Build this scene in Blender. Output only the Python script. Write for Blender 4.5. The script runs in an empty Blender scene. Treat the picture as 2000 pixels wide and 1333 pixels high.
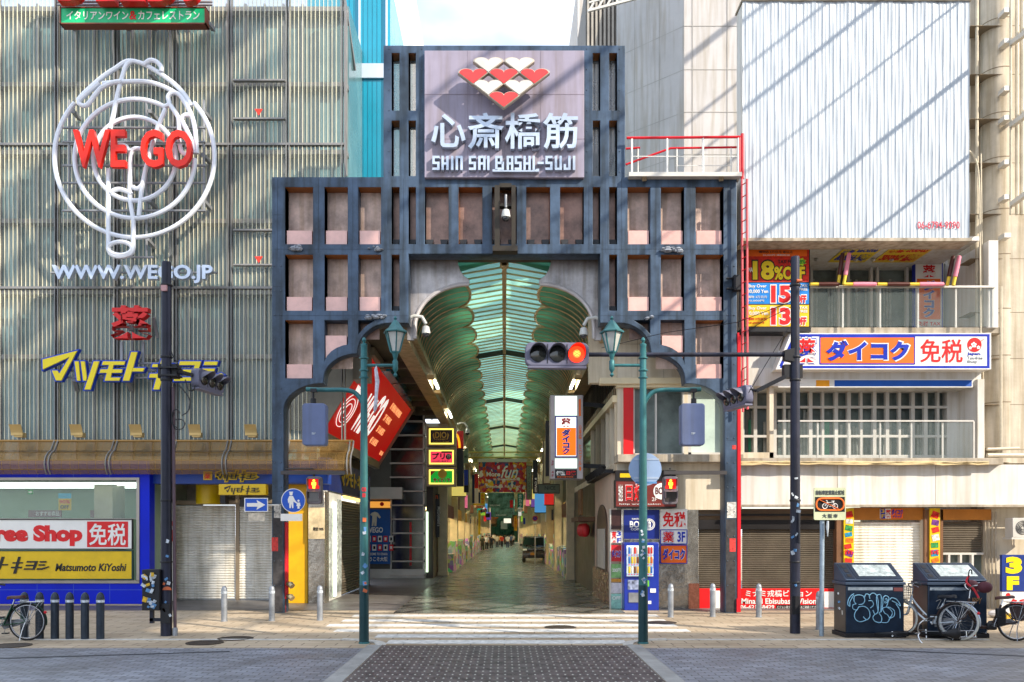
import bpy, bmesh, math, random
from mathutils import Vector, Matrix
random.seed(7)
SC = bpy.context.scene
COL = SC.collection
# ------------------------------------------------------------------ camera (metres; origin on the ground under the lens, +Y up the street)
FOC, CX, HY, EYE = 1667.0, 985.0, 1040.0, 2.0     # focal length and vanishing point measured on the photograph
cam = bpy.data.cameras.new('camera'); co = bpy.data.objects.new('camera', cam); COL.objects.link(co)
co.location = (0, 0, EYE); co.rotation_euler = (math.pi/2, 0, 0)
cam.sensor_width = 36; cam.lens = 36*FOC/2000; cam.shift_x = 15/2000; cam.shift_y = 373.5/2000
cam.clip_start = .1; cam.clip_end = 2000
SC.camera = co
# ------------------------------------------------------------------ world, sun, exposure
SUN = Vector((-.66, .50, -.52)).normalized()
EXPOSURE, SKY, SUNP = 0.98, 0.15, 3.5
w = bpy.data.worlds.new('World'); SC.world = w; w.use_nodes = True
nt = w.node_tree; bg = nt.nodes['Background']
sky = nt.nodes.new('ShaderNodeTexSky'); sky.sky_type = 'NISHITA'; sky.sun_disc = False
sky.sun_elevation = math.asin(-SUN.z); sky.sun_rotation = math.atan2(-SUN.x, -SUN.y)
tc = nt.nodes.new('ShaderNodeTexCoord'); mp = nt.nodes.new('ShaderNodeMapping'); mp.inputs['Scale'].default_value = (1, 1, 2.2); mp.inputs['Location'].default_value = (4.1, 3.3, 1.6)
nz = nt.nodes.new('ShaderNodeTexNoise'); nz.inputs['Scale'].default_value = 1.7; nz.inputs['Detail'].default_value = 6
rp = nt.nodes.new('ShaderNodeValToRGB'); rp.color_ramp.elements[0].position = .40; rp.color_ramp.elements[1].position = .56
mx = nt.nodes.new('ShaderNodeMix'); mx.data_type = 'RGBA'; mx.inputs[7].default_value = (5.6, 6.1, 6.9, 1)
nt.links.new(tc.outputs['Generated'], mp.inputs[0]); nt.links.new(mp.outputs[0], nz.inputs['Vector'])
nt.links.new(nz.outputs['Fac'], rp.inputs[0]); nt.links.new(rp.outputs[0], mx.inputs[0])
nt.links.new(sky.outputs[0], mx.inputs[6]); nt.links.new(mx.outputs[2], bg.inputs[0]); bg.inputs[1].default_value = SKY
ld = bpy.data.lights.new('sun', 'SUN'); ld.energy = SUNP; ld.angle = math.radians(.5); ld.color = (1, .91, .77)
lo = bpy.data.objects.new('sun', ld); COL.objects.link(lo); lo.rotation_euler = SUN.to_track_quat('-Z', 'Y').to_euler(); lo.location = (20, -20, 40)
SC.view_settings.view_transform = 'Standard'; SC.view_settings.look = 'None'; SC.view_settings.gamma = 1
SC.view_settings.use_curve_mapping = False; SC.view_settings.exposure = EXPOSURE
SC.cycles.max_bounces = 8; SC.cycles.transparent_max_bounces = 16; SC.cycles.use_denoising = True
SC.cycles.sample_clamp_indirect = 6; SC.cycles.caustics_reflective = False; SC.cycles.caustics_refractive = False

# ------------------------------------------------------------------ helpers
def X(px, D): return (px-CX)*D/FOC
def Z(py, D): return EYE+(HY-py)*D/FOC
def GD(py): return EYE*FOC/(py-HY)               # distance of a point on the ground
def P(px, py, D): return Vector((X(px, D), D, Z(py, D)))
def lin(c): return tuple(((v/255)/12.92 if v/255 <= .04045 else ((v/255+.055)/1.055)**2.4) for v in c)

MATS = {}
def M(name, col=(128, 128, 128), rough=.55, metal=0, var=.14, scale=1.6, bump=0, bscale=60, emit=0, streak=0, spec=.4, coat=0):
    """procedural paint / stone / metal: base colour broken up by noise, optional rain streaks and bump"""
    if name in MATS: return MATS[name]
    m = bpy.data.materials.new(name); m.use_nodes = True; MATS[name] = m
    t = m.node_tree; b = t.nodes['Principled BSDF']
    c = lin(col)
    b.inputs['Roughness'].default_value = rough; b.inputs['Metallic'].default_value = metal
    b.inputs['Specular IOR Level'].default_value = spec
    if coat: b.inputs['Coat Weight'].default_value = coat
    if emit:
        b.inputs['Base Color'].default_value = (*c, 1)
        b.inputs['Emission Color'].default_value = (*c, 1); b.inputs['Emission Strength'].default_value = emit
        return m
    tcn = t.nodes.new('ShaderNodeTexCoord'); out = None
    n1 = t.nodes.new('ShaderNodeTexNoise'); n1.inputs['Scale'].default_value = scale; n1.inputs['Detail'].default_value = 7; n1.inputs['Roughness'].default_value = .65
    t.links.new(tcn.outputs['Object'], n1.inputs['Vector'])
    r1 = t.nodes.new('ShaderNodeValToRGB'); e = r1.color_ramp.elements
    e[0].position = .32; e[1].position = .68
    e[0].color = (*[v*(1-var*1.6) for v in c], 1); e[1].color = (*[min(1, v*(1+var*.6)) for v in c], 1)
    t.links.new(n1.outputs['Fac'], r1.inputs[0]); out = r1.outputs[0]
    if streak:
        mpn = t.nodes.new('ShaderNodeMapping'); mpn.inputs['Scale'].default_value = (5, 5, .35)
        n2 = t.nodes.new('ShaderNodeTexNoise'); n2.inputs['Scale'].default_value = 1.3; n2.inputs['Detail'].default_value = 5
        t.links.new(tcn.outputs['Object'], mpn.inputs[0]); t.links.new(mpn.outputs[0], n2.inputs['Vector'])
        r2 = t.nodes.new('ShaderNodeValToRGB'); r2.color_ramp.elements[0].position = .34; r2.color_ramp.elements[1].position = .56
        s = 1-streak; r2.color_ramp.elements[0].color = (s, s*.95, s*.86, 1); r2.color_ramp.elements[1].color = (1, 1, 1, 1)
        t.links.new(n2.outputs['Fac'], r2.inputs[0])
        mm = t.nodes.new('ShaderNodeMix'); mm.data_type = 'RGBA'; mm.blend_type = 'MULTIPLY'; mm.inputs[0].default_value = 1
        t.links.new(out, mm.inputs[6]); t.links.new(r2.outputs[0], mm.inputs[7]); out = mm.outputs[2]
    t.links.new(out, b.inputs['Base Color'])
    mr = t.nodes.new('ShaderNodeMapRange'); mr.inputs['To Min'].default_value = max(.02, rough-.1); mr.inputs['To Max'].default_value = min(1, rough+.14)
    t.links.new(n1.outputs['Fac'], mr.inputs[0]); t.links.new(mr.outputs[0], b.inputs['Roughness'])
    if bump:
        n3 = t.nodes.new('ShaderNodeTexNoise'); n3.inputs['Scale'].default_value = bscale; n3.inputs['Detail'].default_value = 4
        t.links.new(tcn.outputs['Object'], n3.inputs['Vector'])
        bp = t.nodes.new('ShaderNodeBump'); bp.inputs['Strength'].default_value = bump; bp.inputs['Distance'].default_value = .02
        t.links.new(n3.outputs['Fac'], bp.inputs['Height']); t.links.new(bp.outputs[0], b.inputs['Normal'])
    return m

def M_clear(name, col, opacity, rough=.08, spec=.6, metal=0):
    """thin pane or perforated sheet: part of the light goes straight through"""
    if name in MATS: return MATS[name]
    m = M(name, col, rough, metal, var=.1, spec=spec); t = m.node_tree
    o = t.nodes['Material Output']; b = t.nodes['Principled BSDF']
    tr = t.nodes.new('ShaderNodeBsdfTransparent'); ms = t.nodes.new('ShaderNodeMixShader'); ms.inputs[0].default_value = opacity
    t.links.new(tr.outputs[0], ms.inputs[1]); t.links.new(b.outputs[0], ms.inputs[2]); t.links.new(ms.outputs[0], o.inputs[0])
    return m

_TX = {}
def text_data(body, bold, shear, space, line, align):
    k = (body, bold, shear, space, line, align)
    if k not in _TX:
        c = bpy.data.curves.new('t', 'FONT'); c.body = body; c.offset = bold; c.shear = shear; c.space_character = space
        c.space_line = line; c.align_x = align; c.extrude = .05; c.resolution_u = 3
        o = bpy.data.objects.new('t', c); COL.objects.link(o)
        me = bpy.data.meshes.new_from_object(o.evaluated_get(bpy.context.evaluated_depsgraph_get()))
        vs = [v.co.copy() for v in me.vertices]; fs = [tuple(p.vertices) for p in me.polygons]
        bpy.data.objects.remove(o); bpy.data.curves.remove(c); bpy.data.meshes.remove(me)
        lo_ = [min(v[i] for v in vs) for i in range(3)]; hi_ = [max(v[i] for v in vs) for i in range(3)]
        vs = [tuple((v[i]-lo_[i])/max(1e-6, hi_[i]-lo_[i]) for i in range(3)) for v in vs]
        _TX[k] = (vs, fs)
    return _TX[k]

def shape_data(loops, h, bevel=0, offset=0):
    """filled 2D outline(s) with holes, thickness h, in the XZ plane, front towards -Y"""
    c = bpy.data.curves.new('s', 'CURVE'); c.dimensions = '2D'; c.fill_mode = 'BOTH'; c.extrude = max(.0005, h/2-bevel); c.bevel_depth = bevel; c.bevel_resolution = 1; c.offset = offset
    for lp in loops:
        s = c.splines.new('POLY'); s.points.add(len(lp)-1); s.use_cyclic_u = True
        for p, q in zip(s.points, lp): p.co = (q[0], q[1], 0, 1)
    o = bpy.data.objects.new('s', c); COL.objects.link(o)
    me = bpy.data.meshes.new_from_object(o.evaluated_get(bpy.context.evaluated_depsgraph_get()))
    vs = [v.co.copy() for v in me.vertices]; fs = [tuple(p.vertices) for p in me.polygons]
    bpy.data.objects.remove(o); bpy.data.curves.remove(c); bpy.data.meshes.remove(me)
    return vs, fs

EACH = {'bolt_row', 'panel_joint', 'apron_hoop', 'plastic_wrap', 'wall_spotlight', 'cladding_seam_', 'pipe_bracket', 'edge_trim', 'dark_leg_base', 'pipe_bracket', 'torn_poster', 'access_rail', 'brown_pier', 'blank_panel', 'bracket', 'strut', 'band', 'pier', 'pipe', 'down_pipe', 'red_sticker', 'floor_band', 'white_panel', 'curtain_', 'post', 'leg', 'shutter_guide', 'hanging_unit', 'heart_bracket', 'uplight', 'roof_truss', 'tie_rod', 'eave_lamp', 'wall_joint', 'green_poster', 'coin_panel', 'display_stand', 'ceiling_lamp', 'stanchion', 'rung', 'bearer', 'side_notice', 'wall_post', 'brace', 'window_band', 'fascia_trim', 'clasp', 'lintel', 'ceiling_beam', 'kanji_letter_'}
WL = {}
def wloc(o): return WL.get(o.name, Vector((0, 0, 0))) if o else Vector((0, 0, 0))

class MB:
    def __init__(s): s.v = []; s.f = []
    def add(s, vs, fs):
        n = len(s.v); s.v.extend(tuple(v) for v in vs); s.f.extend(tuple(i+n for i in f) for f in fs); return s
    def box(s, x0, x1, y0, y1, z0, z1):
        if x0 > x1: x0, x1 = x1, x0
        if y0 > y1: y0, y1 = y1, y0
        if z0 > z1: z0, z1 = z1, z0
        return s.add([(x0,y0,z0),(x1,y0,z0),(x1,y1,z0),(x0,y1,z0),(x0,y0,z1),(x1,y0,z1),(x1,y1,z1),(x0,y1,z1)],
                     [(0,3,2,1),(4,5,6,7),(0,1,5,4),(1,2,6,5),(2,3,7,6),(3,0,4,7)])
    def fbox(s, px0, px1, py0, py1, D, dep):      # front face at distance D, going back dep
        return s.box(X(px0, D), X(px1, D), D, D+dep, Z(py1, D), Z(py0, D))
    def quad(s, *pts): return s.add(pts, [tuple(range(len(pts)))])
    def prism(s, pts, n):
        k = len(pts); n = Vector(n); a = [Vector(p) for p in pts]
        return s.add(a+[p+n for p in a], [tuple(range(k-1, -1, -1)), tuple(range(k, 2*k))]+[(i, (i+1) % k, k+(i+1) % k, k+i) for i in range(k)])
    def bar(s, p, q, w, h=None, up=(0, 0, 1)):   # rectangular bar
        p, q = Vector(p), Vector(q); d = (q-p).normalized(); up = Vector(up)
        if abs(d.dot(up)) > .98: up = Vector((0, 1, 0))
        a = d.cross(up).normalized()*(w/2); b = a.cross(d).normalized()*((h or w)/2)
        return s.add([p-a-b, p+a-b, p+a+b, p-a+b, q-a-b, q+a-b, q+a+b, q-a+b],
                     [(0,1,2,3),(7,6,5,4),(0,4,5,1),(1,5,6,2),(2,6,7,3),(3,7,4,0)])
    def rod(s, p, q, r, seg=12, r2=None):
        return s.tube([p, q], [r, r if r2 is None else r2], seg)
    def tube(s, pts, r, seg=8, closed=False, flat=None):
        pts = [Vector(p) for p in pts]; n = len(pts); rs = r if isinstance(r, (list, tuple)) else [r]*n
        base = len(s.v); prev = None
        for i, p in enumerate(pts):
            if closed: d = (pts[(i+1) % n]-pts[i-1])
            else: d = (pts[min(i+1, n-1)]-pts[max(i-1, 0)])
            d = d.normalized() if d.length > 1e-9 else Vector((0, 0, 1))
            if prev is None:
                ref = Vector((0, 1, 0)) if abs(d.y) < .9 else Vector((1, 0, 0))
                a = d.cross(ref).normalized()
            else:
                a = (prev-d*prev.dot(d)); a = a.normalized() if a.length > 1e-6 else d.orthogonal().normalized()
            prev = a; b = d.cross(a)
            for k in range(seg):
                t = 2*math.pi*k/seg
                s.v.append(tuple(p+(a*math.cos(t)+b*math.sin(t))*rs[i]))
        m = n if closed else n-1
        for i in range(m):
            j = (i+1) % n
            for k in range(seg):
                s.f.append((base+i*seg+k, base+i*seg+(k+1) % seg, base+j*seg+(k+1) % seg, base+j*seg+k))
        if not closed:
            s.f.append(tuple(base+k for k in range(seg-1, -1, -1))); s.f.append(tuple(base+(n-1)*seg+k for k in range(seg)))
        return s
    def lathe(s, prof, c, seg=16, axis=(0, 0, 1)):   # prof: (radius, height) along axis
        ax = Vector(axis).normalized(); c = Vector(c); a = ax.orthogonal().normalized(); b = ax.cross(a); base = len(s.v)
        for r, h in prof:
            for k in range(seg):
                t = 2*math.pi*k/seg; s.v.append(tuple(c+ax*h+(a*math.cos(t)+b*math.sin(t))*max(r, 1e-4)))
        for i in range(len(prof)-1):
            for k in range(seg): s.f.append((base+i*seg+k, base+i*seg+(k+1) % seg, base+(i+1)*seg+(k+1) % seg, base+(i+1)*seg+k))
        s.f.append(tuple(base+k for k in range(seg-1, -1, -1))); s.f.append(tuple(base+(len(prof)-1)*seg+k for k in range(seg)))
        return s
    def ball(s, c, r, seg=12, sz=1.0, sx=1.0):
        n = max(4, seg//2); base = len(s.v); c = Vector(c)
        for i in range(n+1):
            t = math.pi*i/n
            for k in range(seg):
                u = 2*math.pi*k/seg; s.v.append((c.x+max(1e-4, r*math.sin(t))*math.cos(u)*sx, c.y+max(1e-4, r*math.sin(t))*math.sin(u), c.z-r*math.cos(t)*sz))
        for i in range(n):
            for k in range(seg): s.f.append((base+i*seg+k, base+i*seg+(k+1) % seg, base+(i+1)*seg+(k+1) % seg, base+(i+1)*seg+k))
        return s
    def text(s, body, O, U, V, N, bold=0, shear=0, space=1, line=1, align='CENTER'):
        vs, fs = text_data(body, bold, shear, space, line, align); O, U, V, N = map(Vector, (O, U, V, N))
        return s.add([O+U*a+V*b+N*c for a, b, c in vs], fs)
    def ftext(s, body, px0, px1, py0, py1, D, dep=.008, bold=.01, **k):
        return s.text(body, (X(px0, D), D-.002, Z(py1, D)), (X(px1, D)-X(px0, D), 0, 0), (0, 0, Z(py0, D)-Z(py1, D)), (0, -dep, 0), bold=bold, **k)
    def shape(s, loops, D, dep, bevel=0, offset=0):   # loops in photo pixels seen at distance D; front face at D
        vs, fs = shape_data([[(X(a, D), Z(b, D)) for a, b in lp] for lp in loops], dep, bevel, offset)
        return s.add([(v.x, D+dep/2-v.z, v.y) for v in vs], fs)
    def disc(s, px, py, rpx, D, dep, seg=32):
        c = P(px, py, D); r = rpx*D/FOC
        return s.lathe([(r, 0), (r, dep)], c, seg, (0, -1, 0))
    def islands(s):
        par = list(range(len(s.v)))
        def find(i):
            while par[i] != i: par[i] = par[par[i]]; i = par[i]
            return i
        for f in s.f:
            r = find(f[0])
            for i in f[1:]: par[find(i)] = r
        gr = {}
        for f in s.f: gr.setdefault(find(f[0]), []).append(f)
        out = []
        for fs in gr.values():
            ids = sorted({i for f in fs for i in f}); mp_ = {i: k for k, i in enumerate(ids)}
            b = MB(); b.v = [s.v[i] for i in ids]; b.f = [tuple(mp_[i] for i in f) for f in fs]; out.append(b)
        return out
    def build(s, name, mat, parent=None, smooth=True, bevel=0, ang=38):
        if parent is not None and name in EACH:
            isl = s.islands()
            if len(isl) > 1: return [b._build(name, mat, parent, smooth, bevel, ang) for b in isl][0]
        return s._build(name, mat, parent, smooth, bevel, ang)
    def _build(s, name, mat, parent=None, smooth=True, bevel=0, ang=38):
        me = bpy.data.meshes.new(name)
        off = wloc(parent)
        if parent is None:
            xs = [v[0] for v in s.v]; ys = [v[1] for v in s.v]; off = Vector(((min(xs)+max(xs))/2, (min(ys)+max(ys))/2, min(v[2] for v in s.v)))
        me.from_pydata([(v[0]-off.x, v[1]-off.y, v[2]-off.z) for v in s.v], [], s.f)
        me.update()
        if smooth:
            me.polygons.foreach_set('use_smooth', [True]*len(me.polygons)); me.set_sharp_from_angle(angle=math.radians(ang))
        me.materials.append(mat)
        o = bpy.data.objects.new(name, me); COL.objects.link(o)
        if parent is None: o.location = off
        else: o.parent = parent
        WL[o.name] = off.copy()
        if bevel:
            b = o.modifiers.new('edge', 'BEVEL'); b.width = bevel; b.segments = 2; b.limit_method = 'ANGLE'; b.angle_limit = math.radians(40)
        return o

def tag(o, label=None, cat=None, group=None, kind=None):
    if label: o['label'] = label
    if cat: o['category'] = cat
    if group: o['group'] = group
    if kind: o['kind'] = kind
    return o
def thing(name, label, cat, loc=(0, 0, 0), group=None):
    o = bpy.data.objects.new(name, None); COL.objects.link(o); o.location = loc; o.empty_display_size = .2
    WL[o.name] = Vector(loc); return tag(o, label, cat, group)
def kids(o): return [c for c in bpy.data.objects if c.parent is o]
def dup(o, loc, label=None, rot=None):
    """copy of a thing with copies of its parts and sub-parts (mesh data shared)"""
    r = o.copy(); COL.objects.link(r); r.location = loc
    if rot is not None: r.rotation_euler = rot
    if label: r['label'] = label
    for ch in kids(o):
        c = ch.copy(); COL.objects.link(c); c.parent = r
        for g in kids(ch):
            d = g.copy(); COL.objects.link(d); d.parent = c
    return r
def arc(cx, cy, rx, ry, a0, a1, n=12):
    return [(cx+rx*math.cos(math.radians(a0+(a1-a0)*i/n)), cy+ry*math.sin(math.radians(a0+(a1-a0)*i/n))) for i in range(n+1)]
def rrect(x0, x1, y0, y1, r, n=4):
    return arc(x1-r, y1-r, r, r, 0, 90, n)+arc(x0+r, y1-r, r, r, 90, 180, n)+arc(x0+r, y0+r, r, r, 180, 270, n)+arc(x1-r, y0+r, r, r, 270, 360, n)
def rect(x0, x1, y0, y1): return [(x0, y0), (x1, y0), (x1, y1), (x0, y1)]
# ------------------------------------------------------------------ ground
def M_paver(name, c1, c2, mortar, bw, bh, ms=.008, rough=.6, rot=0, off=.5, dirt=.35, bump=.25, spec=.35):
    m = bpy.data.materials.new(name); m.use_nodes = True; t = m.node_tree; b = t.nodes['Principled BSDF']
    tcn = t.nodes.new('ShaderNodeTexCoord'); mpn = t.nodes.new('ShaderNodeMapping'); mpn.inputs['Rotation'].default_value = (0, 0, math.radians(rot))
    br = t.nodes.new('ShaderNodeTexBrick'); br.offset = off; br.inputs['Scale'].default_value = 1
    br.inputs['Color1'].default_value = (*lin(c1), 1); br.inputs['Color2'].default_value = (*lin(c2), 1); br.inputs['Mortar'].default_value = (*lin(mortar), 1)
    br.inputs['Brick Width'].default_value = bw; br.inputs['Row Height'].default_value = bh; br.inputs['Mortar Size'].default_value = ms; br.inputs['Mortar Smooth'].default_value = .3
    t.links.new(tcn.outputs['Object'], mpn.inputs[0]); t.links.new(mpn.outputs[0], br.inputs['Vector'])
    n = t.nodes.new('ShaderNodeTexNoise'); n.inputs['Scale'].default_value = .9; n.inputs['Detail'].default_value = 8; n.inputs['Roughness'].default_value = .7
    t.links.new(tcn.outputs['Object'], n.inputs['Vector'])
    r = t.nodes.new('ShaderNodeValToRGB'); r.color_ramp.elements[0].position = .3; r.color_ramp.elements[1].position = .66
    k = 1-dirt; r.color_ramp.elements[0].color = (k, k*.97, k*.93, 1)
    t.links.new(n.outputs['Fac'], r.inputs[0])
    mm = t.nodes.new('ShaderNodeMix'); mm.data_type = 'RGBA'; mm.blend_type = 'MULTIPLY'; mm.inputs[0].default_value = 1
    vg = t.nodes.new('ShaderNodeTexVoronoi'); vg.inputs['Scale'].default_value = 1.9; t.links.new(tcn.outputs['Object'], vg.inputs['Vector'])
    gr = t.nodes.new('ShaderNodeValToRGB'); gr.color_ramp.elements[0].position = .055; gr.color_ramp.elements[1].position = .085; gr.color_ramp.elements[0].color = (.5, .48, .46, 1); gr.color_ramp.elements[1].color = (1, 1, 1, 1)
    t.links.new(vg.outputs['Distance'], gr.inputs[0])
    nl = t.nodes.new('ShaderNodeTexNoise'); nl.inputs['Scale'].default_value = .22; nl.inputs['Detail'].default_value = 4; t.links.new(tcn.outputs['Object'], nl.inputs['Vector'])
    lr = t.nodes.new('ShaderNodeValToRGB'); lr.color_ramp.elements[0].position = .38; lr.color_ramp.elements[1].position = .58; lr.color_ramp.elements[0].color = (.74, .73, .72, 1); lr.color_ramp.elements[1].color = (1, 1, 1, 1); t.links.new(nl.outputs['Fac'], lr.inputs[0])
    m3 = t.nodes.new('ShaderNodeMix'); m3.data_type = 'RGBA'; m3.blend_type = 'MULTIPLY'; m3.inputs[0].default_value = 1; t.links.new(gr.outputs[0], m3.inputs[6]); t.links.new(lr.outputs[0], m3.inputs[7])
    m4 = t.nodes.new('ShaderNodeMix'); m4.data_type = 'RGBA'; m4.blend_type = 'MULTIPLY'; m4.inputs[0].default_value = 1; t.links.new(r.outputs[0], m4.inputs[6]); t.links.new(m3.outputs[2], m4.inputs[7])
    t.links.new(br.outputs['Color'], mm.inputs[6]); t.links.new(m4.outputs[2], mm.inputs[7]); t.links.new(mm.outputs[2], b.inputs['Base Color'])
    mr = t.nodes.new('ShaderNodeMapRange'); mr.inputs['To Min'].default_value = rough-.15; mr.inputs['To Max'].default_value = rough+.2
    t.links.new(n.outputs['Fac'], mr.inputs[0]); t.links.new(mr.outputs[0], b.inputs['Roughness']); b.inputs['Specular IOR Level'].default_value = spec
    bp = t.nodes.new('ShaderNodeBump'); bp.inputs['Strength'].default_value = bump; bp.inputs['Distance'].default_value = .01; bp.invert = True
    t.links.new(br.outputs['Fac'], bp.inputs['Height']); t.links.new(bp.outputs[0], b.inputs['Normal'])
    return m
m_tan = M_paver('tan_pavers', (204, 186, 160), (186, 167, 141), (126, 111, 94), .6, .3, .012, .6, dirt=.25)
m_blue = M_paver('blue_grey_pavers', (158, 162, 172), (128, 131, 140), (92, 92, 94), .24, .115, .011, .5, dirt=.42, spec=.5)
m_plaza = M_paver('apron_stone', (122, 118, 116), (106, 102, 100), (80, 76, 74), .9, .45, .008, .45, dirt=.3)
m_lat = M_paver('arcade_lattice_tiles', (142, 140, 130), (122, 120, 112), (62, 61, 56), 1.25, 1.25, .12, .24, rot=33, off=0, dirt=.3, bump=.05, spec=.55)

def sheet(name, x0, x1, y0, y1, z, mat):
    b = MB(); b.quad((x0, y0, z), (x1, y0, z), (x1, y1, z), (x0, y1, z)); return tag(b.build(name, mat, smooth=False), kind='structure')
sheet('ground', -150, 150, -80, 400, 0, m_tan)
for nm, x0, x1 in (('pavement', -40, -2.42), ('pavement', 2.42, 40)): sheet(nm, x0, x1, -20, 14.7, .004, m_blue)
# roadway with rows of pale studs
mr_ = bpy.data.materials.new('studded_road'); mr_.use_nodes = True; t = mr_.node_tree; b_ = t.nodes['Principled BSDF']
tcn = t.nodes.new('ShaderNodeTexCoord'); sp = t.nodes.new('ShaderNodeSeparateXYZ'); t.links.new(tcn.outputs['Object'], sp.inputs[0])
def _m(op, a, v=None, v2=None):
    n = t.nodes.new('ShaderNodeMath'); n.operation = op; t.links.new(a, n.inputs[0])
    if v is not None:
        if isinstance(v, (int, float)): n.inputs[1].default_value = v
        else: t.links.new(v, n.inputs[1])
    return n.outputs[0]
fx = _m('LESS_THAN', _m('FRACT', _m('MULTIPLY', sp.outputs['X'], 9.5)), .22)
fy = _m('LESS_THAN', _m('FRACT', _m('MULTIPLY', sp.outputs['Y'], 3.4)), .22)
n_ = t.nodes.new('ShaderNodeTexNoise'); n_.inputs['Scale'].default_value = 5; n_.inputs['Detail'].default_value = 5; t.links.new(tcn.outputs['Object'], n_.inputs['Vector'])
dots = _m('MULTIPLY', _m('MULTIPLY', fx, fy), _m('GREATER_THAN', n_.outputs['Fac'], .36))
rr = t.nodes.new('ShaderNodeValToRGB'); rr.color_ramp.elements[0].color = (*lin((54, 46, 46)), 1); rr.color_ramp.elements[1].color = (*lin((104, 94, 92)), 1)
rr.color_ramp.elements[0].position = .3; rr.color_ramp.elements[1].position = .7; t.links.new(n_.outputs['Fac'], rr.inputs[0])
mxr = t.nodes.new('ShaderNodeMix'); mxr.data_type = 'RGBA'; t.links.new(dots, mxr.inputs[0]); t.links.new(rr.outputs[0], mxr.inputs[6]); mxr.inputs[7].default_value = (*lin((190, 188, 178)), 1)
t.links.new(mxr.outputs[2], b_.inputs['Base Color']); b_.inputs['Roughness'].default_value = .55
sheet('road', -2.15, 2.15, -20, 15.05, .004, mr_)
m_kerb = M('pale_kerb_stone', (158, 156, 152), .7, bump=.3, var=.2)
m_white = M('road_paint', (228, 226, 220), .6, var=.3, scale=7)
b = MB()
for s in (-1, 1):
    b.box(2.16*s, 2.41*s, -20, 14.9, 0, .012)
    b.box(2.16*s, 2.41*s, 14.9, 15.1, 0, .010)
tag(b.build('kerb', m_kerb, bevel=.003), kind='structure')
b = MB()                                              # curved white kerb stones by the lamp posts
for s in (-1, 1):
    o_ = arc(3.1, 15.1, 1.0, .85, 180, 95, 10); i_ = arc(3.1, 15.1, .82, .70, 180, 95, 10)
    for k in range(10):
        b.prism([(s*o_[k][0], o_[k][1], 0), (s*o_[k+1][0], o_[k+1][1], 0), (s*i_[k+1][0], i_[k+1][1], 0), (s*i_[k][0], i_[k][1], 0)], (0, 0, .02))
    b.box(s*3.05, s*9, 15.82, 15.96, 0, .008)
tag(b.build('kerb', M('white_kerb', (205, 202, 194), .6, var=.2, scale=6)), kind='structure')
b = MB()
for py, x0, x1 in ((1203, 690, 1285), (1212.5, 670, 1300), (1222, 640, 1320), (1232, 655, 1345), (1243, 735, 1262), (1254.5, 757, 1222)):
    D = GD(py); b.box(X(x0, D), X(x1, D), D-.24, D+.24, .002, .006)
tag(b.build('crosswalk', m_white, smooth=False), kind='structure')
b = MB(); b.box(-7, 8, 20.98, 21.12, .003, .009); tag(b.build('kerb', M('threshold_stone', (96, 92, 86), .6)), kind='structure')
sheet('arcade_floor', -2.75, 3.0, 21.13, 158, .006, m_lat)
sheet('apron', -14, -2.76, 21.8, 46, .004, m_plaza); sheet('apron', 3.01, 9, 21.8, 46, .004, m_plaza)
b = MB(); b.prism([(-8.9, 13.2, .005), (-8.9, 13.32, .005), (-4.6, 14.32, .005), (-4.6, 14.24, .005)], (0, 0, .004)); b.prism([(6.2, 14.45, .005), (6.3, 14.52, .005), (9.8, 13.3, .005), (9.7, 13.22, .005)], (0, 0, .004))
for i_, bb_i in enumerate(b.islands()): tag(bb_i.build('drain_channel', M('drain_iron', (58, 60, 66), .6)), kind='structure')
m_lid = M('cast_iron_lid', (72, 62, 54), .55, .4, bump=.8, bscale=25)
b0 = MB(); b0.lathe([(.33, -.004), (.33, .010), (.29, .012), (.285, .007), (.0, .007)], (X(460, 16.05), 16.05, 0), 28)
lid = tag(b0.build('manhole_cover', m_lid), 'round iron manhole cover in the pavement right of the sticker covered pole, farther of two', 'manhole cover', 'iron manhole covers')
for px, py, lb in ((400, 1256.5, 'round iron manhole cover nearest the left utility pole'), (1094, 1226, 'round iron manhole cover lying across the white crosswalk stripes'),
                   (1292, 1217, 'round iron manhole cover on the sunlit pavement right of the right lamp post'), (22, 1262, 'round iron manhole cover below the green bicycle')):
    D = GD(py); dup(lid, (X(px, D), D, 0), lb)

# ------------------------------------------------------------------ unseen things behind the camera that shade the street, some added for their shadows
m_conc = M('office_concrete', (150, 146, 140), .8, streak=.2)
t_ = thing('office_building', 'tall concrete office block across the street behind the camera', 'building', (35, -14, 0))
MB().box(9, 62, -24, -7, 0, 25).build('wall', m_conc, t_)
b = MB()
for k in range(7): b.box(10, 61, -6.995, -6.95, 2+k*3.2, 3.6+k*3.2)
b.build('window_band', M('office_glass', (52, 60, 66), .12, spec=.7), t_)
t_ = thing('unseen_shade_box', 'large unseen box on steel legs above the office block, added for its shadow', 'shade_box', (30, -11, 25))
b = MB(); b.box(29.2, 34, -16, -7, 32.4, 40.2); b.build('shade_box', m_conc, t_)  # unseen box added to cast shade on the lower left facade
b = MB()
for x in (29.6, 33.6):
    for y in (-15.5, -7.5): b.rod((x, y, 25), (x, y, 32.4), .12)
b.build('leg', M('galvanised', (140, 144, 148), .45, .7), t_)
m_steel = M('dark_steel', (60, 62, 66), .5, .5)
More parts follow.
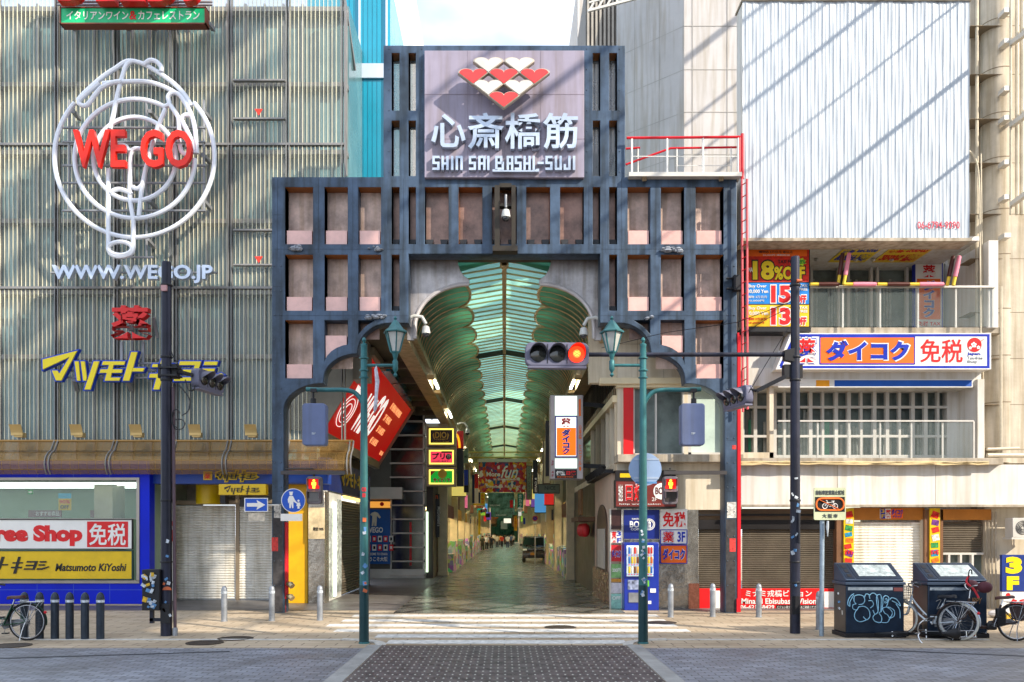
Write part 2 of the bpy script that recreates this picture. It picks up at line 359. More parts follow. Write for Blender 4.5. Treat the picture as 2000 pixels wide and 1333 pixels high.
for k, (z, r, y0, y1) in enumerate(((16.2, .06, -7, 21), (14.1, .045, -7, 21), (18.1, .03, -7, 21), (19.7, .055, -7, 21), (20.7, .04, -7, 21), (21.9, .05, -7, 21), (23.9, .10, 6, 21), (26.0, .08, 4, 21))):
    o = MB().tube([(15, y0, z), (15, (y0+y1)/2, z-.12), (15, y1, z)], r, 8).build('overhead_cable', m_steel)
    tag(o, 'overhead cable strung high across the street toward the pharmacy, %s of them' % ('third lowest', 'lowest', 'fourth lowest', 'fifth lowest', 'fourth highest', 'third highest', 'second highest', 'highest')[k], 'cable', 'overhead cables across the street')
t_ = thing('shadow_frame', 'unseen steel beams high over the street, added to cast shadow streaks', 'frame', (15, -7, 25))  # unseen beams, added and sized to streak the left facade with shadow
b = MB()
for z, h in ((27.6, .5), (29.4, .8), (31.6, .4), (33.0, 1.0), (35.4, .5), (36.9, .9), (39.2, .6)): b.box(14.85, 15.15, -9, 7.5, z, z+h)
b.build('beam', m_steel, t_)
b = MB()
for y in (-9,): b.box(14.8, 15.2, y-.2, y+.2, 24.9, 39.8)
b.build('post', m_steel, t_)
# ------------------------------------------------------------------ entrance gate
GDp = 21.1
m_gate = M('gate_blue_paint', (70, 88, 110), .45, .3, var=.38, scale=1.4, streak=.45, bump=.12, bscale=90)
m_rev = M('bronze_reveal', (176, 104, 40), .45, .3, var=.2)
m_pane = M('bronze_perforated_sheet', (208, 180, 166), .4, .12, var=.3, scale=2.2, streak=.25, bump=.25, bscale=160)
m_dpane = M('dark_bronze_sheet', (146, 116, 104), .3, .2, var=.35, scale=2.5)
m_lbox = M('pink_light_box', (226, 178, 168), .18, var=.10, scale=3, spec=.7)
m_mesh = M_clear('perforated_screen', (170, 172, 176), .45, .4, metal=.4)
mir = lambda lp: [(1970-a, c) for a, c in lp]
left = [(750, 90), (750, 347), (532, 347), (532, 1198), (553, 1198)]+arc(630, 800, 77, 52, 180, 270)+arc(697, 740, 66, 50, 180, 270)+arc(760, 690, 63, 60, 180, 270)+[(797, 630), (797, 495)]
outline = left+list(reversed(mir(left)))
cols = [(556, 612), (633, 680), (699, 745)]; nar = [(764, 781), (797, 813)]; midc = [(829, 877), (895, 943)]
wins = []                                           # (loop, kind)
for a, c in cols: wins += [(rect(a, c, 365, 478), 'box'), (rect(a, c, 497, 608), 'box')]
wins += [(rect(*cols[0], 625, 740), 'box')]
wins += [([(633, 625), (680, 625), (680, 674)]+arc(690, 715, 57, 42, 262, 182, 6)[:], 'arch'), ([(699, 625), (735, 625), (715, 638), (699, 655)], 'tri')]
for a, c in nar: wins += [(rect(a, c, 365, 478), 'slot'), (rect(a, c, 103, 217), 'tower'), (rect(a, c, 235, 345), 'tower')]
wins += [(rect(*nar[0], 497, 608), 'slot')]
for a, c in midc: wins += [(rect(a, c, 365, 478), 'dark')]
allw = wins+[(list(reversed(mir(l))), k) for l, k in wins]+[(rect(960, 1010, 365, 478), 'dark')]
gate = thing('arcade_gate', 'big dark blue steel entrance gate of the shopping arcade with hearts sign on its tower', 'gate', (0, GDp+.25, 0))
MB().shape([outline]+[l for l, k in allw], GDp, .5, bevel=.012).build('frame', m_gate, gate)
for l, k in allw:
    xs = [p[0] for p in l]; ys = [p[1] for p in l]; x0, x1, y0, y1 = min(xs), max(xs), min(ys), max(ys)
    back = {'box': m_pane, 'arch': m_pane, 'tri': m_dpane, 'slot': m_dpane, 'tower': m_mesh, 'dark': m_dpane}[k]
    D = GDp
    b = MB(); b.box(X(x0-2, D), X(x1+2, D), D+.36, D+.38, Z(y1+2, D), Z(y0-2, D)); pane = b.build('window_pane', back, gate)
    b = MB()
    for s, xx in ((1, x0), (-1, x1)):
        x_ = X(xx, D); b.box(x_+s*.002, x_+s*.012, D+.015, D+.35, Z(y1, D)+.004, Z(y0, D)-.004)
    b.box(X(x0, D)+.014, X(x1, D)-.014, D+.015, D+.35, Z(y0, D)-.014, Z(y0, D)-.003)
    if k not in ('arch', 'tri'): b.build('reveal', m_rev, pane)
    if k == 'box':
        w_ = x1-x0
        MB().box(X(x0+.05*w_, D), X(x1-.06*w_, D), D+.06, D+.33, Z(y1-1, D), Z(y1-29, D)).build('light_box', m_lbox, pane, bevel=.008)
    if k == 'arch':
        q = [(a, c) for a, c in l if c > 650]
        sx = 1 if x0 < 985 else -1
        lp = [(636, 656), (677, 656), (677, 678)]+arc(690, 717, 54, 42, 258, 186, 6); lp = lp if sx == 1 else list(reversed(mir(lp)))
        MB().shape([lp], D+.05, .28).build('light_box', m_lbox, pane, bevel=.006)
    if k == 'dark' or k == 'slot':
        b = MB()
        for xx in ((x0+.2*(x1-x0), x0+.8*(x1-x0)) if k == 'dark' else ((x0+x1)/2,)):
            c = P(xx, y1-5, D+.2); b.prism([(c.x-.07, c.y, c.z-.05), (c.x+.07, c.y, c.z-.05), (c.x+.1, c.y, c.z+.06), (c.x-.1, c.y, c.z+.06)], (0, .12, 0))
        b.build('uplight', m_steel, pane)
# lit interior clutter seen through the middle windows is the roof frame behind
b = MB()
for x0 in (829, 895, 960, 1027, 1093): 
    for k in range(3):
        b.bar(P(x0-10, 372+k*8, GDp+.7), P(x0+62, 384-k*6, GDp+.9), .04)
b.build('roof_brace', M('light_steel', (168, 170, 172), .4, .5), gate)
# dark posts and casing under the tower
b = MB(); b.fbox(966, 976, 362, 486, 20.85, .25); b.fbox(999, 1007, 362, 486, 20.85, .25); b.fbox(966, 1007, 398, 403, 20.9, .2); b.fbox(962, 1011, 480, 490, 20.8, .3); b.fbox(976, 999, 358, 366, 20.9, .2)
b.build('camera_casing', M('casing_brown', (58, 52, 44), .5, .4), gate)
MB().fbox(829, 1141, 99, 347, GDp-.12, .12).build('sign_panel', M('mauve_sign_panel', (154, 146, 164), .5, var=.10, scale=.8, streak=.18, bump=.1), gate, bevel=.01)
b = MB()
for py in (184, 271): b.fbox(829, 1141, py, py+1.0, GDp-.126, .01)
for px in (913, 985, 1056): b.fbox(px, px+.7, 99, 347, GDp-.126, .01)
b.build('panel_seam', M('seam', (140, 128, 140), .6), gate)
# hearts, standing half a metre off the panel
HD = 20.50
def heart(cx, cy, r=29.3):
    return arc(cx-r/2, cy, r/2, 7.5, 180, 360, 8)+arc(cx+r/2, cy, r/2, 7.5, 180, 360, 8)[1:]+[(cx, cy+r*.77)]
m_hred = M('heart_red', (226, 66, 66), .35, var=.08); m_hwh = M('heart_cream', (214, 210, 202), .4, var=.12); m_hedge = M('heart_gilt_edge', (190, 178, 160), .4, .4)
for cx, cy, mm, r in ((953.7, 120, m_hwh, 29), (1014, 120, m_hwh, 29), (924, 142, m_hred, 29), (984, 142, m_hred, 29), (1044, 142, m_hred, 29), (953.7, 164, m_hwh, 29), (1014, 164, m_hwh, 29), (984, 187, m_hred, 30)):
    e = MB().shape([heart(cx, cy, r)], HD, .14, bevel=.01).build('heart', m_hedge, gate)
    MB().shape([heart(cx, cy+.3, r-2.2)], HD-.015, .02).build('heart_face', mm, e)
b = MB()
for cx, cy in ((953, 133), (1014, 133), (924, 152), (984, 152), (1044, 152), (984, 198)): b.rod(P(cx, cy, HD+.05), P(cx, cy, GDp-.1), .03, 8)
b.build('heart_bracket', m_steel, gate)
m_sil = M('brushed_silver_letter', (188, 200, 216), .36, .45, var=.15)
b = MB()
for ch, x0, x1, y0, y1 in (('心', 843, 910, 228, 293), ('斎', 914, 984, 226, 296), ('橋', 986, 1057, 226, 296), ('筋', 1060, 1128, 226, 296)):
    b.ftext(ch, x0, x1, y0, y1, GDp-.14, .14, bold=.016)
b.build('kanji_letter', m_sil, gate)
ST = {'S': [[(1, 0), (0, 0), (0, .5), (1, .5), (1, 1), (0, 1)]], 'H': [[(0, 0), (0, 1)], [(1, 0), (1, 1)], [(0, .55), (1, .55)]], 'I': [[(.5, 0), (.5, 1)]],
      'N': [[(0, 1), (0, 0), (1, 0), (1, 1)]], 'A': [[(0, 1), (0, 0), (1, 0), (1, 1)], [(0, .55), (1, .55)]], 'B': [[(0, 0), (0, 1), (1, 1), (1, .5), (0, .5)], [(0, 0), (.75, 0), (.75, .5)]],
      'U': [[(0, 0), (0, 1), (1, 1), (1, 0)]], 'J': [[(1, 0), (1, 1), (0, 1), (0, .7)]], '-': [[(0, .5), (1, .5)]]}
def strokes(b, ch, x0, x1, y0, y1, D, w, dep):
    for pl in ST[ch]:
        pts = [(x0+(x1-x0)*a, y0+(y1-y0)*c) for a, c in pl]
        for (a, c), (d, e) in zip(pts, pts[1:]):
            if a == d: b.fbox(a-w/2, a+w/2, min(c, e)-w/2, max(c, e)+w/2, D, dep)
            else: b.fbox(min(a, d)-w/2, max(a, d)+w/2, c-w/2, c+w/2, D+.003, dep-.003)
b = MB(); zx = lambda v: 820+v/4.936
for ch, x0, x1 in (('S', 132, 178), ('H', 220, 266), ('I', 300, 324), ('N', 356, 402), ('S', 484, 530), ('A', 574, 622), ('I', 648, 672), ('B', 738, 800), ('A', 848, 890), ('S', 926, 970), ('H', 1010, 1058), ('I', 1086, 1110), ('-', 1146, 1182), ('S', 1222, 1268), ('U', 1312, 1358), ('J', 1398, 1442), ('I', 1475, 1499)):
    strokes(b, ch, zx(x0), zx(x1), 307, 330, GDp-.24, 4.6, .12)
b.prism([P(962, 335.5, GDp-.24), P(962, 331, GDp-.24), P(972, 331, GDp-.24), P(976, 333, GDp-.24), P(1044, 333, GDp-.24), P(1048, 330, GDp-.24), P(1053, 330, GDp-.24), P(1053, 335.5, GDp-.24)], (0, .12, 0))
b.build('roman_letter', m_sil, gate)
b = MB()
for px in (542, 622, 689, 756, 788, 820, 1150, 1182, 1214, 1281, 1348, 1428): b.fbox(px-.25, px+.25, 349, 494, GDp-.003, .003)
for py in (487, 617): b.fbox(534, 796, py-.25, py+.25, GDp-.003, .003); b.fbox(1174, 1436, py-.25, py+.25, GDp-.003, .003)
for py in (420, 560, 690, 860, 960): b.fbox(533, 552, py-.3, py+.3, GDp-.003, .003); b.fbox(1418, 1437, py-.3, py+.3, GDp-.003, .003)
b.build('weld_seam', M('weld_seam', (30, 40, 54), .6), gate)
b = MB()
for px in (536, 549, 1421, 1434):
    for py in range(520, 1190, 48): b.ball(P(px, py, GDp-.002), .018, 6)
for px in (760, 824, 1146, 1210):
    for py in range(96, 346, 40): b.ball(P(px, py, GDp-.002), .016, 6)
b.build('bolt_row', M('bolt_steel', (90, 100, 112), .4, .6), gate)
for px in (985,):
    pass
b = MB()
for s in (-1, 1):
    for y in (27, 33, 39, 45, 51, 57, 63, 70, 77, 84): b.box(s*2.44, s*2.5, y, y+1.3, 7.12, 7.2)
b.build('sign_lamp_', m_steel, gate) if False else None
# leg stickers
b = MB(); b.fbox(1420, 1438, 981, 1012, GDp-.004, .004); b.fbox(535, 549, 985, 1012, GDp-.004, .004); b.build('torn_poster', M('torn_poster', (214, 210, 202), .8, var=.5, scale=14), gate)
b = MB(); b.fbox(1425, 1437, 1052, 1078, GDp-.004, .004); b.fbox(530.5, 543, 1050, 1077, GDp-.004, .004); b.fbox(1430, 1438, 870, 878, GDp-.004, .004); b.build('red_sticker', M('red_sticker', (214, 60, 54), .6, var=.35, scale=22), gate)
b = MB(); b.fbox(533, 552, 1012, 1196, GDp-.003, .003); b.fbox(1418, 1437, 1015, 1196, GDp-.003, .003); b.build('dark_leg_base', M('dark_leg_base', (62, 58, 58), .6, var=.4, scale=9), gate)  # gate legs darker and mottled towards the bottom
# crumpled tarpaulin remains on the beams
b = MB(); rn = random.Random(3)
for cx, cy in ((726, 620), (742, 617), (580, 483), (728, 484), (736, 487), (1268, 622), (1310, 487), (1296, 487), (1324, 487)):
    for k in range(5): b.ball(P(cx+rn.uniform(-9, 9), cy+rn.uniform(-3, 4), GDp-.05), rn.uniform(.03, .09), 6, rn.uniform(.3, .8), rn.uniform(.6, 1.6))
b.build('plastic_wrap', M('plastic_wrap', (150, 156, 166), .4, var=.4, scale=20), gate)

# ------------------------------------------------------------------ covered arcade behind the gate
arcd = thing('arcade_roof', 'long vaulted arcade roof with scalloped green side vaults and a glazed ridge', 'arcade', (0, 22, 0))
def M_translucent(name, col, k, gloss=.08, clear=0):
    m = bpy.data.materials.new(name); m.use_nodes = True; t = m.node_tree; o = t.nodes['Material Output']; t.nodes.remove(t.nodes['Principled BSDF'])
    tcn = t.nodes.new('ShaderNodeTexCoord'); mp_ = t.nodes.new('ShaderNodeMapping'); mp_.inputs['Scale'].default_value = (.5, .9, .5)
    n = t.nodes.new('ShaderNodeTexNoise'); n.inputs['Scale'].default_value = 1.2; n.inputs['Detail'].default_value = 5
    r = t.nodes.new('ShaderNodeValToRGB'); c = lin(col); r.color_ramp.elements[0].position = .3; r.color_ramp.elements[1].position = .68
    r.color_ramp.elements[0].color = (*[v*.55 for v in c], 1); r.color_ramp.elements[1].color = (*[min(1, v*1.25) for v in c], 1)
    t.links.new(tcn.outputs['Object'], mp_.inputs[0]); t.links.new(mp_.outputs[0], n.inputs['Vector']); t.links.new(n.outputs['Fac'], r.inputs[0])
    d = t.nodes.new('ShaderNodeBsdfDiffuse'); tr = t.nodes.new('ShaderNodeBsdfTranslucent'); g = t.nodes.new('ShaderNodeBsdfGlossy'); g.inputs['Roughness'].default_value = .25
    t.links.new(r.outputs[0], d.inputs[0]); t.links.new(r.outputs[0], tr.inputs[0])
    a = t.nodes.new('ShaderNodeMixShader'); a.inputs[0].default_value = k; t.links.new(d.outputs[0], a.inputs[1]); t.links.new(tr.outputs[0], a.inputs[2])
    e = t.nodes.new('ShaderNodeMixShader'); e.inputs[0].default_value = gloss; t.links.new(a.outputs[0], e.inputs[1]); t.links.new(g.outputs[0], e.inputs[2]); t.links.new(e.outputs[0], o.inputs[0])
    if clear:
        tp = t.nodes.new('ShaderNodeBsdfTransparent'); tp.inputs[0].default_value = (.75, 1, .9, 1); x_ = t.nodes.new('ShaderNodeMixShader'); x_.inputs[0].default_value = clear; t.links.new(e.outputs[0], x_.inputs[1]); t.links.new(tp.outputs[0], x_.inputs[2]); t.links.new(x_.outputs[0], o.inputs[0])
    return m
m_vault = M_translucent('green_vault_sheet', (150, 194, 154), .85); m_glass = M_translucent('green_roof_glazing', (156, 218, 194), .92, clear=.10)
m_rib = M('bronze_rib', (226, 190, 138), .4, .25, var=.15); m_truss = M('truss_dark', (70, 66, 54), .5, .4)
ML, Y0, Y1, NM = 2.4, 22.0, 160.0, 57
def vault(s, a, y): return (s*(-2.42+1.62*(1-math.cos(a))), y, 7.35+1.15*math.sin(a))
def aend(y):
    f = ((y-Y0)/ML) % 1.0
    return math.radians(73.0+12.5*math.sqrt(max(0, 1-(2*f-1)**2)))
for s in (1, -1):
    sh, rb, ed = MB(), MB(), MB()
    for k in range(NM):
        n = 12 if k < 14 else 6
        for j in range(n):
            ya, yb = Y0+ML*(k+j/n), Y0+ML*(k+(j+1)/n)
            ea = aend(ya+1e-5); eb = aend(yb-1e-5)
            vs = []
            for i in range(9): vs += [vault(s, ea*i/8, ya), vault(s, eb*i/8, yb)]
            sh.add(vs, [(2*i, 2*i+2, 2*i+3, 2*i+1) for i in range(8)])
        for j in range(5):
            y = Y0+ML*(k+j/5); e = aend(y+1e-4)
            rb.tube([vault(s, e*i/7, y) for i in range(8)], .018 if j else .026, 5)
        ed.tube([vault(s, aend(Y0+ML*(k+j/n)+(1e-5 if j < n else -1e-5)), Y0+ML*(k+j/n)) for j in range(n+1)], .042, 5)
    sh.build('vault_panel', m_vault, arcd, ang=60); rb.build('vault_rib', m_rib, arcd); ed.build('scalloped_edge', m_rib, arcd)
b = MB()
for s in (1, -1): b.quad((0, Y0, 9.05), (s*1.75, Y0, 8.76), (s*1.75, Y1, 8.76), (0, Y1, 9.05))
b.prism([P(880, 500, 22.02), P(1090, 500, 22.02), P(1090, 536, 22.02), (0, 22.02, 9.04), P(880, 536, 22.02)], (0, .03, 0)); b.build('roof_glazing', m_glass, arcd, smooth=False)
b = MB()
for k in range(int((Y1-Y0)/.52)):
    y = Y0+.1+.52*k
    for s in (1, -1): b.bar((0, y, 9.03), (s*1.75, y, 8.74), .03, .045)
b.build('roof_rib', m_rib, arcd)
b = MB()
for y in (33, 44.5, 56, 68, 80, 92, 104, 116, 128, 140, 152):
    for s in (1, -1): b.bar((0, y, 8.98), (s*1.75, y, 8.68), .16, .2)
b.build('roof_truss', m_truss, arcd)
b = MB(); b.box(-.06, .06, Y0, Y1, 8.88, 9.0); b.rod((0, Y0, 8.94), (0, Y0+.2, 8.94), .12, 10); b.build('ridge_beam', m_rib, arcd)
m_beige = M('beige_fascia_metal', (196, 170, 132), .5, .2, var=.2, streak=.25); m_dk = M('dark_soffit', (92, 80, 64), .7, var=.3)
for s in (1, -1):
    b = MB(); b.box(s*2.36, s*2.62, Y0, Y1, 7.22, 7.38); b.box(s*2.62, s*2.95, Y0, Y1, 7.0, 7.2); b.box(s*2.50, s*2.62, Y0, Y1, 6.98, 7.22); b.build('eave_beam', m_beige, arcd)
    MB().box(s*2.42, s*2.46, Y0, Y1, 7.39, 9.2).box(s*1.75, s*2.46, Y0, Y1, 9.2, 9.24).build('upper_lining', m_truss, arcd)
    MB().box(s*2.96, s*(4.9 if s < 0 else 3.1), Y0+.1, 40, 7.3, 7.4).build('soffit', m_dk, arcd)
    b = MB()
    for y in (27.5, 30.5, 34): b.box(s*2.28, s*2.5, y, y+.35, 6.98, 7.08)
    b.build('eave_lamp', m_rib, arcd)
# arch plates with the first scallop
m_plate = M('lilac_arch_plate', (184, 178, 178), .32, .4, var=.3, scale=1.6, streak=.3); m_rim = M('pale_rim', (206, 200, 200), .4, .2)
FD = 21.85
for s in (1, -1):
    lp = [(796, 506), (893, 506)]+[(894, 516), (898, 528), (905, 539), (916, 547), (916, 553)]+arc(916, 640, 108, 87, 270, 180, 12)[1:]+[(808, 664), (796, 664)]
    r = arc(916, 640, 106, 85, 270, 180, 14)+[(810, 662)]
    if s < 0: lp = list(reversed(mir(lp))); r = mir(r)
    MB().shape([lp], FD, .12, bevel=.01).build('arch_plate', m_plate, arcd)
    MB().tube([P(a, c, FD) for a, c in r], .055, 8).build('arch_rim', m_rim, arcd)
MB().fbox(790, 1180, 488, 506, 21.7, .3).build('arch_beam', m_dk, arcd)
m_tube = M('fluorescent_tube', (244, 250, 232), emit=11)
for s in (1, -1):
    for y in (28.5, 36, 44, 52, 60, 69, 78, 88, 98, 110, 122, 136): MB().box(s*2.30, s*2.36, y, y+1.5, 7.02, 7.10).build('strip_lamp', m_tube, arcd)
# columns of the arcade
m_col = M('arcade_column_stone', (206, 190, 156), .45, var=.15, scale=2)
for s, y0 in ((-1, 39.2), (1, 35.8)):
    for k in range(14):
        y = y0+8.6*k; b = MB(); x = 2.62
        b.box(s*x, s*(x+.42), y, y+.42, 0, 7.0); b.box(s*(x-.03), s*(x+.45), y-.03, y+.45, 0, .18); b.build('column', m_col, arcd, bevel=.01)
b = MB()
for k in range(15):
    y = 49+7.3*k; b.rod((-2.5, y, 6.6), (2.5, y, 6.6), .04, 8)
b.build('tie_rod', M('yellow_rod', (190, 164, 84), .45, .3), arcd)
# ------------------------------------------------------------------ left: drugstore building behind a ribbed metal screen
LD = 23.5
m_back = M('teal_glass_wall', (106, 142, 146), .22, .0, var=.28, scale=.35, spec=.8)
m_ribm = M('pale_screen_rib', (232, 226, 194), .4, .2, var=.15)
m_scr = M_clear('screen_sheet', (168, 172, 164), .28, .5, metal=.2)
m_joint = M('screen_joint_steel', (140, 138, 136), .5, .4)
m_grey = M('grey_post', (150, 152, 156), .5, .3)
m_blue_w = M('cobalt_shop_panel', (4, 34, 196), .45, var=.12, scale=.7, spec=.2); m_blue_d = M('dark_blue_fascia', (14, 60, 148), .4, var=.15)
dr = thing('drugstore_building', 'large drugstore building clad in a ribbed see-through metal screen over a blue shopfront', 'building', (X(200, LD), LD+3, 0))
zt, zb = Z(-20, LD), Z(862, LD); xl, xr = X(-40, LD), X(672, LD)
MB().box(xl, xr, LD+.75, LD+9, 7.5, zt).box(xl, X(606, LD), LD+.75, LD+1.2, 3.9, 7.499).build('glass_wall', m_back, dr); MB().box(xl, X(600, LD), LD+4.3, LD+9, 3.6, 7.4).build('core_wall', m_dk, dr)
b = MB()
for py in (-2, 148, 283, 420, 562, 690): b.box(xl, xr, LD+.45, LD+.74, Z(py, LD)-.06, Z(py, LD)+.06)
b.build('floor_band', m_joint, dr)
b = MB()
for px in range(-30, 600, 38): b.box(X(px, LD), X(px+4, LD), LD+.62, LD+.74, 3.9, zt)
b.build('wall_post', m_grey, dr)
b = MB(); x = xl
while x < xr:
    b.box(x, x+.013, LD-.022, LD, zb if x < X(600, LD) else Z(690, LD), zt); x += .1155
b.build('screen_rib', m_ribm, dr, smooth=False)
b = MB(); b.quad((xl, LD+.02, zb), (X(606, LD), LD+.02, zb), (X(606, LD), LD+.02, Z(690, LD)), (xl, LD+.02, Z(690, LD))); b.quad((xl, LD+.02, Z(690, LD)), (xr, LD+.02, Z(690, LD)), (xr, LD+.02, zt), (xl, LD+.02, zt)); b.build('screen_sheet', m_scr, dr, smooth=False)
jp = (-5, 112, 228, 343, 450, 563, 671)
b = MB()
for px in jp:
    for o_ in (-.05, .03): b.box(X(px, LD)+o_, X(px, LD)+o_+.02, LD-.07, LD+.1, zb, zt)
for py in (283, 563): b.box(xl, xr, LD-.06, LD+.1, Z(py, LD)-.03, Z(py, LD)+.03)
b.build('screen_joint', m_joint, dr)
b = MB()
for py in (156, 231, 449, 517): b.fbox(455, 556, py-1.5, py+1.5, LD-.16, .12)
b.build('access_rail', m_joint, dr)
m_tri = M('red_marker', (226, 60, 40), .4)
for px, py in ((505, 219), (505, 507)):
    MB().prism([P(px-8, py-6, LD-.2), P(px+8, py-6, LD-.2), P(px, py+7, LD-.2)], (0, .02, 0)).build('access_marker', m_tri, dr)
# curved lower apron of the screen, with hoops at the joints
m_apr = M_clear('bronze_apron_sheet', (150, 116, 62), .62, .4, metal=.55)
b = MB(); prof = [(LD-.05, Z(862, LD))]+[(LD-.05-.5*math.sin(math.radians(a)), Z(880, LD)-(.42)*(1-math.cos(math.radians(a)))) for a in (20, 40, 60, 75, 90, 110, 130)]
xa = X(690, LD)
for (ya, za), (yb, zb_) in zip(prof, prof[1:]): b.quad((xl, ya, za), (xa, ya, za), (xa, yb, zb_), (xl, yb, zb_))
b.build('screen_apron', m_apr, dr)
b = MB()
for px in jp[:-1]+(688,):
    for o_ in (-.05, .05): b.tube([(X(px, LD)+o_, y-.02, z) for y, z in prof], .022, 6)
b.build('apron_hoop', m_joint, dr)
b = MB()
for k in (2, 4, 6): b.rod((xl, prof[k][0]+.03, prof[k][1]), (xa, prof[k][0]+.03, prof[k][1]), .014, 6)
b.rod((xl, LD-.05, Z(862, LD)), (xa, LD-.05, Z(862, LD)), .035, 8)
x = xl
while x < xa:
    b.tube([(x, y+.012, z) for y, z in prof], .006, 4); x += .23
b.build('apron_rail', M('bronze_rail', (164, 128, 74), .4, .5), dr)
m_fl = M('brass_lamp_shield', (206, 176, 116), .35, .5, var=.1)
for px in (34, 151, 267, 382, 491):
    b = MB(); D = LD-.55; x0, x1 = X(px-12, D), X(px+11, D)
    pts = [(D-.02-.13*(1-math.cos(math.radians(a))), Z(851, D)+.285*a/80) for a in (0, 20, 40, 60, 80)]
    for (ya, za), (yb, zb_) in zip(pts, pts[1:]): b.prism([(x0, ya, za), (x1, ya, za), (x1, yb, zb_), (x0, yb, zb_)], (0, .02, 0))
    b.box(x0+.05, x1-.05, D+.05, D+.25, Z(852, D)-.02, Z(846, D)+.02); b.build('floodlight', m_fl, dr, smooth=False)
# blue ground floor
b = MB(); D = 23.3
b.fbox(-60, 292, 900, 935, D, .35); b.fbox(272, 292, 935, 1140, D, .35); b.fbox(-60, 292, 1140, 1180, D, .35); b.build('blue_wall', m_blue_w, dr)
b = MB(); b.fbox(-60, 292, 1180.5, 1186, D-.02, .3); b.build('base_strip', M('stone_base', (186, 166, 138), .7), dr)
b = MB()
for px in (72, 143, 214): b.fbox(px, px+.8, 902, 935, D-.003, .003); b.fbox(px, px+.8, 1141, 1179, D-.003, .003)
b.fbox(-60, 290, 1152, 1153, D-.003, .003); b.build('panel_joint', M('blue_joint', (60, 90, 190), .5), dr)
wf = MB(); D = 23.27
wf.fbox(-60, 272, 933, 938, D, .3); wf.fbox(266, 272, 938, 1136, D, .3); wf.fbox(-60, 272, 1134, 1140, D, .3); wf.fbox(-60, 266, 1013, 1014.5, D+.1, .06)
win = wf.build('shop_window', M('steel_frame', (158, 150, 140), .35, .6, var=.15), dr, bevel=.004)
m_pane_g = M_clear('shop_glass', (190, 210, 200), .16, .04)
b = MB(); b.fbox(-60, 266, 938, 1014, D+.14, .01); b.build('pane', m_pane_g, win, smooth=False)
# shop interior
m_int = M('shop_interior_wall', (150, 172, 148), .7, var=.1); m_intc = M('shop_ceiling', (118, 126, 118), .7)
b = MB(); b.box(-22, X(285, D), 27.6, 27.7, .4, 4.0); b.box(X(285, D), X(287, D), D+.4, 27.6, .4, 4.0)
for x in (-13.2, -11.6, -10.6): b.box(x, x+.08, 27.4, 27.58, .4, 3.1)
b.build('interior_wall', m_int, dr)
MB().box(-22, X(285, D), D+.4, 27.6, 3.42, 3.5).build('interior_ceiling', m_intc, dr)
MB().box(-22, X(285, D), D+.4, 27.6, .3, .4).build('interior_floor', m_intc, dr)
MB().box(X(138, D), X(176, D), 24.6, 25.4, .4, 3.42).build('interior_pillar', M('interior_pillar_paint', (206, 198, 168), .6), dr)
MB().box(X(214, D), X(264, D), 25.6, 26.4, 2.85, 3.42).build('interior_fascia', m_blue_d, dr)
b = MB()
for y in (24.2, 24.9, 25.6, 26.4): b.box(-21, X(275, D)-(.9 if y > 25 else 0), y, y+.07, 3.36, 3.41)
b.build('ceiling_lamp', M('tube_lamp', (236, 255, 240), emit=1.6), dr)
def board(name, lab, cat, px0, px1, py0, py1, D, dep, mat, parent=None, frame=None, fw=2, bevel=.004):
    o = MB().fbox(px0, px1, py0, py1, D, dep).build(name, mat, parent, bevel=bevel)
    if lab: tag(o, lab, cat)
    if frame:
        b = MB()
        for a in ((px0-fw, px1+fw, py0-fw, py0), (px0-fw, px1+fw, py1, py1+fw), (px0-fw, px0, py0, py1), (px1, px1+fw, py0, py1)): b.fbox(*a, D-.015, dep+.01)
        b.build('frame', frame, o)
    return o
def letters(parent, mat, items, D, dep=.008, bold=.02, name='lettering'):
    b = MB()
    for it in items:
        kw = it[5] if len(it) > 5 else {}
        b.ftext(it[0], *it[1:5], D, dep, kw.get('bold', bold), **{k: v for k, v in kw.items() if k != 'bold'})
    return b.build(name, mat, parent)
w_ = M('sign_white', (232, 230, 224), .35, var=.06); r_ = M('sign_red', (216, 18, 22), .4, var=.08); y_ = M('sign_yellow', (226, 186, 10), .4, var=.10); k_ = M('sign_black', (28, 24, 24), .4, var=.2)
n_b = M('sign_blue', (12, 44, 170), .35, var=.08); o_r = M('sign_orange', (240, 106, 20), .4, var=.06); g_n = M('sign_green', (20, 140, 50), .4, var=.1)
s = board('shop_sign', 'white board with large red words and a red square in the blue shop window', 'shop sign', -120, 257, 1016, 1072, D-.05, .06, w_, None, k_, 1.6)
letters(s, r_, [('Tax Free Shop', -118, 161, 1026, 1067, {'bold': .06})], D-.05)
q = MB().fbox(170, 250, 1019, 1069, D-.056, .006).build('red_square', r_, s); letters(q, w_, [('免税', 174, 246, 1023, 1066)], D-.056, bold=.014)
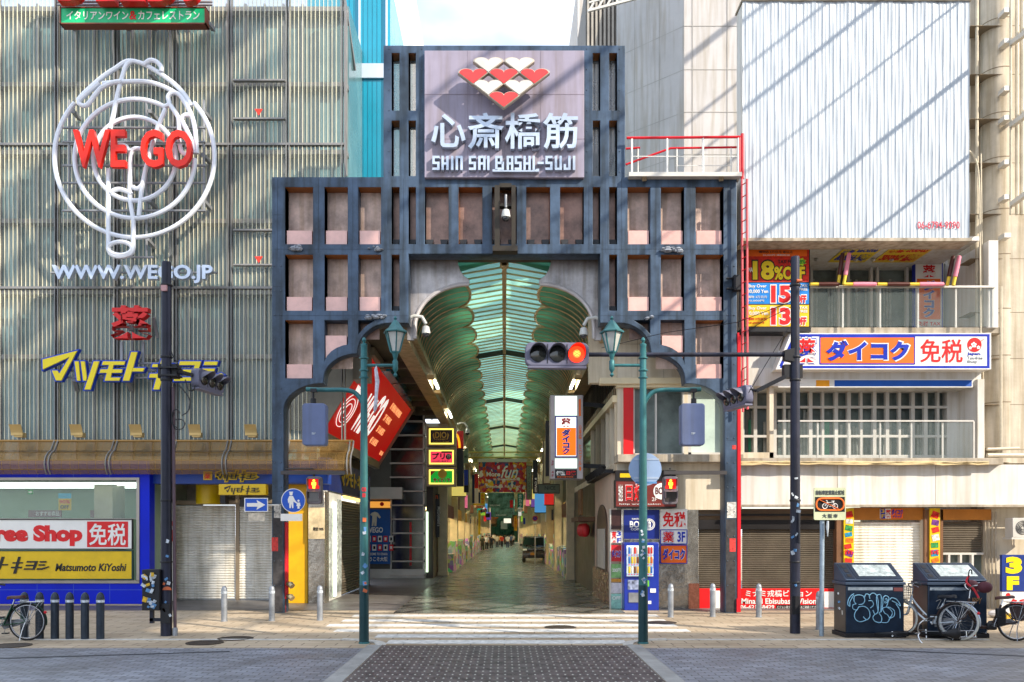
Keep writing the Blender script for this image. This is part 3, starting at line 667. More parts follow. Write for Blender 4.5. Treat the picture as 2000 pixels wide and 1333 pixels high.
LOGO = [[(65,150),(415,62),(255,358),(200,358),(160,260),(212,260),(235,292),(342,122),(68,248)], [(390,168),(430,168),(447,360),(415,360)], [(452,168),(492,168),(512,330),(505,360),(478,360)], [(585,168),(640,168),(550,448),(490,448)],
        [(680,168),(903,168),(893,203),(668,203)], [(655,248),(875,248),(865,282),(643,282)], [(740,203),(785,203),(755,330),(855,330),(842,360),(695,360)], [(965,75),(1028,75),(945,360),(880,360)], [(985,235),(1100,235),(1085,268),(975,268)],
        [(1290,75),(1342,75),(1250,448),(1190,448)], [(1185,195),(1390,195),(1380,225),(1175,225)], [(1155,292),(1370,292),(1358,330),(1145,330)],
        [(1460,168),(1675,168),(1662,205),(1450,205)], [(1440,250),(1640,250),(1628,284),(1430,284)], [(1405,328),(1620,328),(1607,362),(1395,362)], [(1622,168),(1675,168),(1609,362),(1562,362)],
        [(1712,170),(1845,170),(1835,205),(1700,205)], [(1690,240),(1815,240),(1805,275),(1680,275)], [(1655,325),(1740,325),(1880,285),(1905,300),(1760,362),(1645,362)]]
def logo(b, px0, px1, py0, py1, D, dep, offset=0):
    for i, lp in enumerate(LOGO):
        q = [(px0+(a-60)/1845*(px1-px0), py0+(c-55)/393*(py1-py0)) for a, c in lp]
        b.shape([q], D-.0012*i, dep, 0, offset)
    return b
s = board('shop_sign', 'yellow board with black slanted characters along the bottom of the blue shop window', 'shop sign', -120, 257, 1077, 1131, D-.05, .06, y_, None, M('dark_green_frame', (24, 60, 56), .5), 2)
logo(MB(), -88, 97, 1086, 1121, D-.055, .006).build('lettering', k_, s); letters(s, k_, [('Matsumoto KiYoshi', 108, 247, 1101, 1116, {'shear': .2})], D-.05, bold=.025)
for px0, px1, tx in ((55, 120, 'おすすめ商品'), (176, 216, 'おすすめ')):
    s = board('shelf_sign', 'small dusty pink sign inside the blue shop window, '+('left of the pillar' if px0 < 100 else 'right of the pillar'), 'sign', px0, px1, 997, 1011, 25.0, .03, M('dusty_pink', (150, 112, 112), .5))
    letters(s, w_, [(tx, px0+15, px1-4, 999, 1008)], 25.0, bold=.015)
s = board('poster', 'blue and yellow price poster hanging inside the blue shop window', 'poster', 114, 139, 964, 997, 25.2, .02, y_); MB().fbox(114, 139, 964, 974, 25.19, .01).build('heading', M('sky_blue', (70, 170, 210), .5), s)
letters(s, r_, [('90%', 116, 137, 977, 984)], 25.2); letters(s, k_, [('OFF', 118, 135, 987, 994)], 25.2)
s = board('exit_sign', 'small green arrow sign inside the blue shop window', 'sign', 54, 64, 957, 966, 26, .03, g_n); b = MB(); b.shape([[(55, 960.5), (59.5, 960.5), (59.5, 958.5), (63, 961.5), (59.5, 964.5), (59.5, 962.5), (55, 962.5)]], 25.99, .008); b.build('arrow', w_, s)
# right half of the ground floor: fascia, shutters
D = 23.55
f = MB().fbox(292, 560, 900, 945, D, .5).build('fascia', m_blue_d, dr)
f2 = MB().box(X(560, D), X(640, D), D, D+.5, Z(945, D), Z(900, D)).build('fascia', m_blue_d, dr)
b = MB().fbox(397, 414, 921, 938, D-.03, .03); q = b.build('emblem', y_, f); letters(q, r_, [('薬', 398.5, 412.5, 922.5, 936.5)], D-.03, bold=.012)
logo(MB(), 422, 502, 919, 940, D-.02, .02, .035).build('lettering_outline', y_, f); logo(MB(), 422, 502, 919, 940, D-.05, .012).build('lettering', k_, f)
s = board('shop_sign', 'yellow sign with black slanted characters under the dark blue fascia, above the arrow sign', 'shop sign', 427, 519, 946, 967, 23.1, .25, y_); logo(MB(), 438, 508, 948, 966, 23.095, .006).build('lettering', k_, s)
m_shut = M('ivory_shutter', (244, 240, 230), .45, .15, var=.14, streak=.2); m_shd = M('bronze_shutter', (110, 100, 86), .5, .2, var=.2)
def shutter(name, lab, x0, x1, y, z0, z1, pitch, mat, n=(0, -1, 0), parent=None, along=None):
    """roller shutter made of bowed slats; along=(dx,dy) direction of its width"""
    b = MB(); k = int((z1-z0)/pitch); ax = Vector((1, 0, 0)) if along is None else Vector((*along, 0)).normalized(); nv = Vector(n); o = Vector((x0, y, 0)) if along is None else Vector((x0, y, 0)); L = x1-x0 if along is None else x1
    pr = []
    for i in range(k):
        z = z0+i*pitch; pr += [(0, z), (.028, z+pitch*.35), (.028, z+pitch*.7), (0, z+pitch*.98)]
    for (da, za), (db, zb_) in zip(pr, pr[1:]):
        p = o+nv*da; q = o+nv*db
        b.quad((p.x, p.y, za), (p.x+ax.x*L, p.y+ax.y*L, za), (q.x+ax.x*L, q.y+ax.y*L, zb_), (q.x, q.y, zb_))
    o_ = b.build(name, mat, parent, ang=25)
    if lab: tag(o_, lab, 'shutter')
    return o_
D = 25.2
shutter('roller_shutter', 'wide ivory roller shutter right of the left utility pole', X(343, D), X(460, D), D, .02, Z(985, D), .075, m_shut)
shutter('roller_shutter', 'narrow ivory roller shutter beside the left leg of the gate', X(467, D), X(560, D), D, .02, Z(985, D), .075, m_shut)
b = MB(); b.fbox(460, 467, 960, 1172, D-.06, .1); b.fbox(338, 343, 985, 1172, D-.06, .1); b.fbox(338, 560, 978, 986, D-.08, .2); b.build('shutter_guide', M('shutter_guide', (150, 132, 108), .5, .4), dr)
b = MB(); b.fbox(296, 340, 984, 1174, 24.6, .15); b.build('white_panel', w_, dr); b = MB().fbox(292, 560, 938, 980, 26.2, .1); b.build('lobby_wall', M('lobby_wall', (196, 186, 170), .7, var=.25), dr)
MB().lathe([(.36, 0), (.36, 1.0)], (X(408, 24.8), 24.8, Z(985, 24.8)), 20).build('lobby_column', y_, dr)
b = MB(); b.fbox(468, 478, 975, 990, 24.2, .3); b.fbox(430, 440, 966, 984, 24.3, .3); b.build('hanging_unit', k_, dr)
s = board('shop_sign', 'small red sign with white lettering half hidden behind the left utility pole', 'sign', 300, 340, 1018, 1058, 24.55, .04, r_); letters(s, w_, [('SHOP', 303, 338, 1027, 1043), ('正面', 308, 318, 1047, 1053)], 24.55, bold=.01)
# corner: pillars and the wall that turns into the arcade
MB().box(X(562, 24.0), X(601, 24.0), 24.0, 24.55, 0, Z(946, 24)).build('yellow_pillar', M('yellow_pillar_paint', (226, 168, 4), .45, var=.12, scale=2), dr, bevel=.01)
m_stl = M('crumpled_stainless', (178, 170, 158), .22, .85, var=.25, bump=.5, bscale=7)
MB().box(X(602, 23.9), X(634, 23.9), 23.9, 24.5, 0, Z(960, 24)).build('steel_pillar', m_stl, dr, bevel=.01)
s = board('poster', 'pale poster with curved shapes and small lettering on the steel corner pillar', 'poster', 602, 634, 992, 1053, 23.86, .03, M('poster_cream', (226, 202, 158), .5, var=.35, scale=3)); letters(s, k_, [('限定 90%', 612, 632, 1030, 1037)], 23.86, bold=.01)
SX = X(635, 24.2)                      # side wall along the arcade
m_sw = M('white_door_frame', (206, 204, 196), .4, var=.1)
MB().box(SX-.3, SX, 24.5, 26.6, 0, 3.2).build('side_wall', m_sw, dr)
b = MB(); b.box(SX, SX+.03, 24.75, 25.15, .1, 2.7); b.box(SX, SX+.03, 25.9, 26.5, .2, 3.0); b.build('side_notice', M('notices', (190, 196, 190), .5, var=.5, scale=9), dr)
MB().box(SX+.03, SX+.07, 25.2, 25.5, .1, 2.9).build('side_light', M('side_light_strip', (224, 240, 214), emit=1.4), dr)
shutter('roller_shutter', 'dark bronze roller shutter on the drugstore side wall inside the arcade', SX-.05, 5.0, 26.7, .03, 3.05, .085, m_shd, n=(1, 0, 0), along=(0, 1))
b = MB(); b.box(SX-.3, SX+.05, 24.5, 31.7, 3.2, 4.15); b.build('side_fascia', M('side_blue_fascia', (16, 34, 92), .5), dr)
b = MB(); b.text('マツモト', (SX+.055, 26.3, 3.45), (0, 2.6, 0), (0, 0, .5), (.02, 0, 0), bold=.03); b.text('キヨシ', (SX+.055, 29.2, 3.45), (0, 2.2, 0), (0, 0, .5), (.02, 0, 0), bold=.03); b.build('side_lettering', y_, dr)
MB().box(SX-.3, SX, 31.7, 32.3, 0, 4.1).build('side_wall', M('side_blue_wall', (18, 50, 150), .4), dr)
b = MB(); b.box(SX, SX+.06, 26.8, 31.4, 3.06, 3.16); b.build('downlight_rail', M('warm_downlight', (255, 214, 120), emit=1.2), dr)
# panelled return above, seen through the arches, and its red sloping sign
m_ret = M('grey_return_panel', (150, 146, 134), .5, .2, var=.12)
ret = MB().box(xa-.05, X(722, 24), LD+.2, 24.4, Z(745, 24), Z(560, 24)).build('return_wall', m_ret, dr)
A0, D0_ = Vector((X(722, 24.1), 24.1, Z(692, 24.1))), Vector((X(630, 24.1), 24.1, Z(840, 24.1)))
b = MB(); b.prism([(X(560, 24.05), 24.05, Z(560, 24)), (X(724, 24.05), 24.05, Z(560, 24)), A0+Vector((.02, 0, .06)), D0_+Vector((-.02, 0, -.1)), (X(560, 24.05), 24.05, Z(838, 24))], (0, .06, 0)); b.build('return_wall', m_ret, dr)
b = MB()
for px in range(566, 722, 13): b.fbox(px, px+.8, 600, 690 if px > 690 else 700, 24.03, .02)
b.build('return_seam', m_joint, dr)
V_ = A0-D0_; U_ = Vector((0, 10.9, 0)); N_ = Vector((V_.z, 0, -V_.x)).normalized()
so = MB().prism([D0_, D0_+U_, A0+U_, A0], -N_*.1).build('sloping_sign', M('red_sloping_sign', (206, 2, 8), emit=.2)); tag(so, 'huge red sloping sign with tall white letters under the eave inside the gate', 'shop sign')  # slight red glow added to brighten the sign in the shade
def sl(b, tx, u0, u1, v0, v1, **k): b.text(tx, D0_+U_*u0+V_*v0+N_*.003, U_*(u1-u0), V_*(v1-v0), N_*.012, **k)
b = MB(); sl(b, 'WE', .26, .40, .18, .70, bold=.02); sl(b, 'GO', .415, .56, .18, .82, bold=.02); sl(b, 'WEGO', .07, .17, .56, .66, bold=.05); b.build('lettering', M('glow_white', (240, 236, 230), emit=.5), so)  # white glow added so the letters look bright in the shade
b = MB()
for rr_ in (.30, .22, .13):
    b.tube([D0_+U_*(.115+rr_*.26*math.cos(t))+V_*(.34+rr_*.72*math.sin(t))+N_*.02 for t in [2*math.pi*i/24 for i in range(24)]], .012, 5, closed=True)
b.build('ring_mark', M('glow_white', (240, 236, 230), emit=.5), so)
b = MB()
for k_i, (tx, u) in enumerate((('1F MEN & WOMENS', .30), ('2F MENS', .46), ('3F LADIES', .62), ('4F LADIES', .76))): sl(b, tx, .62+.0*k_i, .86 if k_i == 0 else .76, .74-.19*k_i, .84-.19*k_i, bold=.0)
sl(b, 'TEL 06', .90, .97, .10, .17); b.build('floor_list', M('sign_tan', (240, 170, 110), emit=.5), so)  # same added glow on the tan lettering
b = MB(); fr = m_ret
b.bar(A0+V_*.04, A0+U_+V_*.04, .16, .22); b.bar(D0_-V_*.07, D0_+U_-V_*.07, .2, .3); b.bar(D0_-V_*.1+U_, A0+U_+V_*.06, .1, .2); b.build('frame', M('beige_sign_frame', (150, 140, 118), .5, .2), so)
b = MB()
for k in range(5): b.box(A0.x, -2.95, 26+2.6*k, 26.15+2.6*k, 7.0, 7.2)
b.box(A0.x-.2, A0.x+.05, 24.2, 38, 7.1, 7.3); b.build('ceiling_beam', m_dk, dr)
# signs hung on the screen
D = LD-.75
sg = thing('roof_sign', 'red letters over a mint green board of white characters, topmost sign on the metal screen', 'shop sign', (X(260, D), D, Z(45, D)))
MB().fbox(118, 400, 15, 45, D, .25).build('board', M('mint_green_board', (24, 186, 122), .35), sg, bevel=.006)
b = MB()
for a in ((116, 402, 13, 15.5), (116, 402, 44.5, 47), (116, 118.5, 13, 47), (399.5, 402, 13, 47)): b.fbox(*a, D-.02, .28)
b.build('frame', M('rust_frame', (120, 62, 44), .5), sg)
letters(sg, w_, [('イタリアンワイン', 130, 251, 22, 39, {'bold': .012}), ('カフェレストラン', 270, 390, 22, 39, {'bold': .012})], D); letters(sg, r_, [('&', 253, 267, 22, 39)], D)
letters(sg, r_, [('D', 122, 176, -70, 13), ('I', 196, 232, -70, 14), ('E', 242, 290, -70, 14), ('D', 296, 352, -70, 14), ('J', 362, 394, -70, 14)], D-.1, dep=.25, bold=.05, name='letter')
b = MB()
for px in (135, 240, 292, 405): b.bar(P(px, 44, D+.2), P(px+12, 58, LD-.05), .1)
for py in (4, 10): b.rod(P(112, py, D+.3), P(415, py, D+.3), .035, 6)
b.build('bracket', m_grey, sg)
zp = lambda pts: [P(95+a/3.25, 105+c/3.25, LD-1.15) for a, c in pts]
sg = thing('ring_sign', 'giant white outline sign of concentric rings with red letters, on the metal screen', 'shop sign', (X(262, LD-1), LD-1, Z(505, LD-1)))
def smooth(pts, n=4):
    out = []; m = len(pts)
    for i in range(m-1):
        p0, p1, p2, p3 = [Vector((*pts[max(0, min(m-1, i+d))], 0)) for d in (-1, 0, 1, 2)]
        for k in range(n):
            t_ = k/n; v = .5*((2*p1)+(p2-p0)*t_+(2*p0-5*p1+4*p2-p3)*t_*t_+(3*p1-p0-3*p2+p3)*t_**3); out.append((v.x, v.y))
    return out+[pts[-1]]
m_wt = M('white_channel_letter', (226, 230, 238), .35, .1, var=.06)
RING = [arc(545, 655, 508, 512, -42, 222, 60), [(905, 335), (870, 270), (800, 195), (700, 122), (600, 66), (525, 48), (480, 58), (430, 92), (340, 152), (230, 250), (185, 300)],
        arc(548, 668, 382, 378, -58, -360, 56), arc(548, 670, 262, 265, 0, 360, 48), [(345, 192), (470, 182), (620, 180), (720, 207), (800, 247)],
        [(535, 50), (496, 78), (472, 145), (440, 262), (412, 400), (392, 480)], [(383, 735), (382, 900), (382, 1070), (383, 1180), (383, 1240), (402, 1278), (458, 1293), (520, 1276), (540, 1240), (540, 1180), (540, 1062), (522, 950), (518, 850), (524, 650), (548, 608), (592, 608)],
        [(745, 355), (690, 490), (640, 660), (600, 830), (575, 1035)], [(535, 850), (568, 862), (600, 835)], arc(458, 1240, 76, 42, 0, 360, 24), [(395, 885), (450, 864), (512, 884), (530, 900)],
        [(735, 345), (770, 325), (762, 282), (790, 255), (832, 266), (872, 322), (912, 400), (935, 500), (945, 640)], [(770, 325), (815, 390), (832, 440), (832, 570)], [(842, 425), (870, 398), (905, 398)], [(850, 430), (885, 500), (912, 560), (930, 640)], [(838, 585), (850, 630), (882, 645), (905, 600), (880, 585)],
        [(612, 78), (650, 52), (690, 60), (720, 92), (722, 122)], [(330, 195), (262, 252), (200, 312), (222, 338), (256, 332), (300, 275), (345, 225), (420, 192), (470, 186)], [(430, 588), (490, 592), (520, 630)]]
b = MB()
for i, c in enumerate(RING):
    pts = c if len(c) > 20 else smooth(c)
    b.tube([p+Vector((0, -.004*i, 0)) for p in zp(pts)], .060, 8)
b.build('outline', m_wt, sg)
letters(sg, M('letter_red', (232, 34, 12), .35, var=.05), [('WE', 147, 249, 258, 331, {'bold': .02}), ('GO', 278, 378, 258, 331, {'bold': .02})], LD-1.35, dep=.13, name='letter')
b = MB()
for py in (250, 278, 324, 358, 412): b.rod(P(122, py, LD-.9), P(402, py, LD-.9), .035, 6)
for px in (135, 244, 286, 398): b.rod(P(px, 196, LD-.88), P(px, 415, LD-.88), .035, 6)
b.rod(P(286, 415, LD-.88), P(286, 505, LD-.88), .03, 6); b.rod(P(255, 503, LD-.9), P(300, 503, LD-.9), .03, 6)
for px, py in ((150, 225), (300, 225), (405, 225), (300, 318), (404, 310), (300, 400), (150, 405), (405, 400), (295, 475), (300, 150)): b.bar(P(px-8, py-8, LD-.9), P(px+6, py+8, LD-.05), .09)
b.build('support_frame', m_grey, sg)
sg = MB(); b = MB().ftext('WWW.WEGO.JP', 107, 419, 521, 557, LD-.6, .16, bold=.03); sg = b.build('sign_lettering', M('blue_white_letter', (206, 218, 236), .35, .2)); tag(sg, 'line of white block letters of a web address under the ring sign', 'sign lettering')
b = MB(); b.rod(P(100, 533, LD-.4), P(425, 533, LD-.4), .03, 6)
for px in (150, 250, 395): b.bar(P(px, 530, LD-.42), P(px+3, 530, LD-.03), .08)
b.build('support_bar', m_grey, sg)
s = MB().ftext('薬', 223, 298, 601, 665, LD-.6, .22, bold=.026).build('sign_character', M('letter_red_dark', (214, 16, 16), .35, var=.06)); tag(s, 'single large red character mounted on the metal screen above the yellow characters', 'sign character')
b = MB(); b.bar(P(255, 640, LD-.36), P(258, 643, LD-.03), .12); b.bar(P(300, 620, LD-.36), P(308, 660, LD-.05), .07); b.build('bracket', m_grey, s)
sg = thing('character_sign', 'row of big slanted yellow characters edged in blue on the metal screen', 'shop sign', (X(258, LD-.7), LD-.7, Z(762, LD-.7)))
logo(MB(), 82, 437, 684, 761, LD-.62, .14, .032).build('blue_edge', M('edge_blue', (14, 66, 196), .35), sg); logo(MB(), 82, 437, 684, 761, LD-.66, .05).build('yellow_face', M('face_yellow', (238, 214, 16), .35, var=.05), sg)
b = MB()
for py in (710, 724, 738): b.rod(P(125, py, LD-.4), P(420, py, LD-.4), .03, 6)
for px in (145, 250, 305, 412): b.bar(P(px, 742, LD-.42), P(px+6, 762, LD-.03), .1)
for px in (238, 280): b.bar(P(px, 668, LD-.4), P(px, 708, LD-.4), .07)
b.build('support_frame', m_grey, sg)

# ------------------------------------------------------------------ buildings seen above the gate on the left
tb = thing('glass_tower', 'bright teal glazed building rising behind the gate beside the metal screen', 'building', (X(720, 26.5), 27, 0))
m_teal = M('teal_cladding', (6, 148, 176), .2, .1, var=.12, scale=.5, spec=.7); m_wb = M('white_band', (196, 206, 220), .45, var=.08)
D = 26.5; MB().box(X(600, D), X(762, D), D, D+6, 7, Z(-40, D)).build('wall', m_teal, tb)
b = MB()
b.fbox(600, 763, 124, 152, D-.08, .2)
for px in (700, 753): b.fbox(px, px+3.5, -30, 400, D-.1, .12)
b.build('band', m_wb, tb)
b = MB()
for px in range(682, 756, 9): b.fbox(px, px+.7, -30, 400, D-.012, .02)
b.build('seam', M('teal_seam', (4, 116, 140), .4), tb)
b = MB(); b.bar(P(672, 0, D-2.6), P(692, 138, D-1.5), .1); b.rod(P(676, 20, D-2.6), P(676, 345, D-2.6), .04, 6); b.build('brace', m_joint, tb)
o = MB().box(X(764, 30), X(806, 30), 30, 40, 8, Z(-40, 30)).build('white_building', M('bright_white_wall', (232, 230, 226), .6, var=.06)); tag(o, 'plain white building edge beside the strip of sky', 'building')
# ------------------------------------------------------------------ right: corner building with pharmacy upstairs
RD = 22.3
m_cream = M('cream_render', (214, 202, 180), .6, var=.10, scale=.8, streak=.2); m_wht = M('white_painted_wall', (216, 213, 208), .55, var=.08, scale=.8, streak=.15)
m_conc2 = M('stained_concrete', (180, 168, 150), .75, var=.25, streak=.3); m_blk = M('black_steel', (34, 34, 38), .5, .2)
m_wood = M('brown_cladding', (122, 96, 70), .55, var=.25, scale=3); m_glz = M('dark_window_glass', (40, 48, 48), .06, var=.3, spec=.9); m_glz2 = M('tinted_shop_glass', (112, 124, 120), .07, .1, var=.4, scale=.9, spec=.9)
m_alu = M('white_aluminium', (206, 202, 194), .4, .15, var=.08)
cb = thing('corner_building', 'cream corner building with a pharmacy upstairs right of the gate', 'building', (X(1330, RD), RD+3, 0))
SR = X(1206, RD)                                      # wall along the arcade
D = RD
b = MB(); b.box(SR, X(1452, D), D, D+14, Z(748, D), Z(352, D)); b.build('upper_wall', m_cream, cb)
MB().box(X(1150, 22.6), SR, 22.5, 22.8, Z(748, 22.5), Z(560, 22.5)).build('upper_wall', m_cream, cb)
b = MB(); b.fbox(1172, 1452, 738, 750, D-.14, .3); b.fbox(1205, 1452, 748, 757, D-.05, .3); b.build('cornice', M('cream_cornice', (222, 206, 170), .5, var=.1), cb, bevel=.01)
b = MB()
for px in (1245, 1296): b.fbox(px, px+.7, 560, 738, D-.003, .003)
b.fbox(1206, 1450, 672, 672.8, D-.003, .003); b.build('wall_joint', M('cream_joint', (150, 134, 108), .7), cb)
# first floor strip with windows
b = MB(); b.fbox(1206, 1218, 757, 890, D+.05, .4); b.fbox(1336, 1344, 757, 890, D+.1, .4); b.fbox(1412, 1452, 757, 890, D+.1, .4); b.build('pier', m_cream, cb)
MB().fbox(1218, 1237, 752, 891, D, .3).build('red_panel', r_, cb)
wn = MB().fbox(1237, 1240, 757, 889, D+.1, .2).fbox(1280, 1283, 757, 889, D+.12, .16).fbox(1333, 1336, 757, 889, D+.1, .2).fbox(1237, 1336, 886, 890, D+.1, .2).build('window', m_alu, cb)
MB().fbox(1240, 1333, 757, 886, D+.22, .03).build('pane', m_glz2, wn)
b = MB(); b.fbox(1239, 1250, 757, 886, D+.5, .04); b.fbox(1286, 1300, 780, 886, D+.5, .05); b.build('curtain', m_cream, wn)
wn = MB().fbox(1344, 1350, 768, 888, D+.1, .2).fbox(1408, 1412, 768, 888, D+.1, .2).fbox(1344, 1412, 884, 890, D+.1, .2).build('window', m_alu, cb)
MB().fbox(1350, 1408, 757, 885, D+.2, .03).build('pane', M('frosted_pane', (196, 214, 202), .3, var=.1), wn)
b = MB(); b.box(X(1203, D), X(1445, D), D-.35, D+.4, Z(905, D), Z(890, D)); b.build('ledge', m_conc2, cb, bevel=.012)
# ground floor
b = MB(); b.box(SR, X(1450, D), D+.05, D+.35, Z(996, D), Z(905, D)); b.build('band_wall', m_cream, cb)
b = MB(); b.fbox(1342, 1364, 996, 1140, D+.05, .3); b.fbox(1212, 1345, 996, 1192, D+.06, .3); b.build('shopfront_wall', m_stl, cb)
b = MB(); b.fbox(1345, 1366, 1140, 1192, D, .4); b.build('granite_base', M('brown_granite', (112, 66, 50), .25, var=.2, scale=8, spec=.6), cb)
s = board('shop_sign', 'dark red sign with large glowing characters and a white round badge above the drinks posters', 'shop sign', 1203, 1320, 940, 990, D-.2, .25, M('dark_red_sign', (118, 48, 42), .35, var=.25), None, k_, 2)
letters(s, w_, [('日焼', 1221, 1258, 945, 980, {'bold': .035}), ('完全個室', 1208, 1216, 946, 980)], D-.2, .006, name='lettering_outline'); letters(s, r_, [('日焼', 1222, 1257, 946, 979, {'bold': .02})], D-.21, .006); letters(s, w_, [('http www salon', 1210, 1290, 983.5, 987), ('2F', 1273, 1283, 972, 979)], D-.2, .005, .0)
b = MB(); b.disc(1292, 960, 16, D-.2, .01); b.build('badge', w_, s); letters(s, M('dark_red_mark', (96, 30, 28), .4), [('BON', 1280, 1304, 952, 966, {'bold': .02})], D-.21, .006)
s = board('shop_sign', 'black board with a yellow bar above the dark red sign', 'shop sign', 1203, 1320, 919, 938, D-.15, .2, k_); MB().fbox(1211, 1232, 925, 933, D-.156, .01).build('yellow_bar', y_, s)
s = board('poster', 'dark blue drinks poster with white round logo above the vending machine', 'poster', 1218, 1288, 996, 1053, D-.03, .08, M('navy_poster', (22, 40, 120), .35, var=.12), None, m_stl, 2)
letters(s, w_, [('BOSS', 1230, 1262, 1018, 1031, {'bold': .03}), ('COFFEE', 1232, 1258, 1032, 1036.5), ('SUNTORY', 1234, 1256, 1012.5, 1015.5)], D-.03, .005)
b = MB()
for r0 in (10.5, 8): b.tube([P(1268+r0*math.cos(t_), 1025+r0*math.sin(t_), D-.035) for t_ in [2*math.pi*i/24 for i in range(24)]], .012, 5, closed=True)
b.ball(P(1268, 1022, D-.03), .045, 10); b.bar(P(1268, 1024, D-.03), P(1268, 1031, D-.03), .08, .02); b.build('round_logo', w_, s)
vm = thing('vending_machine', 'blue drinks vending machine under the dark blue drinks poster', 'vending machine', (X(1253, D-.4), D-.1, 0))
m_vm = M('vending_blue', (20, 46, 150), .3, var=.1, spec=.6); V0 = D-.45
MB().fbox(1219, 1287, 1060, 1194, V0, .75).build('cabinet', m_vm, vm, bevel=.015)
MB().fbox(1224, 1276, 1066, 1126, V0-.012, .01).build('display_window', M('vending_display', (214, 222, 216), emit=.35), vm)
can_c = [(222, 190, 50), (206, 100, 40), (236, 236, 230), (120, 70, 40), (60, 110, 190), (214, 60, 50), (230, 180, 90)]
rn = random.Random(5)
for row, py in enumerate((1082, 1101, 1120)):
    for j in range(9):
        px = 1228+j*5.4; c = can_c[rn.randrange(7)]
        MB().lathe([(.026, 0), (.03, .012), (.03, .15), (.022, .175)], (X(px, V0)+0.01, V0-.045, Z(py, V0)), 10).build('drink_can', M('can_%d_%d_%d' % c, c, .3, .2), vm)
b = MB()
for py in (1083, 1102, 1121): b.fbox(1225, 1276, py, py+3.4, V0-.09, .09)
b.build('price_shelf', M('shelf_white_blue', (150, 190, 224), .4), vm)
b = MB()
for py in (1083, 1102, 1121):
    for j in range(9): b.fbox(1227+j*5.4, 1230+j*5.4, py+.6, py+2.4, V0-.094, .005)
b.build('selection_button', M('button_red', (214, 60, 60), .4), vm)
b = MB(); b.fbox(1226, 1251, 1133, 1152, V0-.008, .01); b.build('advert', M('vm_advert', (150, 160, 190), .4, var=.6, scale=9), vm)
b = MB(); b.fbox(1228, 1252, 1158, 1177, V0-.02, .02); b.build('delivery_flap', M('flap_grey', (150, 152, 156), .3, .3, var=.3), vm)
b = MB(); b.fbox(1262, 1268, 1134, 1146, V0-.012, .01); b.build('green_sticker', M('green_tag', (110, 190, 60), .4), vm)
b = MB(); b.fbox(1271, 1276, 1092, 1110, V0-.012, .01); b.fbox(1270, 1281, 1150, 1158, V0-.012, .01); b.fbox(1266, 1272, 1174, 1180, V0-.012, .01); b.build('coin_panel', w_, vm)
for (y0, y1, items, lab) in ((996, 1033, 'tax', 'white sign with two large red characters right of the dark blue drinks poster'), (1036, 1062, '3f', 'white sign with red character and blue 3F right of the vending machine'), (1066, 1100, 'dk', 'orange sign with blue katakana right of the vending machine')):
    D1 = D-.04; s = board('shop_sign', lab, 'shop sign', 1291, 1341, y0, y1, D1, .08, w_ if items != 'dk' else o_r, None, n_b if items != 'tax' else w_, 1.3)
    if items == 'tax': letters(s, r_, [('免税', 1294, 1339, 1000, 1030, {'bold': .024})], D1)
    if items == '3f':
        letters(s, n_b, [('薬', 1293, 1318, 1037.5, 1061, {'bold': .06})], D1, .005, name='outline'); letters(s, w_, [('薬', 1294, 1317, 1038.5, 1060, {'bold': .04})], D1-.005, .005, name='outline'); letters(s, r_, [('薬', 1295, 1316, 1039, 1059.5, {'bold': .016})], D1-.01, .005); letters(s, n_b, [('3F', 1323, 1338, 1039, 1059, {'bold': .03})], D1)
    if items == 'dk': letters(s, w_, [('ダイコク', 1293, 1339, 1071, 1095, {'bold': .08})], D1, .005, name='outline'); letters(s, n_b, [('ダイコク', 1294, 1338, 1072, 1094, {'bold': .045})], D1-.006, .005)
# narrow sticker-covered strip at the very corner
st = thing('poster_column', 'narrow column of stacked small posters at the corner left of the vending machine', 'poster column', (X(1203, D), D, 0))
D1 = D-.02; cols_ = [(996, 1035, (60, 34, 32)), (1037, 1062, (230, 228, 222)), (1065, 1098, (190, 30, 40)), (1102, 1130, (130, 180, 110)), (1131, 1138, (214, 150, 50)), (1139, 1160, (214, 210, 214)), (1160, 1190, (150, 206, 190))]
for i, (y0, y1, c) in enumerate(cols_): MB().fbox(1193.5, 1214, y0, y1-1, D1, .03).build('poster', M('small_poster_%d' % i, c, .4, var=.25 if i not in (1, 2) else .08, scale=9), st)
b = MB(); b.fbox(1192, 1193.5, 994, 1192, D1-.02, .3); b.fbox(1214, 1216, 994, 1192, D1-.02, .3); b.build('frame', m_alu, st)
letters(st, r_, [('薬', 1195, 1204, 1038, 1060)], D1, name='character'); letters(st, n_b, [('3\nF', 1205, 1213, 1038, 1060)], D1); letters(st, w_, [('ダイコク', 1194.5, 1213, 1074, 1090, {'bold': .08})], D1, .004, name='outline'); letters(st, n_b, [('ダイコク', 1195, 1212.5, 1075, 1089, {'bold': .04})], D1-.005, .005)
letters(st, w_, [('200円', 1196, 1212, 1110, 1118), ('OFF', 1196, 1212, 1165, 1172)], D1)
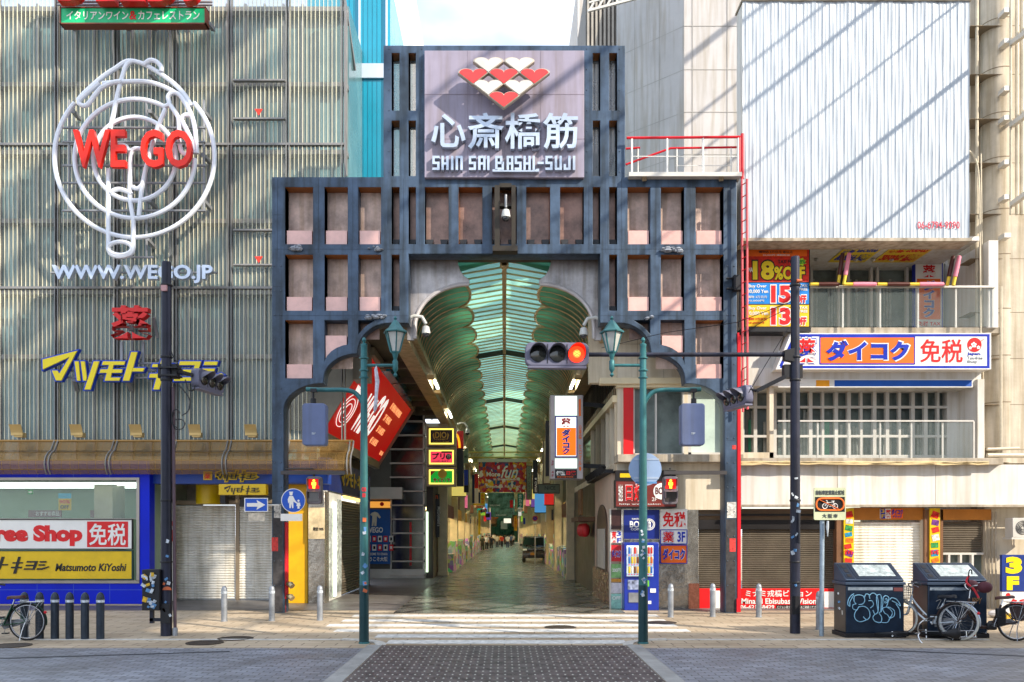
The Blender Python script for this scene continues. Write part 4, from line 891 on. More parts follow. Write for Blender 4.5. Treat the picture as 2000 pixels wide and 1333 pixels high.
# shutters with the red banner below
D = 22.55
shutter('roller_shutter', 'taupe roller shutter behind the right leg of the gate, above the red banner', X(1364, D), X(1446, D), D, Z(1152, D), Z(1032, D), .05, m_shd)
shutter('roller_shutter', 'wide taupe roller shutter left of the right utility pole, above the red banner', X(1449, D), X(1634, D), D, Z(1152, D), Z(1032, D), .05, m_shd)
b = MB(); b.fbox(1362, 1636, 1016, 1034, D-.12, .4); b.fbox(1364, 1634, 1004, 1008, D-.2, .3); b.build('shutter_box', k_, cb); MB().fbox(1362, 1640, 994, 1016, D-.05, .4).build('lintel', M('brown_lintel', (132, 108, 84), .4, .3), cb)
s = board('banner', 'long red banner with white lettering and a phone number below the taupe shutters', 'banner', 1366, 1634, 1150, 1192, D-.12, .1, r_)
letters(s, w_, [('ミナミ戎橋ビジョン', 1456, 1585, 1153, 1166, {'bold': .014}), ('Minami Ebisubashi Vision', 1448, 1594, 1169, 1180, {'bold': .02}), ('06-6211-8429', 1446, 1512, 1182, 1190, {'bold': .025})], D-.12)
q = MB().fbox(1516, 1600, 1182, 1190, D-.124, .005).build('black_strip', k_, s); letters(q, w_, [('ビジョン前での待合せはご遠慮ください', 1518, 1598, 1183.5, 1188.5)], D-.124, .004, 0)
b = MB(); b.fbox(1387, 1419, 1154, 1189, D-.124, .005); b.fbox(1610, 1633, 1156, 1187, D-.124, .005); b.build('white_panel', w_, s)
# white fascia and the pharmacy floors (main front)
D = RD
MB().fbox(1447, 2060, 908, 990, D-.25, .5).build('white_fascia', m_wht, cb, bevel=.01)
b = MB()
for px in (1635, 1827): b.fbox(px, px+1, 909, 989, D-.253, .003)
b.fbox(1447, 2060, 986, 990.5, D-.3, .1); b.build('fascia_trim', m_conc2, cb)
b = MB(); b.fbox(1447, 1960, 895, 908, D-.45, .8); b.build('slab_edge', m_conc2, cb, bevel=.01)
b = MB(); rn = random.Random(9)
for k in range(4):
    b.tube([P(1447+i*22, 903+k*1.3+rn.uniform(-1.3, 1.3), D-.5) for i in range(23)], .02, 6)
b.build('cable_run', M('cream_cable', (222, 198, 150), .5), cb)
PW = 23.0                                              # glazed wall of the lower pharmacy floor
b = MB(); b.fbox(1447, 1850, 750, 900, PW+.25, .05); wl = b.build('interior_backing', m_glz2, cb)
b = MB()
for px in (1447, 1472, 1510): b.fbox(px, px+7, 757, 895, PW, .12)
for k in range(13):
    px = 1530+k*25; b.fbox(px, px+(7 if k % 3 else 5), 757, 895, PW, .12)
for py, h in ((757, 4), (793, 5), (850, 5), (889, 6)): b.fbox(1447, 1850, py, py+h, PW+.003, .1)
b.build('window', m_alu, cb, bevel=.004)
b = MB(); rn = random.Random(2)
for px in range(1455, 1846, 6):
    if rn.random() < .55: b.fbox(px, px+4.4, 800+rn.uniform(0, 40), 893, PW+.18, .03)
b.build('curtain', M('grey_curtain', (150, 152, 144), .7, var=.25, scale=6), cb)
b = MB(); b.fbox(1462, 1474, 820, 893, PW+.2, .03); b.fbox(1606, 1620, 824, 893, PW+.2, .03); b.build('green_poster', M('green_poster', (40, 130, 96), .5), cb)
b = MB(); b.box(X(1850, PW), X(1905, PW), PW, PW+.3, Z(897, PW), Z(750, PW)); b.box(X(1897, D), X(1910, D), D-.3, PW, Z(897, D), Z(745, D)); b.build('alcove_wall', m_wht, cb)
b = MB(); b.box(X(1450, D), X(1908, D), D-.2, PW+.3, Z(757, D), Z(722, D)); b.build('upper_slab', m_wht, cb)
b = MB(); b.fbox(1520, 1900, 741, 757, D-.24, .04); aw = b.build('valance', w_, cb); b = MB(); b.fbox(1630, 1898, 743, 755, D-.246, .01); b.build('valance_stripe', M('valance_blue', (20, 84, 176), .5), aw); b = MB(); b.fbox(1594, 1620, 743, 755, D-.246, .01); b.build('valance_stripe', M('valance_amber', (240, 160, 24), .5), aw)
b = MB(); b.fbox(1503, 1511, 750, 897, D-.1, .25); b.fbox(1447, 1511, 884, 897, D-.1, .25); b.build('pier', m_cream, cb)
m_gl = M_clear('balustrade_glass', (190, 206, 202), .07, .04, spec=.7)
bl = thing('glass_balustrade', 'frameless glass balustrade of the lower pharmacy floor over the white fascia', 'balustrade', (X(1710, D), D-.35, Z(897, D)))
MB().fbox(1520, 1900, 824, 896, D-.36, .014).build('glass', m_gl, bl); b = MB(); b.fbox(1520, 1902, 821, 824, D-.38, .05)
for k in range(6): b.fbox(1596+k*61, 1599+k*61, 823, 897, D-.34, .04)
b.build('rail', m_alu, bl)
# big pharmacy sign
sg = thing('pharmacy_sign', 'long white pharmacy sign with orange panel and blue katakana over the balustrade', 'shop sign', (X(1730, 21.7), 21.9, Z(722, 21.7)))
D1 = 21.7
MB().prism([P(1545, 651, D1), P(1936, 651, D1), P(1936, 722, D1), P(1515, 722, D1)], (0, .45, 0)).build('box', w_, sg, bevel=.006)
b = MB(); b.fbox(1549, 1933, 653, 657.5, D1-.004, .004); b.fbox(1524, 1933, 715, 719.5, D1-.004, .004); b.fbox(1928, 1933, 657.5, 715, D1-.004, .004); b.prism([P(1549, 657.5, D1-.004), P(1555, 657.5, D1-.004), P(1528, 715, D1-.004), P(1522, 715, D1-.004)], (0, .004, 0)); b.build('border', n_b, sg)
q = MB().fbox(1602, 1786, 657.5, 712, D1-.006, .006).build('orange_panel', o_r, sg); b = MB()
for a in ((1602, 1786, 657.5, 659.5), (1602, 1786, 710, 712.5), (1600.5, 1602.5, 657.5, 712), (1785.5, 1787.5, 657.5, 712)): b.fbox(*a, D1-.008, .003)
b.build('panel_edge', n_b, q)
letters(q, w_, [('ダイコク', 1611, 1779, 663, 708, {'bold': .075})], D1-.006, .006, name='outline'); letters(q, n_b, [('ダイコク', 1613.5, 1776, 665.5, 705.5, {'bold': .05})], D1-.012, .006)
letters(sg, n_b, [('薬', 1553, 1597, 657, 712, {'bold': .06})], D1-.003, .005, name='outline'); letters(sg, w_, [('薬', 1555, 1595, 659, 710, {'bold': .045})], D1-.008, .005, name='outline'); letters(sg, r_, [('薬', 1557, 1593, 661.5, 708, {'bold': .022})], D1-.013, .006, name='character')
letters(sg, r_, [('免税', 1797, 1880, 663, 709, {'bold': .012})], D1, name='character'); letters(sg, n_b, [('Japan.', 1889, 1916, 688.5, 695.5, {'bold': .02})], D1); letters(sg, M('grey_ink', (120, 128, 140), .5), [('Tax-free', 1889, 1919, 696.5, 702.5, {'bold': 0}), ('Shop', 1889, 1908, 704, 711, {'bold': 0})], D1)
b = MB(); b.disc(1903, 674, 14, D1, .008); b.bar(P(1914, 668, D1-.006), P(1921, 663, D1-.006), .05, .01); e = b.build('emblem', r_, sg)
b = MB()
for cx, cy, r in ((1902, 674, 5.4), (1911, 679, 3.6), (1895, 680, 3)):
    for k in range(5): b.disc(cx+r*.62*math.cos(k*1.257-1.57), cy+r*.62*math.sin(k*1.257-1.57), r*.42, D1-.008-.001*k, .003, 10)
b.build('blossom', w_, e)
b = MB(); b.prism([P(1449, 655, D), P(1530, 655, D), P(1512, 722, D), P(1449, 722, D)], (0, .3, 0)); b.build('panel_wall', m_wht, cb)
b = MB(); b.fbox(1449, 1960, 640, 651, D-.2, 2.2); b.build('balcony_slab', m_conc2, cb)
# upper pharmacy floor: balcony, glazed doors, posters on the ceiling
BW = 24.2
b = MB(); b.box(X(1450, BW), X(1960, BW), BW+.3, BW+.4, Z(645, BW), Z(440, BW)); b.build('interior_backing', m_glz2, cb)
b = MB()
for px in (1560, 1583, 1636, 1655, 1700, 1712, 1770, 1838, 1850): b.fbox(px-70*0, px+5, 500, 650, BW, .12)
for py in (500, 512): b.fbox(1540, 1850, py, py+4, BW+.003, .1)
b.build('window', m_alu, cb)
b = MB(); rn = random.Random(12)
for px in range(1575, 1775, 6):
    if rn.random() < .6: b.fbox(px, px+4, 545+rn.uniform(0, 16), 640, BW+.18, .03)
b.build('curtain', M('grey_curtain', (150, 152, 144)), cb)
b = MB(); b.box(X(1845, BW), X(1862, BW), 22.0, BW+.2, Z(640, 22), Z(470, 22)); b.fbox(1850, 1960, 470, 650, BW-.1, .3); b.build('balcony_wall', m_wht, cb)
b = MB(); b.box(X(1450, D), X(1900, D), D-.3, BW+.3, Z(478, D), Z(470, D)); b.build('balcony_ceiling', m_wht, cb)
zc = Z(478, D)-.006
for nm, x0, x1, c, tx, tc, lab in (('poster', 1648, 1722, (236, 206, 40), '90%OFF 激安', n_b, 'yellow and blue poster on the balcony ceiling, left of two'), ('poster', 1738, 1822, (238, 200, 50), '20:00% 激安', r_, 'yellow and red poster on the balcony ceiling, right of two')):
    o = MB().box(X(x0, 22.6), X(x1, 22.6), 22.45, 23.7, zc-.02, zc).build(nm, M('ceiling_poster_%d' % x0, c, .4, var=.1), None); tag(o, lab, 'poster')
    b = MB(); W = X(x1, 22.6)-X(x0, 22.6); b.text(tx, (X(x0, 22.6)+.06, 23.0, zc-.021), (W-.12, 0, 0), (0, .6, 0), (0, 0, -.004), bold=.05); b.text(tx[::-1], (X(x0, 22.6)+.06, 22.52, zc-.021), (W-.12, 0, 0), (0, .36, 0), (0, 0, -.004), bold=.05); b.build('lettering', tc, o)
for k, px in enumerate((1595, 1672, 1706, 1742)):
    D2 = 23.4; b = MB(); c = P(px, 508, D2); b.rod(c+Vector((0, 0, .12)), c+Vector((0, 0, .02)), .012, 6); b.lathe([(.03, .05), (.05, 0), (.045, -.06)], c, 10, (.2, -.9, -.4)); o = b.build('spotlight', m_alu, cb)
s = board('shop_sign', 'tall white and orange pharmacy sign behind the balcony glass', 'shop sign', 1788, 1840, 515, 640, BW-.25, .15, w_, None, n_b, 1.5)
q = MB().fbox(1791, 1837, 545, 624, BW-.256, .006).build('orange_panel', o_r, s); letters(q, w_, [('ダ\nイ\nコ\nク', 1801, 1828, 548, 621, {'bold': .08, 'line': .95})], BW-.256, .005, name='outline'); letters(q, n_b, [('ダ\nイ\nコ\nク', 1802, 1827, 549, 620, {'bold': .045, 'line': .95})], BW-.262, .005)
letters(s, r_, [('薬', 1802, 1827, 518, 542, {'bold': .018}), ('免税 TAX', 1792, 1837, 628, 637)], BW-.25)
bl = thing('glass_balustrade', 'frameless glass balustrade of the upper pharmacy balcony under the chocolate stick decorations', 'balustrade', (X(1760, 21.95), 21.95, Z(640, 21.95)))
D2 = 21.95; MB().fbox(1582, 1942, 562, 638, D2, .014).build('glass', m_gl, bl); b = MB(); b.fbox(1580, 1944, 558, 562, D2-.02, .06)
for px in (1645, 1718, 1792, 1866, 1938): b.fbox(px, px+3, 560, 640, D2+.02, .04)
b.build('rail', m_alu, bl)
m_pe, m_ch, m_pk = M('biscuit_yellow', (240, 206, 60), .5), M('chocolate_brown', (78, 32, 24), .4), M('pink_icing', (238, 140, 160), .4)
def stick(p, q, coat, lab):
    p, q = Vector(p), Vector(q); o = MB().tube([p, p.lerp(q, .30)], .042, 10).build('biscuit_stick', m_pe, None); tag(o, lab, 'stick decoration', 'giant biscuit sticks on the balcony')
    m = p.lerp(q, .29); MB().tube([m, m.lerp(q, .5), m.lerp(q, .96), q], [.054, .057, .053, .024], 10).build('icing', coat, o)
D2 = 21.85
stick(P(1637, 556, D2), P(1646, 494, D2), m_ch, 'chocolate coated giant stick standing on the balcony rail, left pair'); stick(P(1648, 556, D2-.1), P(1659, 494, D2-.1), m_pk, 'pink coated giant stick standing on the balcony rail, left pair')
stick(P(1850, 558, D2), P(1862, 500, D2), m_ch, 'chocolate coated giant stick standing on the balcony rail, right pair'); stick(P(1862, 558, D2-.1), P(1874, 500, D2-.1), m_pk, 'pink coated giant stick standing on the balcony rail, right pair')
for k, (x0, x1, mm, lab) in enumerate(((1582, 1640, m_ch, 'chocolate coated giant stick lying on the balcony rail beside the discount sign'), (1647, 1712, m_pk, 'pink coated giant stick lying on the rail right of the left pair'), (1714, 1778, m_ch, 'chocolate coated giant stick lying along the middle of the balcony rail'), (1776, 1844, m_pk, 'pink coated giant stick lying on the rail in front of the tall orange sign'))):
    stick(P(x0, 555.5, D2), P(x1, 555.5, D2), mm, lab)
# discount sign
sg = thing('discount_sign', 'tall red, blue and yellow discount sign with large percentages beside the balcony', 'shop sign', (X(1518, 21.9), 22, Z(640, 21.9)))
D2 = 21.9; MB().fbox(1455, 1582, 470, 640, D2, .25).build('box', k_, sg)
p1 = MB().fbox(1457, 1580, 473, 551, D2-.004, .006).build('red_panel', M('dotted_red', (214, 40, 14), .4, var=.25, scale=14), sg); p2 = MB().fbox(1457, 1580, 553, 594, D2-.004, .006).build('blue_panel', M('cyan_blue_panel', (10, 128, 214), .4), sg); p3 = MB().fbox(1457, 1580, 596, 638, D2-.004, .006).build('yellow_panel', M('amber_panel', (244, 190, 20), .4), sg)
MB().fbox(1461, 1576, 475, 501, D2-.008, .005).build('orange_band', o_r, p1)
letters(p1, w_, [('Buy Over 50,000 Yen', 1467, 1569, 477, 488, {'bold': .02})], D2-.008); letters(p1, k_, [('購物达 5万日元 省以上', 1482, 1548, 490, 495, {'bold': 0}), ('TAX FREE', 1519, 1556, 508, 515)], D2-.01, .006); letters(p1, w_, [('50,000円 减税附加', 1490, 1542, 497, 500.5, {'bold': 0}), ('MAX', 1461, 1475, 523, 532)], D2-.01, .006)
letters(p1, k_, [('18', 1468, 1514, 507, 549, {'bold': .085}), ('%OFF', 1511, 1574, 519, 549, {'bold': .08})], D2-.006, .005, name='outline'); letters(p1, M('price_yellow', (250, 214, 30), .35), [('18', 1470, 1512, 510, 547, {'bold': .045}), ('%OFF', 1512, 1572, 521, 547, {'bold': .04})], D2-.012, .006)
b = MB(); cx, cy = 1564, 512; b.shape([[(cx+(12 if k % 2 else 8)*math.cos(k*math.pi/8), cy+(9 if k % 2 else 6)*math.sin(k*math.pi/8)) for k in range(16)]], D2-.014, .005); q = b.build('burst', M('burst_green', (190, 220, 40), .4), p1); letters(q, g_n, [('+8%', 1556, 1573, 508, 516)], D2-.014)
for pp, y0, amt, n1 in ((p2, 553, '15', '30,000'), (p3, 596, '13', '10,000')):
    letters(pp, w_, [('Buy Over', 1462, 1497, y0+3, y0+11, {'bold': .02}), (n1+' Yen', 1460, 1500, y0+13, y0+21, {'bold': .02})], D2-.004); letters(pp, w_, [(amt, 1504, 1546, y0+3, y0+41, {'bold': .09}), ('%OFF', 1546, 1576, y0+22, y0+41, {'bold': .08})], D2-.005, .005, name='outline'); letters(pp, r_, [(amt, 1506, 1544, y0+5, y0+39, {'bold': .05}), ('%OFF', 1547, 1575, y0+24, y0+39, {'bold': .04})], D2-.011, .005)
    letters(pp, w_ if y0 < 590 else r_, [('購物 3万日元', 1460, 1498, y0+25, y0+30, {'bold': 0}), ('30,000円', 1460, 1492, y0+33, y0+37, {'bold': 0})], D2-.004); letters(pp, w_, [('TAX\nFREE', 1561, 1577, y0+3, y0+15)], D2-.004)
b = MB(); b.fbox(1450, 1584, 640, 648, D2-.1, .5); b.build('shelf', m_blk, sg)
# white ribbed billboard
bb = thing('billboard', 'huge blank white ribbed billboard with a red phone number', 'billboard', (X(1670, 21.2), 21.4, Z(468, 21.2)))
D2 = 21.2; x0, x1, z0, z1 = X(1450, D2), X(1893, D2), Z(466, D2), Z(3, D2)
b = MB(); pts = []; n = 62; rn = random.Random(4)
for i in range(n+1):
    xx = x0+(x1-x0)*i/n; j = rn.uniform(-.003, .003); pts += [(xx-.012, D2+.004+j), (xx, D2-.005+j), (xx+.012, D2+.004+j)]
pts = pts[1:-1]
rows = 14; rn = random.Random(8); V = []; Fc = []
for r in range(rows+1):
    z = z0+(z1-z0)*r/rows
    for i, (xx, yy) in enumerate(pts): V.append((xx, yy+.010*math.sin(r*1.7+i*.21)+.006*math.sin(i*.9+r*.6), z))
m_ = len(pts)
for r in range(rows):
    for i in range(m_-1): Fc.append((r*m_+i, r*m_+i+1, (r+1)*m_+i+1, (r+1)*m_+i))
b.add(V, Fc); sk = b.build('ribbed_skin', M('white_sheet', (182, 190, 198), .45, var=.05, scale=.8), bb, ang=70)
letters(bb, M('magenta_red', (206, 24, 62), .4), [('06-6794-9090', 1792, 1874, 433, 447, {'bold': .008, 'space': 1.1})], D2-.022, .004)
b = MB(); b.box(x0+.01, x1-.01, D2+.06, D2+.55, z0, z1-.01); b.build('box', m_wht, bb); b = MB(); b.box(x0-.02, x1+.04, D2-.05, D2+.6, z1, z1+.05); b.box(x0-.02, x1+.04, D2-.05, D2+.6, z0-.08, z0-.004); b.build('edge_trim', m_conc2, bb)
# ground floor right
D = RD+.1
b = MB(); b.fbox(1634, 1649, 996, 1192, D-.1, .4); b.fbox(1806, 1817, 996, 1192, D-.1, .4); b.fbox(1836, 1842, 996, 1192, D-.05, .4); b.build('brown_pier', M('brown_pier', (120, 84, 58), .45, var=.15), cb)
b = MB(); b.fbox(1668, 1806, 992, 1016, D, .4); b.fbox(1838, 1936, 995, 1016, D-.05, .4); b.build('lintel', M('orange_brown_lintel', (186, 118, 44), .45, var=.15), cb)
shutter('roller_shutter', 'ivory roller shutter behind the graffiti covered cabinet', X(1668, D), X(1804, D), D+.1, .02, Z(1015, D), .075, m_shut)
b = MB(); b.fbox(1800, 1808, 1015, 1192, D-.02, .3); b.build('shutter_guide', m_cream, cb)
shutter('roller_shutter', 'small dark roller shutter left of the air conditioner', X(1838, D), X(1921, D), D+.1, Z(1082, D), Z(1016, D), .06, m_shd)
b = MB(); b.fbox(1838, 1921, 1080, 1084, D, .2)
for px in (1852, 1875, 1898): b.fbox(px, px+4, 1084, 1190, D, .12)
b.build('door_frame', m_alu, cb); MB().fbox(1838, 1921, 1084, 1190, D+.2, .04).build('door_glass', m_glz2, cb)
tri = [(240, 190, 20), (220, 50, 40), (40, 150, 190), (230, 228, 222), (120, 60, 140), (240, 120, 30), (60, 150, 80)]; rn = random.Random(21)
for x0_, x1_, y1_, lab in ((1648, 1668, 1108, 'left of the ivory shutter'), (1816, 1836, 1115, 'right of the ivory shutter')):
    s = board('poster_strip', 'tall yellow strip of pasted product pictures '+lab, 'poster strip', x0_, x1_, 993, y1_+70, D-.14, .06, y_)
    py = 998; k = 0
    while py < y1_+64:
        c = tri[(k*3+(x0_ > 1700)) % 7 or 1]; a = rn.uniform(-.35, .35); h = rn.uniform(5, 8); cx = (x0_+x1_)/2+rn.uniform(-2, 2); pp = [(cx+dx*math.cos(a)-dy*math.sin(a), py+h+dx*math.sin(a)+dy*math.cos(a)) for dx, dy in ((-7, -h*.8), (7, -h*.8), (7, h*.8), (-7, h*.8))]
        MB().prism([P(a_, c_, D-.146-.0008*k) for a_, c_ in pp], (0, .004, 0)).build('picture', M('pasted_%d_%d_%d' % c, c, .4, var=.4, scale=16), s); py += h*2+1; k += 1
    letters(s, r_, [('PORT', x0_+2, x1_-2, 1006, 1012), ('EVE', x0_+2, x1_-2, 1075, 1083)], D-.16, .004)
s = board('shop_sign', 'tiny blue, white and orange pharmacy sign over the ivory shutter', 'shop sign', 1720, 1764, 994, 1013, D-.06, .06, w_)
q = MB().fbox(1720, 1729, 994, 1013, D-.064, .005).build('blue_part', n_b, s); letters(q, y_, [('3\nF', 1721, 1728, 995, 1012)], D-.064); letters(s, r_, [('薬', 1730, 1739, 996, 1011, {'bold': .03})], D-.06); q = MB().fbox(1740, 1764, 994, 1013, D-.064, .005).build('orange_part', o_r, s); letters(q, n_b, [('ダイコク', 1741, 1763, 995, 1006, {'bold': .04}), ('ドラッグ', 1744, 1761, 1007, 1012)], D-.064)
# far right: stone pier building
sb = thing('stone_building', 'weathered beige stone building with rounded pilaster and pipes at the right edge', 'building', (X(1960, 22), 24, 0))
m_stone = M('weathered_beige_stone', (208, 196, 176), .7, var=.18, scale=.9, streak=.28, bump=.15, bscale=18)
b = MB(); b.box(X(1896, 22.9), X(2200, 22.9), 22.9, 30, 0, 18); b.build('wall', m_stone, sb)
b = MB(); b.lathe([(.42, Z(905, 22.6)), (.42, 18)], (X(1950, 22.7), 22.75, 0), 20); b.build('pilaster', m_stone, sb)
MB().fbox(1968, 2200, -40, 905, 22.35, .4).build('front_wall', m_stone, sb)
b = MB()
for py in (50, 145, 232, 318, 418, 505, 610, 700, 790, 878):
    b.lathe([(.425, Z(py, 22.7)), (.425, Z(py, 22.7)+.02)], (X(1950, 22.7), 22.75, 0), 20); b.fbox(1896, 2100, py, py+.8, 22.345, .6)
b.build('stone_joint', M('stone_joint', (138, 122, 100), .8), sb)
b = MB(); D3 = 22.0
for px, r in ((1974, .03), (1986, .045), (1996, .05)): b.rod(P(px, -30, D3), P(px, 420, D3), r, 8)
b.rod(P(1955, 560, 22.1), P(1955, 890, 22.1), .035, 8); b.rod(P(1908, -20, 22.4), P(1908, 640, 22.4), .04, 8); b.rod(P(1916, 300, 22.3), P(1922, 900, 22.2), .02, 6)
b.tube(smooth([(1893, 295), (1905, 310), (1912, 350), (1914, 480), (1916, 700)]) and [P(a, c, 22.1) for a, c in smooth([(1893, 295), (1905, 310), (1912, 350), (1914, 480), (1916, 700)])], .025, 6)
b.rod(P(1928, 890, 22), P(2060, 890, 22), .06, 8); b.rod(P(1928, 878, 22), P(1990, 876, 22), .04, 8)
b.build('pipe', M('cream_pipe', (206, 194, 170), .5, .1, var=.2), sb)
b = MB()
for py in (15, 75, 168, 225, 312, 380, 455): b.fbox(1962, 1975, py, py+9, 22.0, .3)
for py in (60, 220, 375): b.bar(P(1976, py+25, 22), P(2010, py, 21.2), .12)
b.build('pipe_bracket', m_alu, sb)
w1 = MB().fbox(1872, 1893, 570, 590, BW-.25, .1).build('small_window', m_alu, cb); MB().fbox(1874, 1891, 572, 588, BW-.26, .02).build('pane', m_glz, w1)
ac = thing('air_conditioner', 'cream outdoor air conditioner unit on the wall at the right edge', 'air conditioner', (X(1992, 22), 22, Z(1050, 22)))
MB().fbox(1978, 2030, 1012, 1050, 21.9, .35).build('casing', m_alu, ac, bevel=.01); b = MB()
for r0 in (4, 7, 10, 13): b.tube([P(1998+r0*math.cos(t_), 1031+r0*math.sin(t_), 21.89) for t_ in [2*math.pi*i/20 for i in range(20)]], .008, 4, closed=True)
b.build('fan_grille', k_, ac); b = MB(); b.fbox(1976, 2030, 1050, 1054, 21.9, .4); b.bar(P(1980, 1054, 22.2), P(1980, 1066, 22.4), .04); b.build('bracket', m_alu, ac)
MB().fbox(1921, 2100, 905, 1190, 22.5, .3).build('lower_wall', m_cream, sb)
b = MB()
for px in (1924, 1931, 1938, 1945): b.rod(P(px, 1000, 22.4), P(px, 1190, 22.4), .025, 6)
b.build('down_pipe', m_conc2, sb)
s = board('shop_sign', 'blue sign with big yellow 3F over a white lower part at the right edge', 'shop sign', 1957, 2040, 1084, 1156, 21.9, .1, M('navy_sign', (28, 54, 130), .4)); letters(s, M('bright_yellow', (250, 216, 10), .4), [('3', 1964, 1996, 1088, 1121, {'bold': .07}), ('F', 1966, 1990, 1126, 1153, {'bold': .07})], 21.9)
q = MB().fbox(1957, 2040, 1157, 1192, 21.9, .1).build('white_part', w_, s); letters(q, r_, [('免税', 1972, 2010, 1170, 1190, {'bold': .04})], 21.9); MB().disc(1969, 1163, 4.5, 21.9, .006).build('emblem', r_, q)
# beige concrete building high on the right, with an angled face
hb = thing('concrete_building', 'pale beige panelled concrete building with an angled face behind the red railing', 'building', (X(1330, 26), 28, 0))
m_pc = M('pale_concrete_panel', (192, 188, 186), .7, var=.10, scale=.5, streak=.2, bump=.08)
c0, c1 = (X(1336, 26), 26.0), (X(1205, 27.7), 27.7)
b = MB(); b.prism([(c0[0], c0[1], 7), (X(1500, 26), 26, 7), (X(1500, 26), 36, 7), (c1[0], 36, 7), (c1[0], c1[1], 7)], (0, 0, 13)); b.build('wall', m_pc, hb)
b = MB(); d = Vector((c1[0]-c0[0], c1[1]-c0[1], 0)); nn = Vector((-abs(d.y), -abs(d.x), 0)).normalized()
for py in (52, 137, 220, 303):
    z = Z(py, 26); b.box(c0[0], X(1500, 26), 25.99, 26.0, z, z+.02); p = Vector((c0[0], c0[1], z))+nn*.004; b.quad(p, p+d, p+d+Vector((0, 0, .02)), p+Vector((0, 0, .02)))
for px in (1352, 1420): b.box(X(px, 26), X(px, 26)+.015, 25.985, 26.0, 7, 20)
for f in (.35, .72): p = Vector((c0[0], c0[1], 7))+d*f+nn*.004; b.quad(p, p+d*.008, p+d*.008+Vector((0, 0, 13)), p+Vector((0, 0, 13)))
b.build('panel_joint', M('concrete_joint', (170, 166, 160), .8), hb)
b = MB(); D4 = 27.9
for px in range(1147, 1204, 8): b.fbox(px, px+4, -30, 300, D4, .12)
b.build('louvre', M('grey_louvre', (170, 162, 150), .5, .3), hb); MB().fbox(1144, 1206, -30, 300, D4+.12, 3).build('recess', M('recess_grey', (120, 114, 108), .6), hb)
o = MB().box(X(1128, 31), X(1148, 31), 31, 40, 8, 22).build('pale_building', m_pc); tag(o, 'thin sunlit edge of a pale building right of the strip of sky', 'building')
b = MB()
for k in range(6): b.bar(P(1150+k*18, 22-k*6, 25.5), P(1160+k*18, 6-k*6, 25.5), .05)
b.bar(P(1148, 22, 25.5), P(1270, -10, 25.5), .07); b.bar(P(1150, 6, 25.5), P(1260, -24, 25.5), .05); o = b.build('roof_ladder', m_alu); tag(o, 'slanting metal ladder truss at the top edge right of the gate tower', 'ladder')
# red railings, platform, ladder and post at the right end of the gate
pf = thing('maintenance_platform', 'steel maintenance platform with red handrails on top of the right end of the gate', 'platform', (X(1335, 21.4), 21.4, Z(350, 21.1)))
m_red = M('red_enamel', (206, 24, 40), .4, var=.12); D5 = 20.95
b = MB(); b.box(X(1228, D5), X(1448, D5), 20.9, 22.0, Z(346, D5), Z(338, D5)); b.build('deck', m_alu, pf); b = MB()
for px in (1258, 1408): b.bar(P(px, 350, 20.9), P(px+6, 342, 21.9), .1)
b.build('bearer', M('platform_bearer', (110, 92, 66), .6), pf)
b = MB(); b.rod(P(1224, 270, D5), P(1450, 268, D5), .033, 8); b.rod(P(1222, 322, 21.9), P(1310, 290, 21.9), .028, 8); b.rod(P(1310, 290, 21.9), P(1440, 288, 21.9), .028, 8); b.rod(P(1222, 291, 21.9), P(1250, 289, 21.9), .028, 8); b.rod(P(1450, 262, D5), P(1450, 350, D5), .045, 8); b.rod(P(1445, 268, D5), P(1445, 345, D5), .03, 8); b.build('handrail', m_red, pf)
b = MB()
for px in (1234, 1303, 1373, 1442): b.rod(P(px, 270, D5), P(px, 342, D5), .024, 8)
for px in (1246, 1322, 1428): b.rod(P(px, 290, 21.9), P(px, 340, 21.9), .018, 6)
b.rod(P(1232, 306, D5), P(1445, 306, D5), .012, 6); b.rod(P(1320, 324, 21.9), P(1430, 324, 21.9), .01, 6); b.build('stanchion', w_, pf)
la = thing('red_ladder', 'thin red ladder hanging down the right end of the gate', 'ladder', (X(1454, 20.9), 21, Z(805, 20.9)))
b = MB(); b.rod(P(1449, 350, 20.9), P(1451, 805, 20.9), .028, 8); b.rod(P(1459, 350, 20.7), P(1460, 800, 20.7), .028, 8); b.build('rail', M('faded_red_enamel', (214, 84, 90), .45), la)
b = MB()
for k in range(19): b.rod(P(1449, 362+k*24, 20.9), P(1459, 356+k*24, 20.7), .014, 6)
b.build('rung', m_red, la)
b = MB(); b.fbox(1440.5, 1447, 655, 1196, GDp, .12); b.fbox(1440.5, 1444, 650, 670, GDp-.02, .1); b.fbox(1439, 1442, 1170, 1196, GDp-.05, .1); o = b.build('red_post', m_red); tag(o, 'slim riveted red post along the right leg of the gate', 'post')
b = MB(); b.fbox(1434, 1450, 537, 566, 20.9, .2); b.fbox(1420, 1450, 542, 544, 20.95, .1); b.fbox(1420, 1450, 562, 564, 20.95, .1); b.bar(P(1445, 566, 20.95), P(1443, 640, 20.95), .02); o = b.build('junction_box', m_blk); tag(o, 'small black junction box bracketed to the right leg of the gate', 'junction box')
